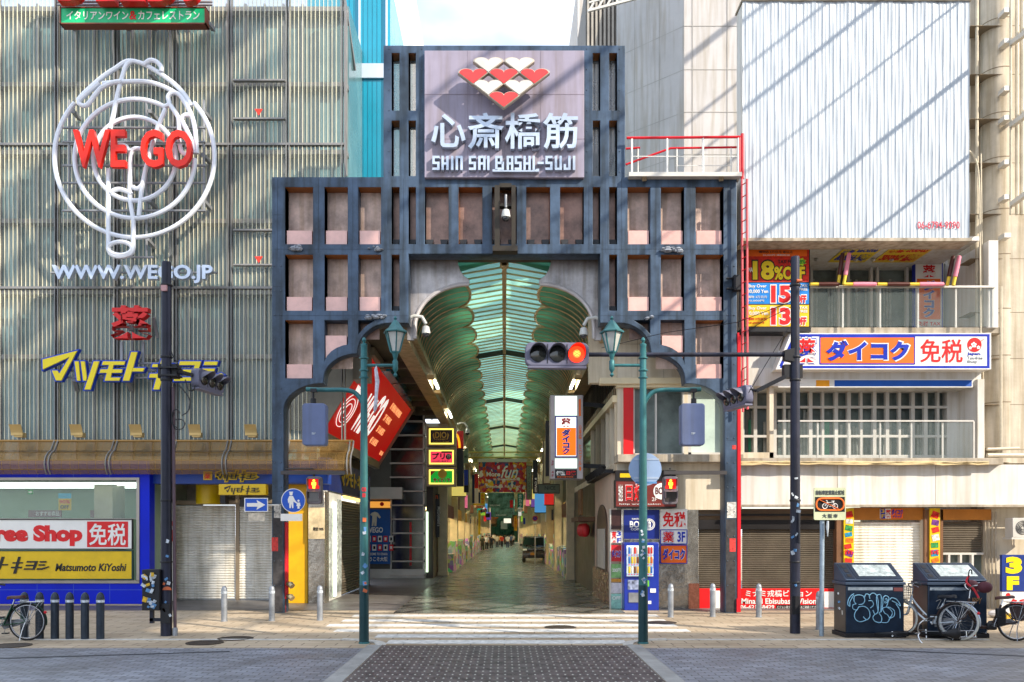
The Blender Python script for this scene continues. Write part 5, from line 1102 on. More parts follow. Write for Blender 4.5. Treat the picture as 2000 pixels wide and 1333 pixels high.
# wall of the corner building along the arcade
W_ = lambda px: SR*FOC/(px-CX)                        # distance of a point on the side wall seen at px
b = MB(); b.box(SR, SR+.3, RD+.3, 40, Z(770, RD)-.0, 7.3); b.build('wood_cladding', m_wood, cb)
b = MB()
for k in range(40): b.box(SR-.012, SR, RD+.4+k*.43, RD+.42+k*.43, Z(770, RD), 7.3)
b.build('cladding_seam', m_dk, cb)
b = MB(); b.box(SR-.1, SR+.1, RD+.2, 36, Z(770, RD)-.18, Z(770, RD)-.0); b.build('side_cornice', M('cream_cornice', (222, 206, 170)), cb)
b = MB()
for y in (22.6, 23.6, 24.6, 25.8, 27.2, 28.8): b.box(SR-.03, SR+.2, y, y+.12, 3.75, Z(770, RD)-.18)
b.box(SR-.02, SR+.2, RD+.2, 36, 3.65, 3.85); b.build('side_window_frame', m_cream, cb); MB().box(SR+.08, SR+.1, RD+.3, 36, 3.8, 5.5).build('side_glass', m_glz, cb)
b = MB(); b.box(SR-.05, SR+.2, 23.2, 27.4, 0, 3.65); b.build('side_wall', M('pinkish_wall', (196, 172, 154), .6, var=.1), cb)
b = MB(); y0, y1 = 24.0, 26.6; pts = [(SR-.06, y0, .9), (SR-.06, y1, .9), (SR-.06, y1, 2.2)]+[(SR-.06, (y0+y1)/2+(y1-y0)/2*math.cos(math.radians(a)), 2.2+.62*math.sin(math.radians(a))) for a in range(15, 180, 15)]+[(SR-.06, y0, 2.2)]
b.prism(pts, (-.02, 0, 0)); b.build('arched_door', M('dark_brown_door', (70, 48, 38), .4), cb)
b = MB(); b.box(SR-.1, SR-.081, 24.4, 26.2, .95, 2.1); b.build('door_panel', M('pale_door_panel', (190, 182, 172), .5), cb); b = MB(); b.box(SR-.12, SR-.05, 23.2, 27.4, 0, .9); b.build('side_base', M('brown_granite', (112, 66, 50)), cb)
b = MB(); b.box(SR-.25, SR+.2, 23, 28, 3.6, 3.7)
for k in range(6): y = 23.3+k*.75; b.lathe([(.05, 0), (.1, .16), (.1, .2)], (SR-.22, y, 3.78), 10, (-.4, -.5, -.3))
b.build('wall_spotlight', m_blk, cb)
b = MB(); b.box(SR-.02, SR+.2, 27.4, 36, 0, 3.65); b.build('dark_shopfront', M('dark_shopfront', (40, 34, 30), .4), cb)
s = MB().box(SR-.5, SR-.42, 27.5, 28.4, 2.55, 3.4).build('hanging_sign', M('wooden_board', (120, 84, 46), .6, var=.3)); tag(s, 'wooden board sign tilted out over a dark shopfront on the right side of the arcade', 'sign')
b = MB(); b.box(SR-.6, SR, 27.3, 30, 2.35, 2.5); b.build('side_canopy', M('wood_canopy', (96, 66, 44), .6), cb)
for k in range(4):
    o = MB().lathe([(.05, 0), (.13, .08), (.15, .22), (.13, .36), (.05, .44)], (SR-.3, 28.0+k*.5, 1.85), 12).build('paper_lantern', M('lantern_red', (206, 40, 44), .5)); tag(o, 'red paper lantern hanging in the row under the wooden canopy', 'lantern', 'red lanterns under the wooden canopy')
# ------------------------------------------------------------------ inside the arcade
# recessed clothing shop on the left
cs = thing('clothing_shop', 'glazed clothing shop with white horizontal fins set back beyond the red sloping sign', 'shop', (X(790, 37), 38, 0))
D = 37.0
MB().box(-6.2, X(763, D), D+.1, D+.3, 0, 7.2).build('wall', M('shop_grey_wall', (92, 88, 80), .5, .1), cs)
MB().box(X(763, D), X(830, D), D+.15, D+.2, 0, 7.2).build('glass', M('shop_dark_glass', (34, 36, 36), .08, var=.3, spec=.8), cs)
b = MB()
for k in range(13): py = 795+27.3*k; b.box(X(762, D), X(830, D)+.0, D-.12, D+.12, Z(py+2.6, D), Z(py, D)); b.box(X(830, D)-.05, X(830, D), D-.12, D+4.0, Z(py+2.6, D), Z(py, D))
b.build('fin', M('pale_fin', (206, 196, 186), .4, .2), cs)
b = MB(); b.fbox(762, 765, 960, 1128, D-.02, .1); b.fbox(826, 829, 800, 1128, D-.02, .1); b.build('frame', m_alu, cs)
MB().fbox(718, 830, 1112, 1130, D-.06, .3).build('base', m_alu, cs)
b = MB(); b.fbox(775, 826, 1020, 1105, D+.25, .1); b.build('interior', M('lit_interior', (120, 130, 124), emit=.35), cs)
b = MB(); b.fbox(800, 804, 1020, 1105, D+.12, .02); b.build('red_strip', r_, cs)
b = MB(); b.fbox(720, 785, 952, 975, D-.4, .5); b.build('canopy', m_alu, cs); b = MB(); b.fbox(722, 762, 980, 992, D-.1, .15); b.build('warm_sign', M('warm_light_box', (220, 150, 60), emit=.5), cs); MB().disc(746, 985, 4, D-.1, .02).build('warning_light', r_, cs)
s = board('poster', 'tall blue poster with a white jumpsuit figure and rows of red and white badges', 'poster', 712, 762, 995, 1102, D-.2, .1, M('poster_blue', (10, 84, 160), .4)); letters(s, w_, [('WEGO', 716, 748, 1030, 1041, {'bold': .03}), ('WELCOME TO OSAKA', 714, 757, 1080, 1085), ('ようこそ大阪', 714, 757, 1088, 1097, {'bold': .03})], D-.2)
b = MB(); b.shape([[(726, 1002), (732, 1000), (738, 1002), (744, 1011), (741, 1013), (736, 1008), (736, 1016), (735, 1028), (731, 1028), (731, 1018), (729, 1028), (726, 1028), (727, 1014), (727, 1008), (723, 1006)]], D-.21, .01); b.build('jumpsuit', M('jumpsuit_cream', (222, 214, 192), .6), s)
for r in range(2):
    for c in range(5):
        px = 716+c*11; b = MB().fbox(px, px+8, 1047+r*17, 1059+r*17, D-.21, .012); q = b.build('badge', r_ if (r+c) % 2 else w_, s)
        MB().fbox(px+2, px+6, 1050+r*17, 1056+r*17, D-.216, .006).build('badge_mark', w_ if (r+c) % 2 else k_, q)
MB().box(X(830, D)+.05, X(830, D)+.35, D+.1, D+4, 0, 4.2).build('corner_pier', M('dark_pier', (60, 56, 50), .5), cs)
MB().fbox(832, 836, 1000, 1118, D-.02, .1).build('strip_light', M('strip_light', (214, 240, 206), emit=1.2), cs)
# stacked lightbox sign
sg = thing('lightbox_stack', 'stack of three lit sign boxes, black, pink and green, on the left of the arcade', 'shop sign', (X(861, 36.2), 36.4, Z(948, 36.2)))
D = 36.2; m_tau = M('taupe_sign_case', (150, 136, 118), .4, .2)
for k, (y0, y1, c) in enumerate(((834, 870, (26, 20, 18)), (876, 909, (226, 60, 84)), (914, 948, (16, 140, 40)))):
    bx = MB().fbox(833, 890, y0, y1+2, D, .7).build('case', m_tau, sg); q = MB().fbox(838, 886, y0+3.5, y1-2, D-.02, .03).build('lit_edge', M('lit_yellow_edge', (244, 226, 90), emit=1.1), bx)
    f = MB().fbox(840.5, 883.5, y0+6, y1-4.5, D-.03, .03).build('face', M('sign_face_%d' % k, c, emit=.55), bx)
letters(sg, M('gold_ink', (206, 170, 60), .4, .3), [('DIO', 850, 872, 844, 856), ('CLINIC', 851, 871, 857, 860), ('アンチエイジング 1,980円', 845, 877, 862, 865)], D-.03)
b = MB()
for s_ in (-1, 1): b.shape([[(861+s_*13, 845), (861+s_*16, 850), (861+s_*14, 857), (861+s_*11, 860), (861+s_*13, 852)]], D-.035, .006)
b.build('wing_mark', M('gold_ink', (206, 170, 60)), sg)
letters(sg, k_, [('プリ', 844, 869, 885, 898, {'bold': .04}), ('いっぱいあるで', 845, 876, 899.5, 903.5)], D-.03); MB().disc(876, 892.5, 5.6, D-.03, .006).build('disc', k_, sg); letters(sg, w_, [('7F', 872.5, 879.5, 888.5, 896.5)], D-.036, .004); MB().fbox(862, 883, 881.5, 885, D-.034, .004).build('name_bar', k_, sg)
letters(sg, w_, [('サイゼリヤ', 846, 880, 933, 943, {'bold': .06})], D-.03, .004, name='outline'); letters(sg, r_, [('サイゼリヤ', 846.5, 879.5, 933.5, 942.5, {'bold': .03})], D-.034, .004); b = MB(); b.lathe([(.001, 0), (.19, 0), (.19, .006)], P(864, 926, D-.036), 20, (0, -1, 0)); b.build('oval', y_, sg); b = MB(); b.prism([P(841, 920.5, D-.034), P(851, 920.5, D-.034), P(841, 930, D-.034)], (0, .004, 0)); b.build('corner_flash', r_, sg)
sg = thing('arch_logo_sign', 'black sign with red top and yellow arch logo behind the stacked sign boxes', 'shop sign', (X(898, 38.5), 38.6, Z(950, 38.5)))
D = 38.5; MB().fbox(892, 905, 842, 876, D, .4).build('red_top', r_, sg); MB().fbox(892, 905, 876, 950, D, .4).build('panel', k_, sg); MB().tube([P(889+14*math.sin(t_)*.62, 875-27*math.cos(t_), D-.02) for t_ in [i*.157 for i in range(11)]], .05, 6).build('arch_logo', M('logo_yellow', (250, 180, 20), emit=.5), sg)
s = board('banner', 'black vertical banner with white lettering and small arch logo on the left of the arcade', 'banner', 844, 858, 965, 1050, 38.4, .2, k_); letters(s, w_, [], 38.4) if False else None
b = MB(); b.text("McDonald's", (X(854.5, 38.4), 38.395, Z(990, 38.4)), (0, 0, Z(1028, 38.4)-Z(990, 38.4)), (X(854.5, 38.4)-X(848.5, 38.4), 0, 0), (0, -.006, 0), bold=.01); b.build('lettering', w_, s)
b = MB()
for cx in (849.6, 853.0): b.tube([P(cx+1.7*math.sin(t_), 976-8*math.cos(t_), 38.38) for t_ in [-1.4+i*.28 for i in range(11)]], .02, 5)
b.build('arch_logo', M('logo_red_yellow', (236, 90, 30), .4), s)
cone = thing('traffic_cone', 'red and white traffic cone on the left side of the arcade floor', 'traffic cone', (X(857, 40), 40, 0))
MB().lathe([(.17, .05), (.06, .7), (.04, .72)], (X(857, 40), 40, 0), 16).build('cone', r_, cone); MB().box(X(857, 40)-.2, X(857, 40)+.2, 39.8, 40.2, 0, .05).build('base', r_, cone)
b = MB(); b.lathe([(.142, .22), (.118, .34)], (X(857, 40), 40, 0), 16); b.lathe([(.098, .45), (.075, .57)], (X(857, 40), 40, 0), 16); b.build('stripe', w_, cone)
# vertical pharmacy sign box on the right
sg = thing('pharmacy_lightbox', 'tall grey lightbox sign with orange pharmacy panel on the right of the arcade mouth', 'shop sign', (X(1106, 24.6), 24.8, Z(936, 24.6)))
D = 24.6; MB().fbox(1075, 1139, 772, 936, D, .7).build('case', M('grey_sign_case', (172, 164, 164), .4, .2), sg, bevel=.012)
b = MB(); b.fbox(1084, 1127, 774, 812, D-.01, .02); b.fbox(1084, 1127, 896, 915, D-.01, .02); b.build('blank_panel', M('lit_blank_panel', (206, 226, 212), emit=.75), sg)
q = MB().fbox(1084.5, 1127, 814, 893, D-.012, .02).build('white_panel', M('lit_white', (226, 232, 226), emit=.6), sg); b = MB()
for a in ((1084.5, 1127, 813, 815), (1084.5, 1127, 891.5, 893.5), (1084, 1086, 813, 893.5), (1125.5, 1127.5, 813, 893.5)): b.fbox(*a, D-.018, .01)
b.build('panel_border', n_b, q); MB().fbox(1087.5, 1125, 836, 890, D-.018, .01).build('orange_panel', M('lit_orange', (244, 100, 14), emit=.7), q)
letters(q, w_, [('ダ\nイ\nコ\nク', 1096.5, 1115, 838, 889, {'bold': .09, 'line': .95})], D-.018, .005, name='outline'); letters(q, n_b, [('ダ\nイ\nコ\nク', 1097.5, 1114, 839, 888, {'bold': .05, 'line': .95})], D-.024, .005); letters(q, r_, [('薬', 1096, 1115, 817, 834, {'bold': .05})], D-.012)
b = MB(); b.fbox(1084, 1127, 917, 935, D-.012, .02); bk = b.build('black_panel', k_, sg); letters(bk, w_, [('個室', 1086, 1104, 920, 929, {'bold': .04})], D-.012); letters(bk, r_, [('日焼', 1106, 1125, 920, 929, {'bold': .06})], D-.012); letters(bk, o_r, [('完全個室で日焼', 1088, 1120, 930.5, 933.5)], D-.012)
b = MB(); b.fbox(1130.5, 1134.5, 780, 813, D-.012, .02); b.build('orange_bar', o_r, sg); letters(sg, o_r, [('心\n斎\n橋', 1130, 1136, 830, 858), ('ヒ\nロ\nマ\nル\n●', 1130, 1136, 868, 920)], D); letters(sg, M('maroon_ink', (150, 30, 50), .5), [('3\nF', 1077, 1081.5, 900, 910), ('4\nF', 1077, 1081.5, 920, 932)], D)
b = MB(); b.bar(P(1139, 790, D+.4), (SR, D+.4, Z(790, D)), .12); b.bar(P(1139, 910, D+.4), (SR, D+.4, Z(910, D)), .12); b.build('bracket', m_blk, sg)
# hanging signs further in: label, px rect, distance, depth, face colour, text
def hang(lab, px0, px1, py0, py1, D, dep, mat, txt=None, tmat=None, rect_=None, frame=None, cat='shop sign', bold=.02, **kw):
    o = MB().fbox(px0, px1, py0, py1, D, dep).build('shop_sign', mat, None, bevel=.01); tag(o, lab, cat)
    if frame:
        b = MB(); fw = 1.2
        for a in ((px0-fw, px1+fw, py0-fw, py0), (px0-fw, px1+fw, py1, py1+fw), (px0-fw, px0, py0, py1), (px1, px1+fw, py0, py1)): b.fbox(*a, D-.01, dep)
        b.build('frame', frame, o)
    if txt: letters(o, tmat, [(txt, *(rect_ or (px0+2, px1-2, py0+2, py1-2)), dict(bold=bold, **kw))], D)
    return o
m_gg = M('grey_green_sign', (120, 130, 112), .5); m_cr = M('cream_sign', (206, 190, 146), .45); m_nv = M('navy_panel', (20, 40, 84), .5); m_tl = M('teal_green_sign', (20, 120, 96), .4); m_amb = M('amber_sign', (230, 160, 20), .4); m_mar = M('maroon_frame', (96, 26, 30), .5)
hang('large cream hanging sign with brown frame beside the tall lightbox on the right', 1062, 1074, 862, 944, 33, .5, m_cr, 'ん\nの', k_, (1065, 1070, 880, 900), M('brown_frame', (96, 72, 48), .5))
hang('dark hanging sign behind the cream one on the right', 1066, 1075, 822, 930, 30, .3, k_)
hang('grey green sign reading NICE on the right of the arcade', 1052, 1092, 947, 963, 36.2, .4, m_gg, 'NICE', k_, (1064, 1085, 950, 957), k_, bold=.0)
hang('black vertical cafe sign with white letters on the right of the arcade', 1041, 1050, 899, 964, 44, .4, k_)
b = MB(); D = 44; b.text('R CAFFE', (X(1048.5, D), D-.005, Z(934, D)), (0, 0, Z(962, D)-Z(934, D)), (-(X(1048, D)-X(1044, D)), 0, 0), (0, -.01, 0), bold=.03) ; o = b
o.build('lettering', w_, bpy.data.objects[[q.name for q in bpy.data.objects if q.get('label', '').startswith('black vertical cafe')][0]])
hang('grey vertical sign with dark katakana right of the flowery banner', 1029, 1038, 911, 975, 49, .3, m_gg, 'ジ\nャ\nパ\nン\nラ\nイ\nフ', k_, (1031.5, 1036, 913, 973), m_mar, bold=.0)
hang('teal green sign with white characters below the flowery banner', 1011, 1022, 964, 992, 62, .4, m_tl, '店\nカ\nラ', w_, (1013, 1019, 966, 990))
hang('slim cream sign with red characters left of the teal green sign', 1005, 1010, 965, 999, 66, .3, m_cr, '市\n文', r_, (1006, 1009, 975, 995))
hang('small white sign under the teal green sign', 1011, 1021, 993, 1000, 63, .3, w_)
hang('amber vertical sign deep in the arcade on the right', 1004, 1010, 1009, 1037, 84, .3, m_amb, '薬\nド\nラ', r_, (1005.5, 1008.5, 1012, 1034))
hang('red bird shaped lantern sign deep in the arcade', 996, 1002, 977, 992, 64, .2, r_)
hang('black hanging sign on the left beside the arch logo sign', 906, 915, 918, 962, 43, .3, k_); hang('blue panel on the left beside the black hanging sign', 906, 914, 918, 948, 42, .2, M('hang_blue', (16, 54, 160), .4))
hang('pale green sign on the left beside the arch logo sign', 906, 914, 876, 905, 43, .3, M('pale_green_panel', (150, 168, 140), .5), '本日', k_, (907, 913, 890, 895)); 
hang('red, white and navy vertical sign left of the flowery banner', 927, 934, 926, 954, 52, .3, r_); hang('white lower sign left of the flowery banner', 927, 934, 955, 983, 52, .3, w_); hang('navy vertical sign left of the flowery banner', 922, 926.5, 928, 983, 52, .3, m_nv); hang('navy panel below the flowery banner on the left', 934.5, 938, 962, 983, 53, .3, m_nv)
hang('yellow sign with a red square below the flowery banner', 938.5, 947, 963, 985, 55, .3, y_, '中\n90\n30', r_, (940, 945, 966, 984)); hang('long yellow sign bar on the left of the arcade', 924, 946, 984, 987, 54, .4, y_); hang('orange sign under the yellow bar on the left', 930, 944, 988, 993, 58, .3, o_r, 'フード', w_, (931, 943, 989, 992)); hang('brown sign deep in the arcade on the left', 938, 951, 995, 1001, 66, .3, m_mar, 'カフェ', w_, (942, 950, 997, 999.5)); hang('black sign deep in the arcade on the left', 948, 957, 1003, 1011, 74, .3, k_)
hang('yellow vertical banner deep in the arcade on the left', 934, 938.5, 997, 1045, 60, .2, y_)
hang('blue round sign and pole deep in the arcade on the right', 1022, 1026, 1012, 1024, 66, .1, M('hang_blue', (16, 54, 160)))
rn = random.Random(44)
FAR = [('pale yellow', (226, 206, 110)), ('scarlet', (206, 40, 36)), ('sea green', (30, 140, 110)), ('pink', (220, 110, 140)), ('sky blue', (80, 150, 210)), ('lime', (150, 190, 60)), ('brown', (110, 70, 44)), ('violet', (110, 70, 150)), ('white', (226, 222, 212)), ('tan', (190, 150, 100))]
k_o = ('nearest', 'second', 'third', 'fourth', 'fifth', 'sixth', 'seventh', 'eighth', 'ninth', 'tenth')
for s, nm in ((-1, 'left'), (1, 'right')):
    for k in range(10):
        y = 47+k*9.5+(3 if s > 0 else 0); cn, c = FAR[(k*3+(s > 0)) % 10]; z = rn.uniform(3.3, 5.0); h = rn.uniform(.6, 1.8); wd = rn.uniform(.45, .85)
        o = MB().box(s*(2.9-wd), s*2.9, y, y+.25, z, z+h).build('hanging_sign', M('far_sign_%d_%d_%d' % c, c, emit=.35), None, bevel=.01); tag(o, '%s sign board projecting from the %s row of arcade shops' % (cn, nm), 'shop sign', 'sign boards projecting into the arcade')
        MB().box(s*(2.9-wd)-.02, s*2.9+.02, y-.005, y+.26, z-.05, z-.002).build('frame', k_, o)
        o = MB().lathe([(.02, 0), (.12, .03), (.12, .05), (.02, .09)], (s*2.75, y+2, 6.2), 10).build('eave_spot_', m_blk, o) if False else o
# flowery banner
mb = bpy.data.materials.new('confetti_banner'); mb.use_nodes = True; t = mb.node_tree; bs = t.nodes['Principled BSDF']; tcn = t.nodes.new('ShaderNodeTexCoord'); vo = t.nodes.new('ShaderNodeTexVoronoi'); vo.inputs['Scale'].default_value = 6
t.links.new(tcn.outputs['Object'], vo.inputs['Vector']); sh_ = t.nodes.new('ShaderNodeSeparateColor'); t.links.new(vo.outputs['Color'], sh_.inputs[0])
cr = t.nodes.new('ShaderNodeValToRGB'); cr.color_ramp.interpolation = 'CONSTANT'; e = cr.color_ramp.elements
cl_ = [(200, 40, 40), (230, 180, 40), (190, 60, 90), (40, 90, 140), (226, 214, 200), (206, 70, 50), (120, 60, 110), (216, 130, 60), (180, 40, 60)]
e[0].position = 0; e[0].color = (*lin(cl_[0]), 1); e[1].position = .11; e[1].color = (*lin(cl_[1]), 1)
for i, c in enumerate(cl_[2:]): q = e.new(.22+.11*i); q.color = (*lin(c), 1)
t.links.new(sh_.outputs[0], cr.inputs[0]); t.links.new(cr.outputs[0], bs.inputs['Base Color']); bs.inputs['Roughness'].default_value = .7
D = 50; bn = thing('arcade_banner', 'wide banner of colourful confetti with white lettering hanging across the arcade', 'banner', (X(981, D), D, Z(962, D)))
b = MB(); n = 24
pts = [(X(935+93*i/n, D), D+.06*math.sin(i*.8)) for i in range(n+1)]
for (xa_, ya_), (xb_, yb_) in zip(pts, pts[1:]): b.quad((xa_, ya_, Z(962, D)), (xb_, yb_, Z(962, D)), (xb_, yb_, Z(898, D)), (xa_, ya_, Z(898, D)))
b.build('cloth', mb, bn, ang=80); b = MB(); b.fbox(934, 1029, 897, 903, D-.08, .02); b.build('header', M('banner_white', (196, 190, 176), .7), bn)
letters(bn, w_, [('More', 950, 977, 922, 931, {'bold': .03}), ('fun', 978, 1012, 910, 934, {'shear': .4, 'bold': .01}), ('in Shinsaibashi!!!', 964, 1015, 934, 938.5), ('Shinsaibashi. Full of Fun!', 950, 1016, 948, 953)], D-.1)
b = MB(); b.rod(P(905, 894, D), P(1052, 894, D), .05, 8); b.build('pole', M('yellow_rod', (190, 164, 84)), bn)
for k, (x0, x1, y0, y1, D, lab) in enumerate(((953, 1004, 963, 992, 76, 'grey green scenic banner hanging behind the confetti banner'), (965, 1000, 993, 1011, 100, 'small scenic banner hanging far down the arcade'))):
    o = MB().fbox(x0, x1, y0, y1, D, .03).build('arcade_banner', M('scenic_banner', (112, 150, 140), .7, var=.9, scale=1.4)); tag(o, lab, 'banner')
    letters(o, w_, [('WELCOME', x0+3, x0+24, y1-6, y1-3)], D)
# shops lining both sides
m_w1 = [M('shop_wall_%d' % i, c, .6, var=.25) for i, c in enumerate(((176, 150, 100), (84, 78, 66), (176, 168, 144), (110, 70, 50)))]
def M_stock(name, seed):
    m = bpy.data.materials.new(name); m.use_nodes = True; t = m.node_tree; bs = t.nodes['Principled BSDF']; tcn = t.nodes.new('ShaderNodeTexCoord'); mpn = t.nodes.new('ShaderNodeMapping'); mpn.inputs['Scale'].default_value = (3, 3.2, 2.4); mpn.inputs['Location'].default_value = (seed, seed*2.3, 0)
    vo = t.nodes.new('ShaderNodeTexVoronoi'); vo.distance = 'CHEBYCHEV'; vo.inputs['Scale'].default_value = 1.6; t.links.new(tcn.outputs['Object'], mpn.inputs[0]); t.links.new(mpn.outputs[0], vo.inputs['Vector'])
    hs = t.nodes.new('ShaderNodeHueSaturation'); hs.inputs['Saturation'].default_value = .8; hs.inputs['Value'].default_value = .7; t.links.new(vo.outputs['Color'], hs.inputs['Color']); t.links.new(hs.outputs[0], bs.inputs['Base Color']); bs.inputs['Roughness'].default_value = .6
    return m
m_lit = [M_stock('stocked_shelves_%d' % i, 3.1*i+1) for i in range(4)]; m_slamp = M('shop_ceiling_lamp', (255, 232, 180), emit=6)
rn = random.Random(17)
for s, y0 in ((-1, 41.5), (1, 36.2)):
    for k in range(15):
        y = y0+8.0*k; x = 2.95 if s < 0 else 3.05
        fi = rn.randrange(7); t_ = thing('arcade_shop', 'narrow arcade shop with %s fascia, %s from the gate on the %s side' % (('navy', 'amber', 'black', 'cream', 'maroon', 'teal', 'white')[fi], ('first', 'second', 'third', 'fourth', 'fifth', 'sixth', 'seventh', 'eighth', 'ninth', 'tenth', 'eleventh', 'twelfth', 'thirteenth', 'fourteenth', 'fifteenth')[k], 'left' if s < 0 else 'right'), 'shop', (s*(x+1.5), y+4, 0), 'shops lining the %s side of the arcade' % ('left' if s < 0 else 'right'))
        b = MB(); b.box(s*x, s*(x+4), y, y+7.98, 3.3+rn.uniform(-.3, .3), 7.3); b.build('upper_wall', m_w1[rn.randrange(4)], t_)
        b = MB(); b.box(s*(x+1.6), s*(x+4), y+.3, y+7.7, 0, 3.0); b.build('interior', m_lit[rn.randrange(4)], t_)
        MB().box(s*(x+.5), s*(x+1.5), y+1, y+7, 2.94, 2.99).build('ceiling_lamp', m_slamp, t_)
        b = MB(); b.box(s*x, s*(x+4), y, y+.5, 0, 3.0); b.build('pier', m_w1[rn.randrange(4)], t_)
        b = MB(); b.box(s*(x-.12), s*x, y+.6, y+7.4, 2.75, 3.4); b.build('fascia', [m_nv, m_amb, k_, m_cr, m_mar, m_tl, w_][fi], t_)
        b = MB()
        for j in range(4): b.box(s*(x-.42), s*(x+.3), y+1+j*1.6, y+1.9+j*1.6, 0, rn.uniform(.7, 1.9))
        b.build('display_stand', m_lit[rn.randrange(4)], t_)
# the far end
fa = thing('far_arcade', 'second covered arcade continuing beyond the cross street', 'arcade', (0, 166, 0))
b = MB(); b.box(-3.2, -2.7, 166, 240, 0, 9); b.box(2.7, 3.2, 166, 240, 0, 9); b.build('wall', m_w0 := M('far_shop_wall', (150, 132, 104), .6, var=.5, scale=.6), fa)
MB().box(-3.2, 3.2, 166, 240, 9, 9.1).build('roof', m_glass, fa); MB().box(-3.2, 3.2, 240, 240.5, 0, 9).build('end_wall', M('far_end_wall', (120, 116, 100), .7, var=.6, scale=.8), fa)
b = MB()
for k in range(9): b.box(-2.7 if k % 2 else 1.7, -1.7 if k % 2 else 2.7, 168+k*5, 168.3+k*5, 3.2+(k % 3)*.5, 4.6+(k % 3)*.5)
b.build('hanging_sign', M('far_signs', (196, 120, 70), .5, var=.7, scale=.9), fa)
b = MB()
for k in range(8): b.box(-2.0, 2.0, 170+k*8, 170.2+k*8, 5.6, 6.8)
b.build('hanging_banner', M('far_banner', (110, 130, 116), .6, var=.5), fa)
for x0, x1, nm in ((-30, -3.3, 'left'), (3.3, 30, 'right')): tag(MB().box(x0, x1, 172, 182, 0, 14).build('far_building', M('far_wall', (150, 146, 130), .7, var=.3)), 'building beside the far end of the arcade on its %s' % nm, 'building')
o = MB().fbox(978, 991, 1018, 1034, 170, .2).build('far_sign', M('far_sign_grey', (120, 130, 110), .6)); tag(o, 'small grey green sign at the far end of the arcade', 'sign')
o = MB().fbox(965, 973, 1007, 1013, 120, .2).build('far_sign', o_r); tag(o, 'tiny orange sign at the far end of the arcade', 'sign')
o = MB().fbox(984, 998, 1013, 1022, 160, .2).build('far_sign', w_); tag(o, 'tiny white sign at the far end of the arcade', 'sign')
ns = thing('parking_sign', 'round blue and red no parking sign on a column to the right of the van', 'traffic sign', (X(1045, 52.5), 52.5, 0))
D = 52.5; MB().rod(P(1045, 1019, D+.04), (X(1045, D), D+.04, 0), .03, 8).build('post', m_grey, ns); MB().disc(1045, 1013, 5.2, D, .02).build('rim', r_, ns); MB().disc(1045, 1013, 3.9, D-.02, .008).build('face', n_b, ns); MB().fbox(1041, 1049, 1019, 1023, D, .02).build('plate', w_, ns)
b = MB(); b.bar(P(1042.4, 1010.4, D-.03), P(1047.6, 1015.6, D-.03), .03, .01); b.build('slash', r_, ns)
# CCTV cameras
def cctv(name, lab, px, py, D, s):
    t_ = thing(name, lab, 'camera', (X(px, D), D, Z(py+14, D)))
    c = P(px, py, D); MB().lathe([(.04, .20), (.085, .17), (.11, .04), (.11, 0)], c, 14).build('housing', M('camera_white', (206, 206, 200), .35), t_); MB().ball(c+Vector((0, 0, -.01)), .092, 12).build('dome', M('smoked_dome', (40, 42, 46), .08, spec=.9), t_)
    if s: MB().tube([c+Vector((0, 0, .24)), c+Vector((-s*.1, 0, .42)), c+Vector((-s*.3, 0, .45)), c+Vector((-s*.45, 0, .38))], .045, 8).build('arm', M('camera_white', (206, 206, 200)), t_)
    else: MB().rod(c+Vector((0, 0, .24)), c+Vector((0, 0, .55)), .03, 8).build('arm', m_grey, t_)
cctv('cctv_camera', 'white dome camera on a curved arm at the left spring of the arcade vault', 832, 652, 21.6, 1); cctv('cctv_camera', 'grey dome camera at the right spring of the arcade vault above the red signal', 1140, 655, 21.6, -1); cctv('cctv_camera', 'dome camera hanging in the casing at the middle of the gate', 988, 425, 20.75, 0)
cctv('cctv_camera', 'small dome camera beside the arch logo sign inside the arcade', 913, 846, 37.5, 1)
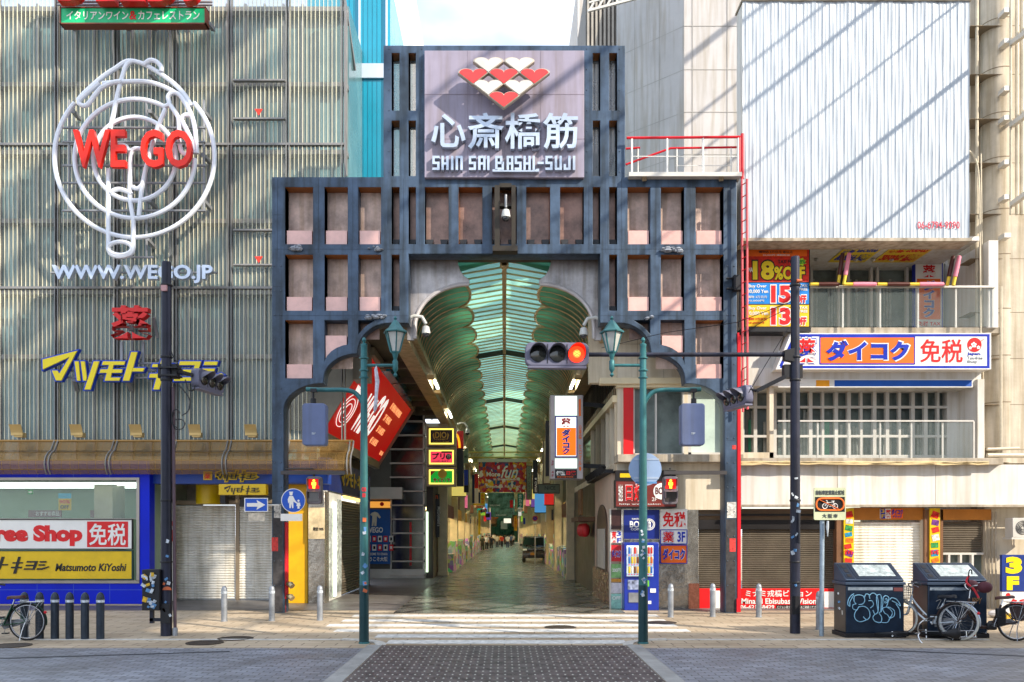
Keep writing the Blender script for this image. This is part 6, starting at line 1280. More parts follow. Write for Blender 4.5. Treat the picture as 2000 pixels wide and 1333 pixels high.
# ------------------------------------------------------------------ street furniture
m_pole = M('dark_navy_pole', (44, 46, 62), .45, .35, var=.25, scale=3, streak=.3); m_lamp = M('verdigris_paint', (54, 112, 116), .42, .25, var=.18, scale=3, streak=.25)
m_lampd = M('dark_verdigris_paint', (26, 62, 66), .45, .25, var=.2); m_stk = M('white_sticker', (206, 214, 222), .5, var=.4, scale=18)
m_lg = M_clear('lantern_glass', (214, 214, 206), .72, .25); m_spk = M('slate_blue_box', (104, 116, 152), .5, .1, var=.12, streak=.15)
def street_lamp(s, lab):
    D = 15.36; px = lambda v: v if s < 0 else 1967-v
    t_ = thing('street_lamp', lab, 'street lamp', (X(px(711), D), D, 0), 'green street lamps')
    c = Vector((X(px(711), D), D, 0)); z = lambda py: Z(py, D); fl = (0, 0, 1)
    b = MB(); b.lathe([(.10, 0), (.10, .02), (.086, .03), (.080, 1.2), (.066, z(905)), (.06, z(742)), (.06, z(700)), (.056, z(678)), (.06, z(677)), (.06, z(673)), (.03, z(671)), (.02, z(670)), (.028, z(668)), (.04, z(665)), (.028, z(661)), (.004, z(659))], c, 20)
    for py in (738, 724, 700): b.lathe([(.06, z(py)-.02), (.085, z(py)-.012), (.085, z(py)+.008), (.06, z(py)+.02)], c, 20)
    b.build('pole', m_lamp, t_)
    b = MB(); b.lathe([(.088, .03), (.084, 1.0), (.081, 1.05)], c, 20); b.build('pole_base', m_lampd, t_)
    a = px(772)
    b = MB(); b.rod(P(px(714), 714, D), P(a, 714, D), .028, 10); b.lathe([(.01, z(737)), (.04, z(733)), (.015, z(729)), (.03, z(726)), (.05, z(722)), (.05, z(706)), (.03, z(703)), (.045, z(697)), (.06, z(690))], (X(a, D), D, 0), 12); b.build('arm', m_lamp, t_)
    lp = MB(); cc = (X(a, D), D, 0)
    lp.lathe([(.222, z(651)), (.225, z(649)), (.15, z(643)), (.09, z(634)), (.05, z(628)), (.03, z(626)), (.02, z(625)), (.035, z(622)), (.02, z(619)), (.003, z(617))], cc, 6); lp.lathe([(.06, z(692)), (.085, z(689)), (.085, z(687))], cc, 6)
    for k in range(6):
        t = 2*math.pi*k/6; ax = Vector((0, 0, 1)).orthogonal().normalized(); bx = Vector((0, 0, 1)).cross(ax); d = ax*math.cos(t)+bx*math.sin(t)
        lp.bar(Vector(cc)+d*.085+Vector((0, 0, z(688))), Vector(cc)+d*.180+Vector((0, 0, z(651))), .022)
    lan = lp.build('lantern', m_lamp, t_, ang=25); MB().lathe([(.078, z(687.5)), (.170, z(651.5))], cc, 6).build('lantern_glass', m_lg, lan, ang=25)
    MB().lathe([(.03, z(685)), (.05, z(675)), (.04, z(662)), (.02, z(658))], cc, 10).build('bulb', M('milk_bulb', (230, 230, 226), .4), lan)
    b = MB(); b.tube([P(px(v), w, D) for v, w in smooth([(711, 800), (708, 787), (700, 774), (688, 765), (668, 762), (640, 762), (598, 761)])], .042, 10); b.build('bracket_arm', m_lamp, t_)
    bx = thing('speaker_box', 'blue grey box hanging from the bent arm of the '+('left' if s < 0 else 'right')+' green street lamp', 'speaker box', (X(px(613), D), D, z(868)))
    b = MB(); x0, x1 = sorted((px(592), px(634))); b.shape([rrect(x0, x1, 790, 868, 4)], D-.12, .24, bevel=.02); b.build('box', m_spk, bx)
    b = MB(); b.rod(P(px(612), 764, D), P(px(612), 779, D), .02, 8); b.rod(P(px(612), 779, D), P(px(612), 791, D), .05, 10); b.fbox(px(612)-6, px(612)+6, 759, 766, D-.05, .1); b.build('hanger', m_blk, bx)
    b = MB(); x2 = px(634)
    for py in (808, 845): b.fbox(x2-2, x2+3, py, py+4, D-.03, .06)
    b.build('clasp', m_blk, bx); b = MB(); b.ftext('SP', px(613)-4, px(613)+4, 845, 849, D-.12, .004, .03); b.build('lettering', m_stk, bx)
    return t_
l1 = street_lamp(-1, 'green street lamp with six sided lantern standing left of the crosswalk'); l2 = street_lamp(1, 'green street lamp with six sided lantern standing right of the crosswalk')
rn = random.Random(6)
def stickers(parent, px0, px1, py0, py1, D, n, mats, seed, s=(3, 8), dep=.004):
    r = random.Random(seed)
    for k in range(n):
        cx, cy = r.uniform(px0, px1), r.uniform(py0, py1); w, h = r.uniform(*s)/2, r.uniform(*s)/2; a = r.uniform(-.7, .7)
        pp = [(cx+dx*math.cos(a)-dy*math.sin(a), cy+dx*math.sin(a)+dy*math.cos(a)) for dx, dy in ((-w, -h), (w, -h*r.uniform(.6, 1)), (w*r.uniform(.7, 1), h), (-w, h))]
        MB().prism([P(a_, c_, D-.0015*k) for a_, c_ in pp], (0, dep, 0)).build('sticker', mats[k % len(mats)], parent)
m_s2, m_s3, m_s4 = M('yellow_sticker', (226, 180, 40), .5, var=.3, scale=18), M('blue_sticker', (90, 140, 190), .5, var=.3, scale=18), M('orange_sticker', (220, 110, 60), .5, var=.3)
stickers(l1, 708, 714, 990, 1160, 15.36-.088, 9, [m_stk, m_s3, m_s4], 3, (4, 9)); stickers(l2, 1253, 1260, 1030, 1170, 15.36-.088, 16, [m_stk, m_stk, m_s3], 4, (3, 8))
b = MB(); b.ftext('OB\n80', 706.5, 715.5, 952, 972, 15.36-.075, .004, .03); b.build('graffiti', M('spray_red', (206, 30, 40), .5), l1)
rs = thing('traffic_sign', 'round traffic sign seen from its pale back, fixed behind the right street lamp', 'traffic sign', (X(1260, 15.5), 15.55, Z(945, 15.5)))
MB().disc(1260, 917, 32, 15.47, .012, 40).build('disc', M('sign_back', (150, 172, 204), .4, .25, var=.1), rs)
b = MB(); b.fbox(1238, 1287, 896, 899, 15.45, .03); b.fbox(1238, 1287, 932, 936, 15.45, .03); b.build('strut', M('sign_strut', (176, 190, 210), .4, .4), rs); b = MB(); b.fbox(1241, 1283, 941, 945, 15.455, .004); b.build('label_strip', m_s3, rs)
pl = MB().tube([P(735, 715, 15.3), P(734, 722, 15.3), P(737, 745, 15.3), P(735, 770, 15.3), P(733, 798, 15.3), P(731, 806, 15.3)], [.008, .03, .04, .03, .035, .01], 8).build('plastic_strip', M('plastic_strip', (206, 206, 216), .35, var=.3, scale=12)); tag(pl, 'crumpled strip of white plastic hanging from the left street lamp arm', 'plastic strip')
b = MB(); b.tube([P(590+i*.5, 1, 1) for i in range(2)], .001, 3) if False else None
# utility poles
def lens3(name, lab, loc, rz, lit, sc=1):
    """horizontal three lamp traffic signal, faces local -Y"""
    t_ = thing(name, lab, 'traffic light'); W, H = 1.2, .42
    MB().shape([[(0, 0)]], 1, .1) if False else None
    vs, fs = shape_data([rrect(-W/2, W/2, -H/2, H/2, .1)], .2, .02); b = MB(); b.add([(v.x, -v.z, v.y) for v in vs], fs); b.box(-W/2+.03, W/2-.03, -.1, .1, -H/2-.06, -H/2-.02); hs = b.build('housing', M('signal_housing', (106, 106, 126), .45, .1, var=.1), t_)
    b = MB()
    for x in (-.19, .19): b.box(x-.006, x+.006, -.112, .0, -H/2+.03, H/2-.02)
    b.build('joint', m_blk, hs)
    for k, x in enumerate((-.375, 0, .375)):
        on = lit == k
        col = ((20, 150, 110), (226, 160, 30), (255, 60, 24))[k]
        ln = MB().lathe([(.16, .0), (.155, .03), (.10, .055), (.0, .062)], (x, -.10, 0), 28, (0, -1, 0)).build('lens', M('lens_lit_red', (255, 42, 16), emit=2.2) if on else M('lens_dark', (38, 40, 36), .12, spec=.8, var=.3), t_)
        if on:
            b = MB()
            for q in range(6):
                for j in range(6*(q+1)): a = 2*math.pi*j/(6*(q+1)); r = .022+.023*q; b.ball((x+r*math.cos(a), -.163+.055*(r/.155)**2, r*math.sin(a)), .0075, 6)
            b.build('led', M('led_orange', (255, 150, 60), emit=5), ln)
        hb_ = MB(); n = 18; V = []; Fs = []
        for i in range(n+1):
            a = math.radians(-25+230*i/n); L = .06+.24*max(0, math.sin(a))**.7 if math.sin(a) > 0 else .05
            for rr_ in (.175, .165): V += [(x+rr_*math.cos(a), -.09, rr_*math.sin(a)), (x+rr_*math.cos(a), -.09-L, rr_*math.sin(a)*(.96))]
        for i in range(n):
            a0, a1 = 4*i, 4*i+4; Fs += [(a0, a1, a1+1, a0+1), (a0+2, a0+3, a1+3, a1+2), (a0+1, a1+1, a1+3, a0+3)]
        hb_.add(V, Fs); hb_.build('hood', M('hood_grey', (100, 100, 116), .45, .1) if not on else M('hood_red_glow', (190, 30, 30), .4), t_)  # lens glow put into the colour of the lit lamp's hood
    t_.location = loc; t_.rotation_euler = (0, 0, math.radians(rz)); t_.scale = (sc, sc, sc); return t_
def pole(lab, px, D, ptop, r, conduit):
    t_ = thing('utility_pole', lab, 'utility pole', (X(px, D), D, 0)); c = (X(px, D), D, 0)
    MB().lathe([(r*1.22, 0), (r*1.18, 2.0), (r, Z(ptop, D)), (r*.9, Z(ptop, D)+.01)], c, 20).build('shaft', m_pole, t_)
    b = MB()
    for py in (560, 700, 745, 980, 1100, 1140): b.lathe([(r*1.24, Z(py, D)), (r*1.3, Z(py, D)+.01), (r*1.3, Z(py, D)+.03), (r*1.24, Z(py, D)+.04)], c, 20)
    b.build('band', m_blk, t_)
    return t_
DL = 16.5
up = pole('dark steel utility pole covered in stickers in front of the blue drugstore', 325, DL, 513, .088, 1)
b = MB(); b.rod((X(342, DL), DL, 0), P(338, 757, DL), .032, 10); b.rod(P(316.5, 575, DL+.05), P(316.5, 935, DL+.05), .012, 6); b.build('conduit', M('brown_conduit', (92, 74, 82), .5, .2), up); MB().lathe([(.05, 0), (.05, .14), (.034, .16)], (X(342, DL), DL, 0), 12).build('conduit_foot', m_grey, up)
b = MB(); b.fbox(308, 345, 711, 738, DL+.0, .18); b.fbox(308, 345, 716, 719, DL-.12, .3); b.fbox(308, 345, 731, 734, DL-.12, .3); b.bar(P(345, 725, DL), P(376, 733, DL+.2), .06); b.build('signal_bracket', m_blk, up)
b = MB(); b.fbox(314, 325, 557, 568, DL-.14, .05); b.build('warning_plate', M('pink_plate', (196, 150, 150), .5), up)
b = MB()
for i, pp in enumerate(([(335, 688), (338, 696), (350, 715), (360, 729)], [(362, 742), (368, 762), (378, 762), (381, 752)], [(349, 753), (360, 765), (370, 780), (369, 800), (362, 808), (355, 812)], [(340, 806), (336, 820), (342, 838), (355, 838), (361, 828), (355, 820), (343, 820)], [(352, 808), (345, 800), (337, 806), (336, 826), (345, 836)])):
    b.tube([P(a, c, DL-.04-.01*i) for a, c in smooth(pp, 5)], .011, 5)
b.build('cable_loop', m_blk, up)
b = MB(); b.fbox(313, 331, 1180, 1218, DL-.115, .04); b.build('access_cover', m_blk, up); b = MB(); b.shape([arc(326, 1153, 9, 7, 180, 360, 8)], DL-.118, .005); b.build('sticker', m_s4, up); stickers(up, 318, 332, 970, 1215, DL-.112, 8, [m_s3, m_stk, m_s4], 12, (4, 9))
lens3('traffic_light', 'three lamp traffic light seen from the side on the left utility pole', (X(406, 17.2), 17.2, Z(742, 17.0)), 80, -1, .82)
cb2 = thing('control_cabinet', 'black cabinet plastered with stickers strapped to the left utility pole', 'cabinet', (X(294, 16.3), 16.4, .25)); D = 16.3
MB().fbox(277, 311, 1113, 1193, D, .32).build('casing', m_blk, cb2, bevel=.01); b = MB(); b.fbox(292, 299, 1193, 1218, D+.1, .07); b.fbox(292, 316, 1208, 1214, D+.1, .07); b.fbox(308, 318, 1128, 1136, D+.12, .1); b.fbox(308, 318, 1172, 1178, D+.12, .1); b.build('bracket', m_pole, cb2)
stickers(cb2, 280, 303, 1118, 1186, D-.005, 26, [m_stk, m_stk, m_s3, m_s2, m_stk], 31, (4, 11))
DR = 16.9
up2 = pole('dark steel utility pole with long signal arm in front of the pharmacy', 1553, DR, 503, .083, 0)
b = MB(); b.rod(P(1146, 693, DR), P(1546, 693, DR), .044, 12); b.build('signal_arm', m_pole, up2); b = MB(); b.prism([P(1533, 684, DR-.08), P(1560, 678, DR-.08), P(1560, 708, DR-.08), P(1533, 703, DR-.08)], (0, .16, 0)); b.fbox(1532, 1568, 712, 738, DR-.02, .16); b.bar(P(1534, 736, DR), P(1478, 764, DR+.1), .075); b.rod(P(1478, 764, DR+.1), P(1462, 760, DR+.15), .03, 8); b.build('signal_bracket', m_blk, up2)
b = MB(); b.lathe([(.035, 0), (.035, .1)], P(1556, 549, DR-.1), 10, (1, 0, 0)); b.build('end_cap', m_s4, up2); stickers(up2, 1547, 1560, 890, 1160, DR-.1, 12, [m_stk, m_stk, m_s3], 14, (3, 9)); b = MB(); b.fbox(1547, 1562, 1165, 1200, DR-.112, .04); b.build('access_cover', m_blk, up2)
b = MB(); b.tube([P(1540, 640, DR), P(1500, 705, DR+.05), P(1462, 768, DR+.1)], .008, 5); b.tube([P(1545, 590, DR), P(1440, 630, 19), P(1300, 650, 20.5), P(1175, 680, 21.5)], .008, 5); b.tube([P(1545, 600, DR), P(1500, 622, 18), P(1452, 652, 20)], .007, 5); b.build('stay_wire', m_blk, up2)
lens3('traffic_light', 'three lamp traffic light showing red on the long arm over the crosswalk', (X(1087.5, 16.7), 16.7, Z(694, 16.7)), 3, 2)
lens3('traffic_light', 'three lamp traffic light seen from the side on the right utility pole', (X(1441, 17.5), 17.5, Z(774, 17.3)), -78, -1, .82)
# pedestrian signals on the gate legs
def ped(lab, px, py0, D, arm0, arm1):
    t_ = thing('pedestrian_signal', lab, 'pedestrian signal', (X(px, D), D, Z(py0+52, D)), 'pedestrian signals')
    MB().shape([rrect(px-13, px+13, py0, py0+52, 4)], D, .22, bevel=.015).build('housing', M('ped_housing', (112, 104, 110), .45, .2), t_)
    f = MB().shape([rrect(px-10.5, px+10.5, py0+3.5, py0+23.5, 2)], D-.012, .02).build('red_face', M('ped_red_glow', (190, 16, 10), emit=.7), t_); MB().shape([rrect(px-10.5, px+10.5, py0+28, py0+48, 2)], D-.012, .02).build('dark_face', M('ped_dark_face', (70, 62, 60), .15, spec=.7, var=.3), t_)
    b = MB(); b.disc(px, py0+7.3, 2.4, D-.014, .004, 14); b.prism([P(a, c, D-.014) for a, c in ((px-4.2, py0+10.2), (px+4.2, py0+10.2), (px+4.2, py0+16), (px+2.6, py0+16), (px+2.4, py0+22.5), (px+.5, py0+22.5), (px, py0+17), (px-.5, py0+22.5), (px-2.4, py0+22.5), (px-2.6, py0+16), (px-4.2, py0+16))], (0, -.004, 0)); b.build('standing_figure', M('ped_figure_glow', (255, 170, 40), emit=3), f)
    b = MB()
    for y0 in (py0+1, py0+26): b.prism([P(px-12, y0, D), P(px+12, y0, D), P(px+12, y0+2, D-.16), P(px-12, y0+2, D-.16)], (0, 0, -.012)); b.box(X(px-12, D), X(px-12, D)+.01, D-.15, D, Z(y0+16, D), Z(y0+2, D)); b.box(X(px+12, D)-.01, X(px+12, D), D-.15, D, Z(y0+16, D), Z(y0+2, D))
    b.build('hood', M('ped_housing', (112, 104, 110)), t_)
    b = MB(); b.fbox(arm0, arm1, 920, 927, D, .1); b.rod(P(px, 924, D+.08), P(px, py0+2, D+.08), .03, 8); b.rod(P(arm0+10, 916, D+.08), P(px, 916, D+.08), .02, 6); b.build('arm', M('arm_dark', (76, 72, 72), .5, .4), t_)
ped('red lit pedestrian signal on an arm from the left leg of the gate', 613, 932, 20.9, 548, 674); ped('red lit pedestrian signal on an arm from the right leg of the gate', 1310, 932, 20.9, 1297, 1420)
# signs at the left leg
sg = thing('arrow_sign', 'blue rectangular sign with a white arrow pointing right beside the left gate leg', 'traffic sign', (X(500, 20.7), 20.7, Z(1020, 20.7))); D = 20.7
MB().fbox(477, 523, 973, 1000, D, .03).build('plate', w_, sg); MB().fbox(479, 521.5, 974.5, 998.5, D-.004, .005).build('blue_face', M('traffic_blue', (16, 82, 190), .35), sg); b = MB(); b.shape([[(482, 983), (503, 983), (501, 977), (518, 986.5), (501, 996), (503, 990), (482, 990)]], D-.009, .006); b.build('arrow', w_, sg); q = MB().fbox(485, 517, 1003, 1018, D, .02).build('small_plate', M('faded_plate', (212, 200, 180), .5, var=.3, scale=9), sg); b = MB(); b.rod(P(500, 987, D+.05), P(545, 987, D+.2), .02, 6); b.fbox(548, 590, 1004, 1018, D-.02, .03); b.build('bracket', w_, sg)
sg = thing('pedestrian_sign', 'round blue sign with white adult and child figures beside the left gate leg', 'traffic sign', (X(573, 20.75), 20.75, Z(1003, 20.75))); D = 20.75
MB().disc(573, 978, 23.5, D, .02, 40).build('rim', w_, sg); MB().disc(573, 978, 22.3, D-.02, .005, 40).build('face', M('traffic_blue', (16, 82, 190)), sg)
b = MB(); b.disc(568.5, 965, 3.2, D-.026, .005, 16); b.fbox(564.5, 572.5, 960.8, 962.6, D-.027, .004); b.shape([[(565, 969), (572, 969), (576, 977), (581, 983), (580, 984.5), (573, 980), (573, 993), (570.5, 993), (569, 984), (568, 993), (565, 993), (565, 980), (563, 984), (562, 976)]], D-.027, .005); b.disc(583, 978.5, 2.2, D-.026, .005, 12); b.shape([[(580, 982), (586, 982), (587, 989), (585, 989), (585, 994), (581, 994), (581, 989), (579, 989)]], D-.028, .005); b.build('figures', w_, sg)
b = MB(); b.rod(P(573, 978, D+.03), P(560, 978, D+.3), .02, 6); b.build('bracket', m_blk, sg)
hy = thing('fire_standpipe', 'red fire standpipe with two brass outlets beside the left gate leg', 'standpipe', (X(557, 21.3), 21.3, 0)); D = 21.3
b = MB(); b.lathe([(.085, .35), (.085, Z(1022, D)), (.06, Z(1020, D))], (X(557, D), D, 0), 14); b.rod((X(556, D), D, 0), (X(556, D), D, .4), .03, 8); b.build('pipe', m_red, hy); b = MB()
for py in (1141, 1165): b.rod(P(560, py, D), P(567, py, D-.1), .06, 12); b.rod(P(567, py, D-.1), P(571, py+5, D-.14), .075, 12)
b.build('outlet', M('brass_outlet', (190, 170, 130), .3, .7), hy)
b = MB(); b.tube([P(558, 1180, 21.9)]+[P(a, c, 21.9) for a, c in smooth([(558, 1000), (558, 830), (562, 790), (580, 768)])], .05, 8); o = b.build('bent_pole', m_pole); tag(o, 'slim dark pole with curved top just behind the left gate leg', 'pole')
# bollards
m_bs = M('galvanised_bollard', (150, 154, 160), .42, .5, var=.2, scale=5); m_bb = M('dark_bollard', (46, 56, 68), .4, .25, var=.2, scale=6)
D = GD(1214); x = X(438, D)
sb_ = thing('silver_bollard', 'slim galvanised bollard in front of the ivory shutter, leftmost of the galvanised ones', 'bollard', (x, D, 0), 'slim galvanised bollards')
MB().lathe([(.075, 0), (.075, .02), (.066, .025), (.066, .70), (.062, .74), (.045, .775), (.02, .79), (.002, .795)], (x, D, 0), 18).build('post', m_bs, sb_); MB().lathe([(.0675, .62), (.0675, .68)], (x, D, 0), 18).build('reflective_band', m_stk, sb_)
for px, py, lb in ((531, 1213, 'slim galvanised bollard just in front of the left gate leg'), (625, 1212, 'slim galvanised bollard in front of the steel corner pillar'), (1310, 1206, 'slim galvanised bollard right of the vending machine in front of the stainless panel'), (1392, 1205, 'slim galvanised bollard left of the right gate leg in front of the red banner'), (1482, 1206, 'slim galvanised bollard between the red post and the right utility pole'), (1600, 1230, 'slim galvanised bollard behind the no bicycle sign post')):
    D = GD(py); dup(sb_, (X(px, D), D, 0), lb)
D = GD(1249); x = X(196, D)
bb_ = thing('black_bollard', 'thick dark bollard with a white band, rightmost of the row before the blue shop', 'bollard', (x, D, 0), 'thick dark bollards before the blue shop')
MB().lathe([(.072, 0), (.072, .74), (.078, .745), (.078, .76), (.07, .765), (.068, .80), (.052, .845), (.025, .872), (.003, .88)], (x, D, 0), 20).build('post', m_bb, bb_); MB().lathe([(.0735, .69), (.0735, .74)], (x, D, 0), 20).build('reflective_band', m_stk, bb_)
for k, (px, lb) in enumerate(((166, 'second thick dark bollard from the right in the row before the blue shop'), (135, 'third thick dark bollard from the right in the row before the blue shop'), (105, 'thick dark bollard directly right of the green bicycle'), (74, 'thick dark bollard seen through the rear wheel of the green bicycle'), (43, 'thick dark bollard under the saddle of the green bicycle'))): dup(bb_, (X(px, D), D+.02*k, 0), lb)
# no bicycle sign
sg = thing('no_bicycle_sign', 'grey post sign forbidding bicycle parking with a crossed bicycle in an orange ring', 'sign', (X(1606, 16.4), 16.4, 0)); D = 16.4
MB().rod((X(1606, D), D+.04, 0), P(1606, 955, D+.04), .043, 14).build('post', M('pale_blue_post', (150, 166, 180), .45, .3, var=.2, scale=6), sg); MB().shape([rrect(1590, 1652, 953, 1016, 3)], D-.03, .03).build('plate', M('pale_lime_plate', (204, 208, 170), .4), sg)
MB().fbox(1592, 1650, 971, 1000, D-.034, .004).build('black_panel', k_, sg); letters(sg, M('sign_ink', (70, 74, 80), .5), [('自転車放置禁止区域', 1593.5, 1649, 958, 967), ('大 阪 市', 1606, 1636, 1004, 1012)], D-.03)
b = MB(); b.tube([P(a, c, D-.038) for a, c in rrect(1594.5, 1648, 974, 997, 10)], .018, 6, closed=True); b.bar(P(1601, 977, D-.044), P(1637, 994, D-.044), .03, .01); b.build('orange_ring', M('reflective_orange', (244, 120, 50), .4), sg)
b = MB()
for cx in (1611, 1631): b.tube([P(cx+4.8*math.cos(t_), 989+4.8*math.sin(t_), D-.04) for t_ in [2*math.pi*i/16 for i in range(16)]], .008, 5, closed=True)
for pp in ([(1611, 989), (1615, 982), (1627, 982), (1620, 990), (1615, 982)], [(1620, 990), (1631, 989), (1627, 980)], [(1613, 978), (1616, 979), (1615, 982)], [(1624, 979.5), (1630, 979.5)]): b.tube([P(a, c, D-.042) for a, c in pp], .008, 5)
b.build('bicycle_mark', w_, sg)
um = MB().tube([P(1617, 1018, D-.05), P(1616, 1030, D-.05), P(1616.5, 1042, D-.05), P(1616.5, 1048, D-.05)], [.02, .03, .012, .008], 8).build('umbrella', M('clear_umbrella', (190, 196, 200), .3)); tag(um, 'folded pale umbrella hooked under the no bicycle sign', 'umbrella')
# map cabinets
def cabinet(lab, px0, px1, D, graf):
    x0, x1 = X(px0, D), X(px1, D); t_ = thing('map_cabinet', lab, 'cabinet', ((x0+x1)/2, D+.3, 0)); dp = .62; y0, y1 = D, D+dp
    m_c = M('navy_cabinet', (30, 46, 66), .4, .3, var=.25, scale=4); m_t = M('cabinet_trim', (70, 84, 104), .4, .4)
    MB().box(x0, x1, y0, y1, .08, 1.0).build('body', m_c, t_, bevel=.015); MB().box(x0-.03, x1+.03, y0-.03, y1+.03, 0, .08).build('plinth', m_blk, t_, bevel=.008)
    MB().box(x0-.025, x1+.025, y0-.025, y1+.025, 1.0, 1.055).build('collar', m_t, t_, bevel=.008)
    b = MB(); b.prism([(x0, y0+.04, 1.055), (x0, y1, 1.055), (x0, y1, 1.40), (x0, y1-.06, 1.40), (x0, y0, 1.09)], (x1-x0, 0, 0)); top = b.build('console', m_t, t_, bevel=.008)
    s0, s1 = Vector((0, y0, 1.09)), Vector((0, y1-.06, 1.40)); d = s1-s0; n = Vector((0, -d.z, d.y)).normalized()
    def pane(u0, u1, v0, v1, h): 
        w = x1-x0; return [Vector((x0+w*u, 0, 0))+s0+d*v+n*h for u, v in ((u0, v0), (u1, v0), (u1, v1), (u0, v1))]
    b = MB(); b.prism(pane(.02, .17, .08, .94, .003), n*.006); b.prism(pane(.19, .97, .06, .95, .003), n*.006); b.build('console_frame', m_c, top); MB().prism(pane(.26, .90, .2, .84, .011), n*.004).build('map_screen', M('white_map', (176, 188, 190), .25, var=.35, scale=7, spec=.7), top)
    b = MB()
    for k in range(3): b.prism(pane(.06, .13, .15+.25*k, .32+.25*k, .012), n*.003)
    b.build('vent_mark', m_blk, top)
    b = MB(); b.box(x0+.03, x1-.22, y0-.006, y0, .90, .955); b.build('label_strip', M('grey_label', (140, 152, 164), .5, var=.25, scale=9), t_); b = MB(); b.box(x1-.2, x1-.03, y0-.006, y0, .88, .95); b.build('red_label', M('faded_red_label', (120, 66, 66), .5), t_)
    b = MB(); b.box(x0-.006, x0, y0+.03, y1-.03, .1, .98); b.build('side_door', M('cabinet_side', (92, 88, 82), .35, .5, var=.3), t_); b = MB(); b.box(x0-.012, x0-.004, y0+.15, y0+.2, .42, .5); b.build('lock', m_alu, t_)
    if graf:
        q = lambda pts: [P(1600+a/5, 1080+c/5, D-.008) for a, c in smooth(pts, 5)]
        b = MB()
        for pp in ([(300, 525), (280, 505), (285, 460), (310, 420), (340, 400)], [(300, 525), (300, 480), (320, 440), (335, 415)], [(360, 500), (340, 470), (345, 425), (385, 412), (430, 425), (445, 465), (425, 500), (385, 505)], [(360, 500), (330, 510), (330, 545), (365, 560), (385, 530)], [(385, 530), (440, 525), (485, 560), (495, 620), (465, 655), (430, 625)],
                   [(365, 560), (345, 600), (355, 650), (400, 675), (465, 655)], [(440, 440), (455, 405), (485, 410), (495, 450)], [(495, 450), (490, 420), (520, 395), (555, 410), (575, 470), (575, 570), (545, 600), (525, 560)], [(480, 470), (515, 470), (530, 510), (500, 540)], [(575, 570), (560, 480), (560, 430), (580, 408), (605, 425), (605, 520), (600, 580)], [(605, 580), (620, 500), (625, 440), (650, 420), (680, 440), (670, 490), (655, 530)],
                   [(545, 600), (525, 630), (545, 670), (600, 680), (610, 630), (585, 590), (600, 580)], [(655, 530), (690, 550), (715, 590), (690, 640), (665, 680), (610, 680)], [(655, 530), (620, 545), (640, 590), (665, 605), (690, 640)], [(665, 530), (700, 540), (735, 570), (730, 620), (690, 640)], [(690, 460), (710, 440), (760, 460), (795, 520), (750, 490), (710, 470)], [(750, 500), (785, 560), (790, 640)], [(640, 455), (660, 450), (662, 485), (640, 490), (645, 470)]):
            b.tube(q(pp), .0085, 5)
        b.build('graffiti', M('pale_blue_spray', (150, 204, 232), .6, var=.25, scale=12), t_)
    else:
        b = MB(); b.ftext('UBPY', 1893, 1918, 1168, 1180, D-.004, .004, 0, shear=.3); b.build('graffiti', M('tan_spray', (150, 110, 70), .6), t_); b = MB(); b.tube([P(a, c, D-.006) for a, c in smooth([(1828, 1175), (1838, 1172), (1830, 1190), (1845, 1180), (1840, 1195)])], .006, 5); b.build('graffiti', M('grey_spray', (150, 150, 150), .6), t_)
    return t_
c1_ = cabinet('dark blue map cabinet with pale blue bubble graffiti on its front', 1653, 1766, 16.2, True); cabinet('dark blue map cabinet standing behind the white bicycle', 1813, 1928, 16.15, False)
stickers(c1_, 1636, 1650, 1150, 1190, 16.19, 3, [m_stk, m_s3], 8, (3, 6))
# bags on the pavement near the right edge
for px, r, lb in ((1957, .16, 'larger'), (1942, .12, 'smaller')): tag(MB().ball((X(px, 20), 20, r*.75), r, 10, .75, 1.2).build('rubbish_bag', M('white_bag', (214, 208, 204), .5, var=.3, scale=9)), '%s of two small white rubbish bags lying by the wall behind the electric bicycle' % lb, 'rubbish bag')
o = MB().box(X(1962, 19.6), X(1995, 19.6), 19.5, 19.8, 0, .12).build('yellow_sack', M('yellow_sack', (220, 180, 40), .6, var=.2)); tag(o, 'small yellow sack on the ground under the 3F sign', 'sack')
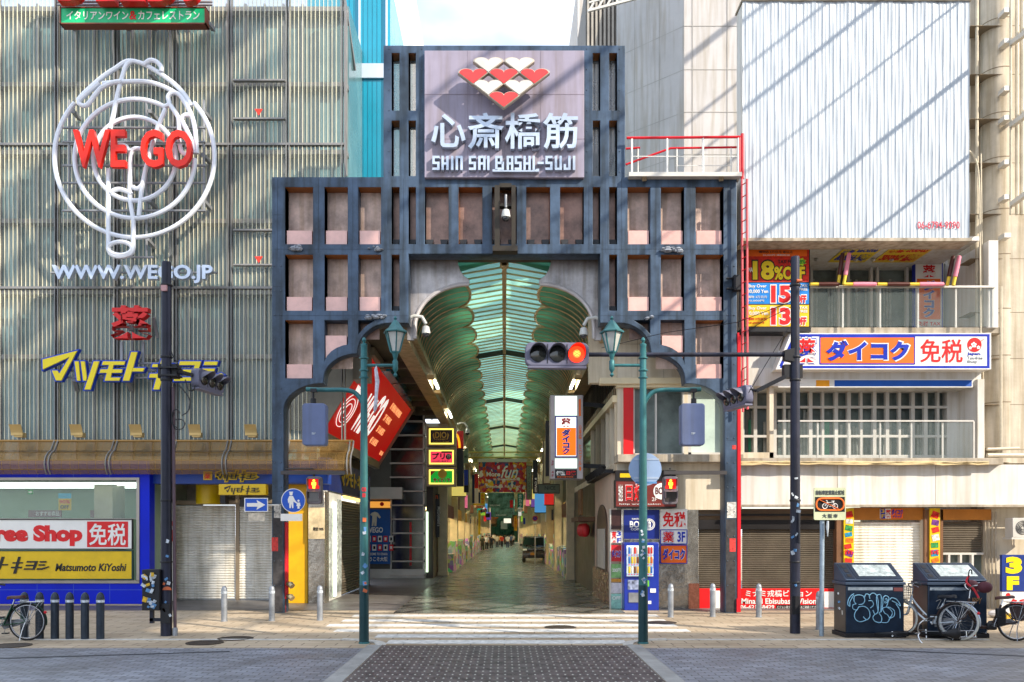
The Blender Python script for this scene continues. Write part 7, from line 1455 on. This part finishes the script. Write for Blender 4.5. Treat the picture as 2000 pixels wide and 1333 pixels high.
# ------------------------------------------------------------------ bicycles
m_tyre = M('tyre_rubber', (26, 26, 28), .75); m_chrome = M('chrome', (196, 198, 202), .2, .85, var=.1); m_leather = M('brown_saddle', (74, 40, 32), .5, var=.2); m_blks = M('black_saddle', (24, 24, 28), .45)
def bike(lab, loc, yaw, frame, tyre=None, basket=True, saddle=None, electric=False, lean=(0, 0), steer=0, R=.335, kick=True, rim=None, fender=None):
    t_ = thing('bicycle', lab, 'bicycle'); H = R; fx_ = 1.08
    tyre = tyre or m_tyre; rim = rim or m_chrome; saddle = saddle or m_blks
    def wheel(x):
        w = MB().tube([(x+R*math.cos(a)*.955, 0, H+R*math.sin(a)*.955) for a in [2*math.pi*i/40 for i in range(40)]], .019, 8, closed=True).build('wheel', tyre, t_)
        MB().tube([(x+R*math.cos(a)*.89, 0, H+R*math.sin(a)*.89) for a in [2*math.pi*i/40 for i in range(40)]], .012, 6, closed=True).build('rim', rim, w)
        b = MB()
        for k in range(24):
            a = 2*math.pi*k/24; a2 = a+(.5 if k % 2 else -.5); b.rod((x+.028*math.cos(a2), .018*(-1)**(k//2), H+.028*math.sin(a2)), (x+R*.885*math.cos(a), 0, H+R*.885*math.sin(a)), .0012, 3)
        b.build('spoke', m_chrome, w); MB().rod((x, -.05, H), (x, .05, H), .026, 10).build('hub', m_chrome, w)
    wheel(0); wheel(fx_)
    bbk = (.44, 0, .28); hd0, hd1 = (.885, 0, .58), (.84, 0, .78); st = (.27, 0, .66)
    b = MB(); T = .019
    b.tube([hd1, hd0], .024, 10)
    if electric:
        b.tube(smooth3([hd0, (.78, 0, .42), (.62, 0, .25), bbk]), .03, 10)
    else:
        b.tube(smooth3([(.88, 0, .60), (.74, 0, .46), (.58, 0, .33), bbk]), T, 10); b.tube(smooth3([(.845, 0, .75), (.72, 0, .58), (.55, 0, .42), (.385, 0, .40)]), T*.9, 10)
    b.tube([bbk, st], T, 10)
    for s in (-1, 1): b.tube([(bbk[0], .03*s, bbk[2]), (.0, .055*s, H)], .010, 6); b.tube([(st[0]-.01, .02*s, .60), (0, .055*s, H)], .009, 6)
    b.build('frame', frame, t_)
    b = MB()
    for s in (-1, 1): b.tube(smooth3([(.885, .035*s, .56), (.935, .045*s, .42), (1.03, .05*s, H+.05), (fx_, .05*s, H)]), .012, 8)
    b.tube([(.885, -.04, .565), (.885, .04, .565)], .016, 8); b.build('fork', frame, t_)
    b = MB(); b.tube([(.84, 0, .78), (.82, 0, .93)], .013, 8)
    for s in (-1, 1): b.tube(smooth3([(.82, 0, .93), (.86, .06*s, .96), (.84, .17*s, 1.02), (.72, .25*s, 1.03), (.58, .27*s, 1.01)]), .012, 8)
    b.build('handlebar', m_chrome, t_)
    for s in (-1, 1): MB().tube([(.70, .255*s, 1.03), (.57, .272*s, 1.01)], .019, 8).build('grip', m_blks, t_)
    b = MB()
    for s in (-1, 1): b.tube([(.80, .2*s, 1.03), (.70, .215*s, .99), (.63, .235*s, .965)], .006, 5)
    b.build('brake_lever', m_chrome, t_)
    b = MB(); b.tube([st, (.235, 0, .76)], .013, 8); b.build('seat_post', m_chrome, t_)
    b = MB(); V = []; prof = [(.37, .028, .80), (.30, .035, .815), (.22, .07, .815), (.14, .10, .82), (.08, .095, .83), (.05, .06, .825)]
    for x, w, z in prof: V += [(x, -w, z-.035), (x, -w*.8, z), (x, 0, z+.012), (x, w*.8, z), (x, w, z-.035), (x, 0, z-.05)]
    Fs = [tuple(6*i+j if q == 0 else 0 for q in (0,)) for i, j in ()]
    for i in range(5):
        for j in range(6): a, c = 6*i+j, 6*i+(j+1) % 6; Fs.append((a, c, c+6, a+6))
    Fs += [(5, 4, 3, 2, 1, 0), tuple(30+j for j in range(6))]; b.add(V, Fs); b.build('saddle', saddle, t_, ang=60)
    if fender is not False:
        for x, a0, a1 in ((0, 0, 190), (fx_, 20, 170)):
            b = MB(); n = 18; V = []
            for i in range(n+1):
                a = math.radians(a0+(a1-a0)*i/n)
                for rr_, y in ((R+.012, -.028), (R+.026, 0), (R+.012, .028)): V.append((x+rr_*math.cos(a), y, H+rr_*math.sin(a)))
            b.add(V, [(3*i+j, 3*i+j+1, 3*i+j+4, 3*i+j+3) for i in range(n) for j in (0, 1)]); b.build('mudguard', fender or frame, t_, ang=70)
    b = MB(); 
    for s in (-1, 1): b.tube([(.20, .05*s, .715), (-.28, .06*s, .715)], .007, 6); b.tube([(-.1, .06*s, .715), (0, .06*s, H)], .006, 6); b.tube([(-.26, .06*s, .715), (0, .062*s, H)], .006, 6)
    for x in (-.26, -.1, .06): b.tube([(x, -.06, .715), (x, .06, .715)], .006, 6)
    b.build('rear_rack', m_chrome, t_)
    b = MB(); b.prism([(-.03, -.045, H-.05), (.1, -.045, H-.05), (.46, -.045, .2), (.52, -.045, .28), (.46, -.045, .36), (.05, -.045, H+.06)], (0, -.02, 0)); b.build('chain_case', M('chain_case_grey', (110, 112, 116), .4, .3), t_)
    b = MB(); b.rod((bbk[0], -.10, bbk[2]), (bbk[0], .10, bbk[2]), .016, 8); b.tube([(bbk[0], -.085, bbk[2]), (bbk[0]+.05, -.1, bbk[2]-.16)], .009, 6); b.tube([(bbk[0], .085, bbk[2]), (bbk[0]-.05, .1, bbk[2]+.16)], .009, 6); b.build('crank', m_chrome, t_)
    for x, y, z in ((bbk[0]+.05, -.15, bbk[2]-.165), (bbk[0]-.05, .15, bbk[2]+.165)): MB().box(x-.05, x+.05, y-.045, y+.045, z-.012, z+.012).build('pedal', m_blks, t_)
    if kick: b = MB(); b.tube([(.0, -.07, H), (.04, -.10, .2), (.06, -.17, .01)], .009, 6); b.tube([(0, .07, H), (.04, .1, .2), (.06, .16, .01)], .009, 6); b.build('kickstand', m_chrome, t_)
    MB().ball((-.33, 0, .52), .03, 8).build('rear_reflector', m_red, t_)
    if basket:
        b = MB(); x0, x1, z0, z1 = .92, 1.22, .70, .96
        for i in range(7):
            f = i/6; z = z0+(z1-z0)*f; e = .02*f
            for p, q in (((x0-e, -.14-e, z), (x1+e, -.14-e, z)), ((x1+e, -.14-e, z), (x1+e, .14+e, z)), ((x1+e, .14+e, z), (x0-e, .14+e, z)), ((x0-e, .14+e, z), (x0-e, -.14-e, z))): b.rod(p, q, .003 if i < 6 else .006, 4)
        for i in range(9):
            x = x0+(x1-x0)*i/8; y = -.14+.28*i/8
            for p, q in (((x, -.14, z0), (x, -.16, z1)), ((x, .14, z0), (x, .16, z1)), ((x0, y, z0), (x0-.02, y, z1)), ((x1, y, z0), (x1+.02, y, z1)), ((x, -.14, z0), (x, .14, z0))): b.rod(p, q, .003, 4)
        b.build('basket', M('wire_basket', (150, 152, 156), .4, .6), t_)
    if electric:
        MB().box(.20, .36, -.05, .05, .28, .60).build('battery', m_blks, t_, bevel=.02); MB().box(.36, .54, -.06, .06, .20, .33).build('motor', m_blks, t_, bevel=.03)
        for s in (-1, 1): MB().ball((.68, .25*s, 1.0), .12, 12, .9, 1.1).build('hand_muff', M('maroon_muff', (84, 34, 44), .7, var=.2), t_)
        b = MB(); b.tube(smooth3([(.82, 0, .96), (.86, .02, 1.12), (.84, .0, 1.28), (.80, 0, 1.30), (.79, 0, 1.22)]), .012, 6); b.build('mirror_stem', m_blks, t_); b = MB(); b.tube(smooth3([(.84, 0, 1.2), (.90, .03, 1.08), (.80, .1, .95), (.74, .15, .80)]), .02, 6); b.build('red_strap', m_red, t_)
        b = MB(); V = []; 
        b.prism([(-.30, -.03, .40), (-.12, -.03, .66), (.12, -.03, .64), (.06, -.03, .40), (-.1, -.03, .36)], (0, -.01, 0)); b.build('skirt_guard', M('smoke_guard', (70, 56, 56), .3), t_)
    t_.location = loc; t_.rotation_euler = (math.radians(lean[0]), math.radians(lean[1]), math.radians(yaw)); return t_
def smooth3(pts, n=4):
    m = len(pts); out = []; P_ = [Vector(p) for p in pts]
    for i in range(m-1):
        p0, p1, p2, p3 = [P_[max(0, min(m-1, i+d))] for d in (-1, 0, 1, 2)]
        for k in range(n): t_ = k/n; out.append(.5*((2*p1)+(p2-p0)*t_+(2*p0-5*p1+4*p2-p3)*t_*t_+(3*p1-p0-3*p2+p3)*t_**3))
    return out+[P_[-1]]
D = GD(1248); bike('green city bicycle with a brown saddle parked by the dark bollards at the left edge', (X(68, D)-.0, D-.25, 0), 180, M('green_frame', (24, 66, 44), .35, .2), saddle=m_leather, fender=M('dark_green_guard', (20, 50, 40), .35), R=.345)
D = GD(1251); bike('white city bicycle with cream tyres parked before the right map cabinet', (X(1873, D), D, 0), 134, M('white_frame', (206, 216, 224), .3, .1), tyre=M('cream_tyre', (204, 204, 196), .6), fender=M('silver_guard', (170, 180, 196), .3, .6), R=.35)
D = GD(1255); bike('brown electric bicycle with maroon hand muffs at the right edge', (X(1998, D), D+.2, 0), 176, M('dark_brown_frame', (56, 40, 36), .35, .3), saddle=m_leather, electric=True, basket=False, R=.345)
D = GD(1242); bike('black bicycle lying on its side on the pavement before the map cabinets', (X(1838, D), D-.1, .02), 176, M('black_frame', (26, 28, 32), .4, .3), lean=(-81, 0), basket=False, kick=False)
# ------------------------------------------------------------------ van
vn = thing('van', 'dark brown boxy compact van parked facing out on the right side of the arcade', 'van', (2.03, 56, 0))
m_body = M('van_brown_paint', (62, 54, 40), .25, .35, var=.06, spec=.6, coat=.5); Yv = 56.0; cx = 2.03
pf_ = [(.02, .30, .80), (0, .55, .82), (.03, .80, .835), (.12, .98, .835), (.62, 1.08, .835), (.72, 1.10, .83), (1.22, 1.62, .72), (1.45, 1.72, .69), (3.3, 1.73, .69), (3.58, 1.15, .82), (3.66, .8, .83), (3.66, .30, .80)]
b = MB(); V = []
for s in (-1, 1): V += [(cx+s*w, Yv+y, z) for y, z, w in pf_]
n = len(pf_); b.add(V, [(i, (i+1) % n, n+(i+1) % n, n+i) for i in range(n)]+[tuple(range(n-1, -1, -1)), tuple(range(n, 2*n))]); body = b.build('body', m_body, vn, bevel=.05)
m_vg = M('van_glass', (24, 34, 36), .06, spec=.9)
b = MB(); p = lambda y, z, w: Vector((w, Yv+y, z)); d = .012
b.quad(p(.73, 1.13, cx-.74), p(.73, 1.13, cx+.74), p(1.19, 1.60, cx+.66), p(1.19, 1.60, cx-.66)); b.v = [(x, y-.03, z+.02) for x, y, z in b.v]; b.build('windscreen', m_vg, vn)
b = MB()
for s in (-1, 1): b.quad((cx+s*.835, Yv+1.0, 1.12), (cx+s*.835, Yv+3.3, 1.12), (cx+s*.72, Yv+3.2, 1.6), (cx+s*.725, Yv+1.35, 1.6))
b.build('side_window', m_vg, vn)
for s in (-1, 1):
    MB().box(cx+s*.55, cx+s*.82, Yv-.02, Yv+.12, .78, .92).build('headlight', M('headlight', (206, 212, 214), .1, spec=.9), vn, bevel=.03)
    MB().box(cx+s*.84, cx+s*1.0, Yv+.8, Yv+.9, 1.08, 1.24).build('mirror', m_body, vn, bevel=.03)
    for y in (.55, 2.95):
        w = MB().lathe([(.26, -.09), (.29, -.06), (.29, .06), (.26, .09)], (cx+s*.72, Yv+y, .29), 22, (1, 0, 0)).build('wheel', m_tyre, vn); MB().lathe([(.18, -.1), (.18, .1)], (cx+s*.72, Yv+y, .29), 14, (1, 0, 0)).build('rim', m_chrome, w)
b = MB(); b.box(cx-.52, cx+.52, Yv-.015, Yv+.05, .80, .88); b.box(cx-.5, cx+.5, Yv-.02, Yv+.04, .34, .50); b.build('grille', k_, vn); b = MB(); b.box(cx-.5, cx+.5, Yv-.02, Yv+.04, .885, .90); b.box(cx-.06, cx+.06, Yv-.03, Yv+.02, .82, .88); b.build('chrome_trim', m_chrome, vn)
MB().box(cx-.32, cx+.01, Yv-.035, Yv-.01, .50, .66).build('number_plate', M('amber_plate', (196, 130, 40), .5), vn)
# ------------------------------------------------------------------ people far down the arcade
def person(lab, x, y, top, legs, face, stride, skin=(206, 160, 130)):
    t_ = thing('person', lab, 'person', (x, y, 0), 'pedestrians at the far end of the arcade'); f = face
    J = {'pel': (0, 0, .92), 'chest': (0, 0, 1.25), 'neck': (0, 0, 1.45), 'head': (0, 0, 1.58), 'crown': (0, 0, 1.68)}
    pts = [J['pel'], J['chest'], J['neck'], J['head'], J['crown']]; rad = [.13, .15, .055, .095, .07]; ed = [(0, 1), (1, 2), (2, 3), (3, 4)]
    for s in (-1, 1):
        i = len(pts); pts += [(s*.18, 0, 1.38), (s*.23, -.04*s*stride, 1.12), (s*.22, -.14*s*stride-.05, .88), (s*.22, -.16*s*stride-.07, .80)]; rad += [.055, .045, .035, .038]; ed += [(1, i), (i, i+1), (i+1, i+2), (i+2, i+3)]
        i = len(pts); pts += [(s*.09, 0, .86), (s*.10, .16*s*stride, .48), (s*.10, .26*s*stride+.03, .07), (s*.10, .26*s*stride-.10, .04)]; rad += [.09, .06, .045, .04]; ed += [(0, i), (i, i+1), (i+1, i+2), (i+2, i+3)]
    me = bpy.data.meshes.new('body'); me.from_pydata(pts, ed, []); o = bpy.data.objects.new('body', me); COL.objects.link(o); o.parent = t_; WL[o.name] = WL[t_.name]
    m1 = o.modifiers.new('skin', 'SKIN'); me.skin_vertices.new() if not me.skin_vertices else None
    for v, r in zip(me.skin_vertices[0].data, rad): v.radius = (r, r*.8)
    me.skin_vertices[0].data[0].use_root = True
    m2 = o.modifiers.new('sub', 'SUBSURF'); m2.levels = 1; m2.render_levels = 1; me.materials.append(M('skin_%d_%d_%d' % skin, skin, .6))
    L = lambda b, nm, mm: b.build(nm, mm, t_)
    ox, oy = x, y; w = lambda q: (ox+q[0], oy+q[1], q[2])
    b = MB(); b.tube([w((0, 0, .88)), w((0, 0, 1.05)), w((0, 0, 1.3)), w((0, 0, 1.43))], [.17, .165, .19, .08], 12)
    for s in (-1, 1): b.tube([w((s*.12, 0, 1.40)), w((s*.2, 0, 1.36)), w((s*.24, -.04*s*stride, 1.12))], [.07, .075, .06], 8)
    L(b, 'shirt', M('cloth_%d_%d_%d' % top, top, .8)); b = MB()
    for s in (-1, 1): b.tube([w((s*.07, 0, .95)), w((s*.10, .16*s*stride, .48)), w((s*.10, .26*s*stride+.03, .1))], [.12, .085, .07], 10)
    L(b, 'trousers', M('cloth_%d_%d_%d' % legs, legs, .8)); b = MB().ball(w((0, .02, 1.62)), .108, 10, 1.0); L(b, 'hair', M('black_hair', (28, 24, 24), .6))
    t_.rotation_euler = (0, 0, math.radians(face)); k_s = .92+.13*((x*7.3+y*1.7) % 1.0); t_.scale = (k_s, k_s, k_s)
rows = [(-2.0, 96, (200, 200, 204), (40, 42, 50), 0, .6, 'white shirt'), (-1.5, 100, (40, 44, 60), (30, 30, 34), 180, .5, 'navy shirt'), (-.9, 106, (214, 210, 200), (70, 72, 80), 0, .7, 'cream shirt'), (-.3, 112, (206, 60, 50), (36, 36, 44), 20, .4, 'red shirt'), (-2.1, 118, (60, 60, 64), (90, 84, 76), 180, .6, 'grey shirt'), (.4, 104, (230, 230, 230), (50, 60, 90), 180, .5, 'bright white shirt'),
        (.9, 116, (90, 110, 150), (34, 34, 40), 0, .6, 'pale blue shirt'), (-.6, 124, (226, 150, 60), (60, 60, 70), 0, .5, 'orange shirt'), (.1, 130, (30, 30, 34), (30, 30, 34), 180, .7, 'black clothes'), (1.3, 126, (190, 190, 180), (60, 54, 50), 0, .5, 'beige shirt'), (-1.2, 134, (60, 120, 90), (44, 44, 50), 180, .6, 'green shirt'), (-1.7, 142, (230, 226, 220), (90, 90, 96), 0, .5, 'ivory shirt'), (-2.3, 90, (60, 62, 52), (44, 44, 40), 0, .5, 'olive shirt')]
for x, y, c, l, f, st_, nm in rows: person('person in %s walking at the far end of the arcade' % nm, x, y, c, l, f, st_)
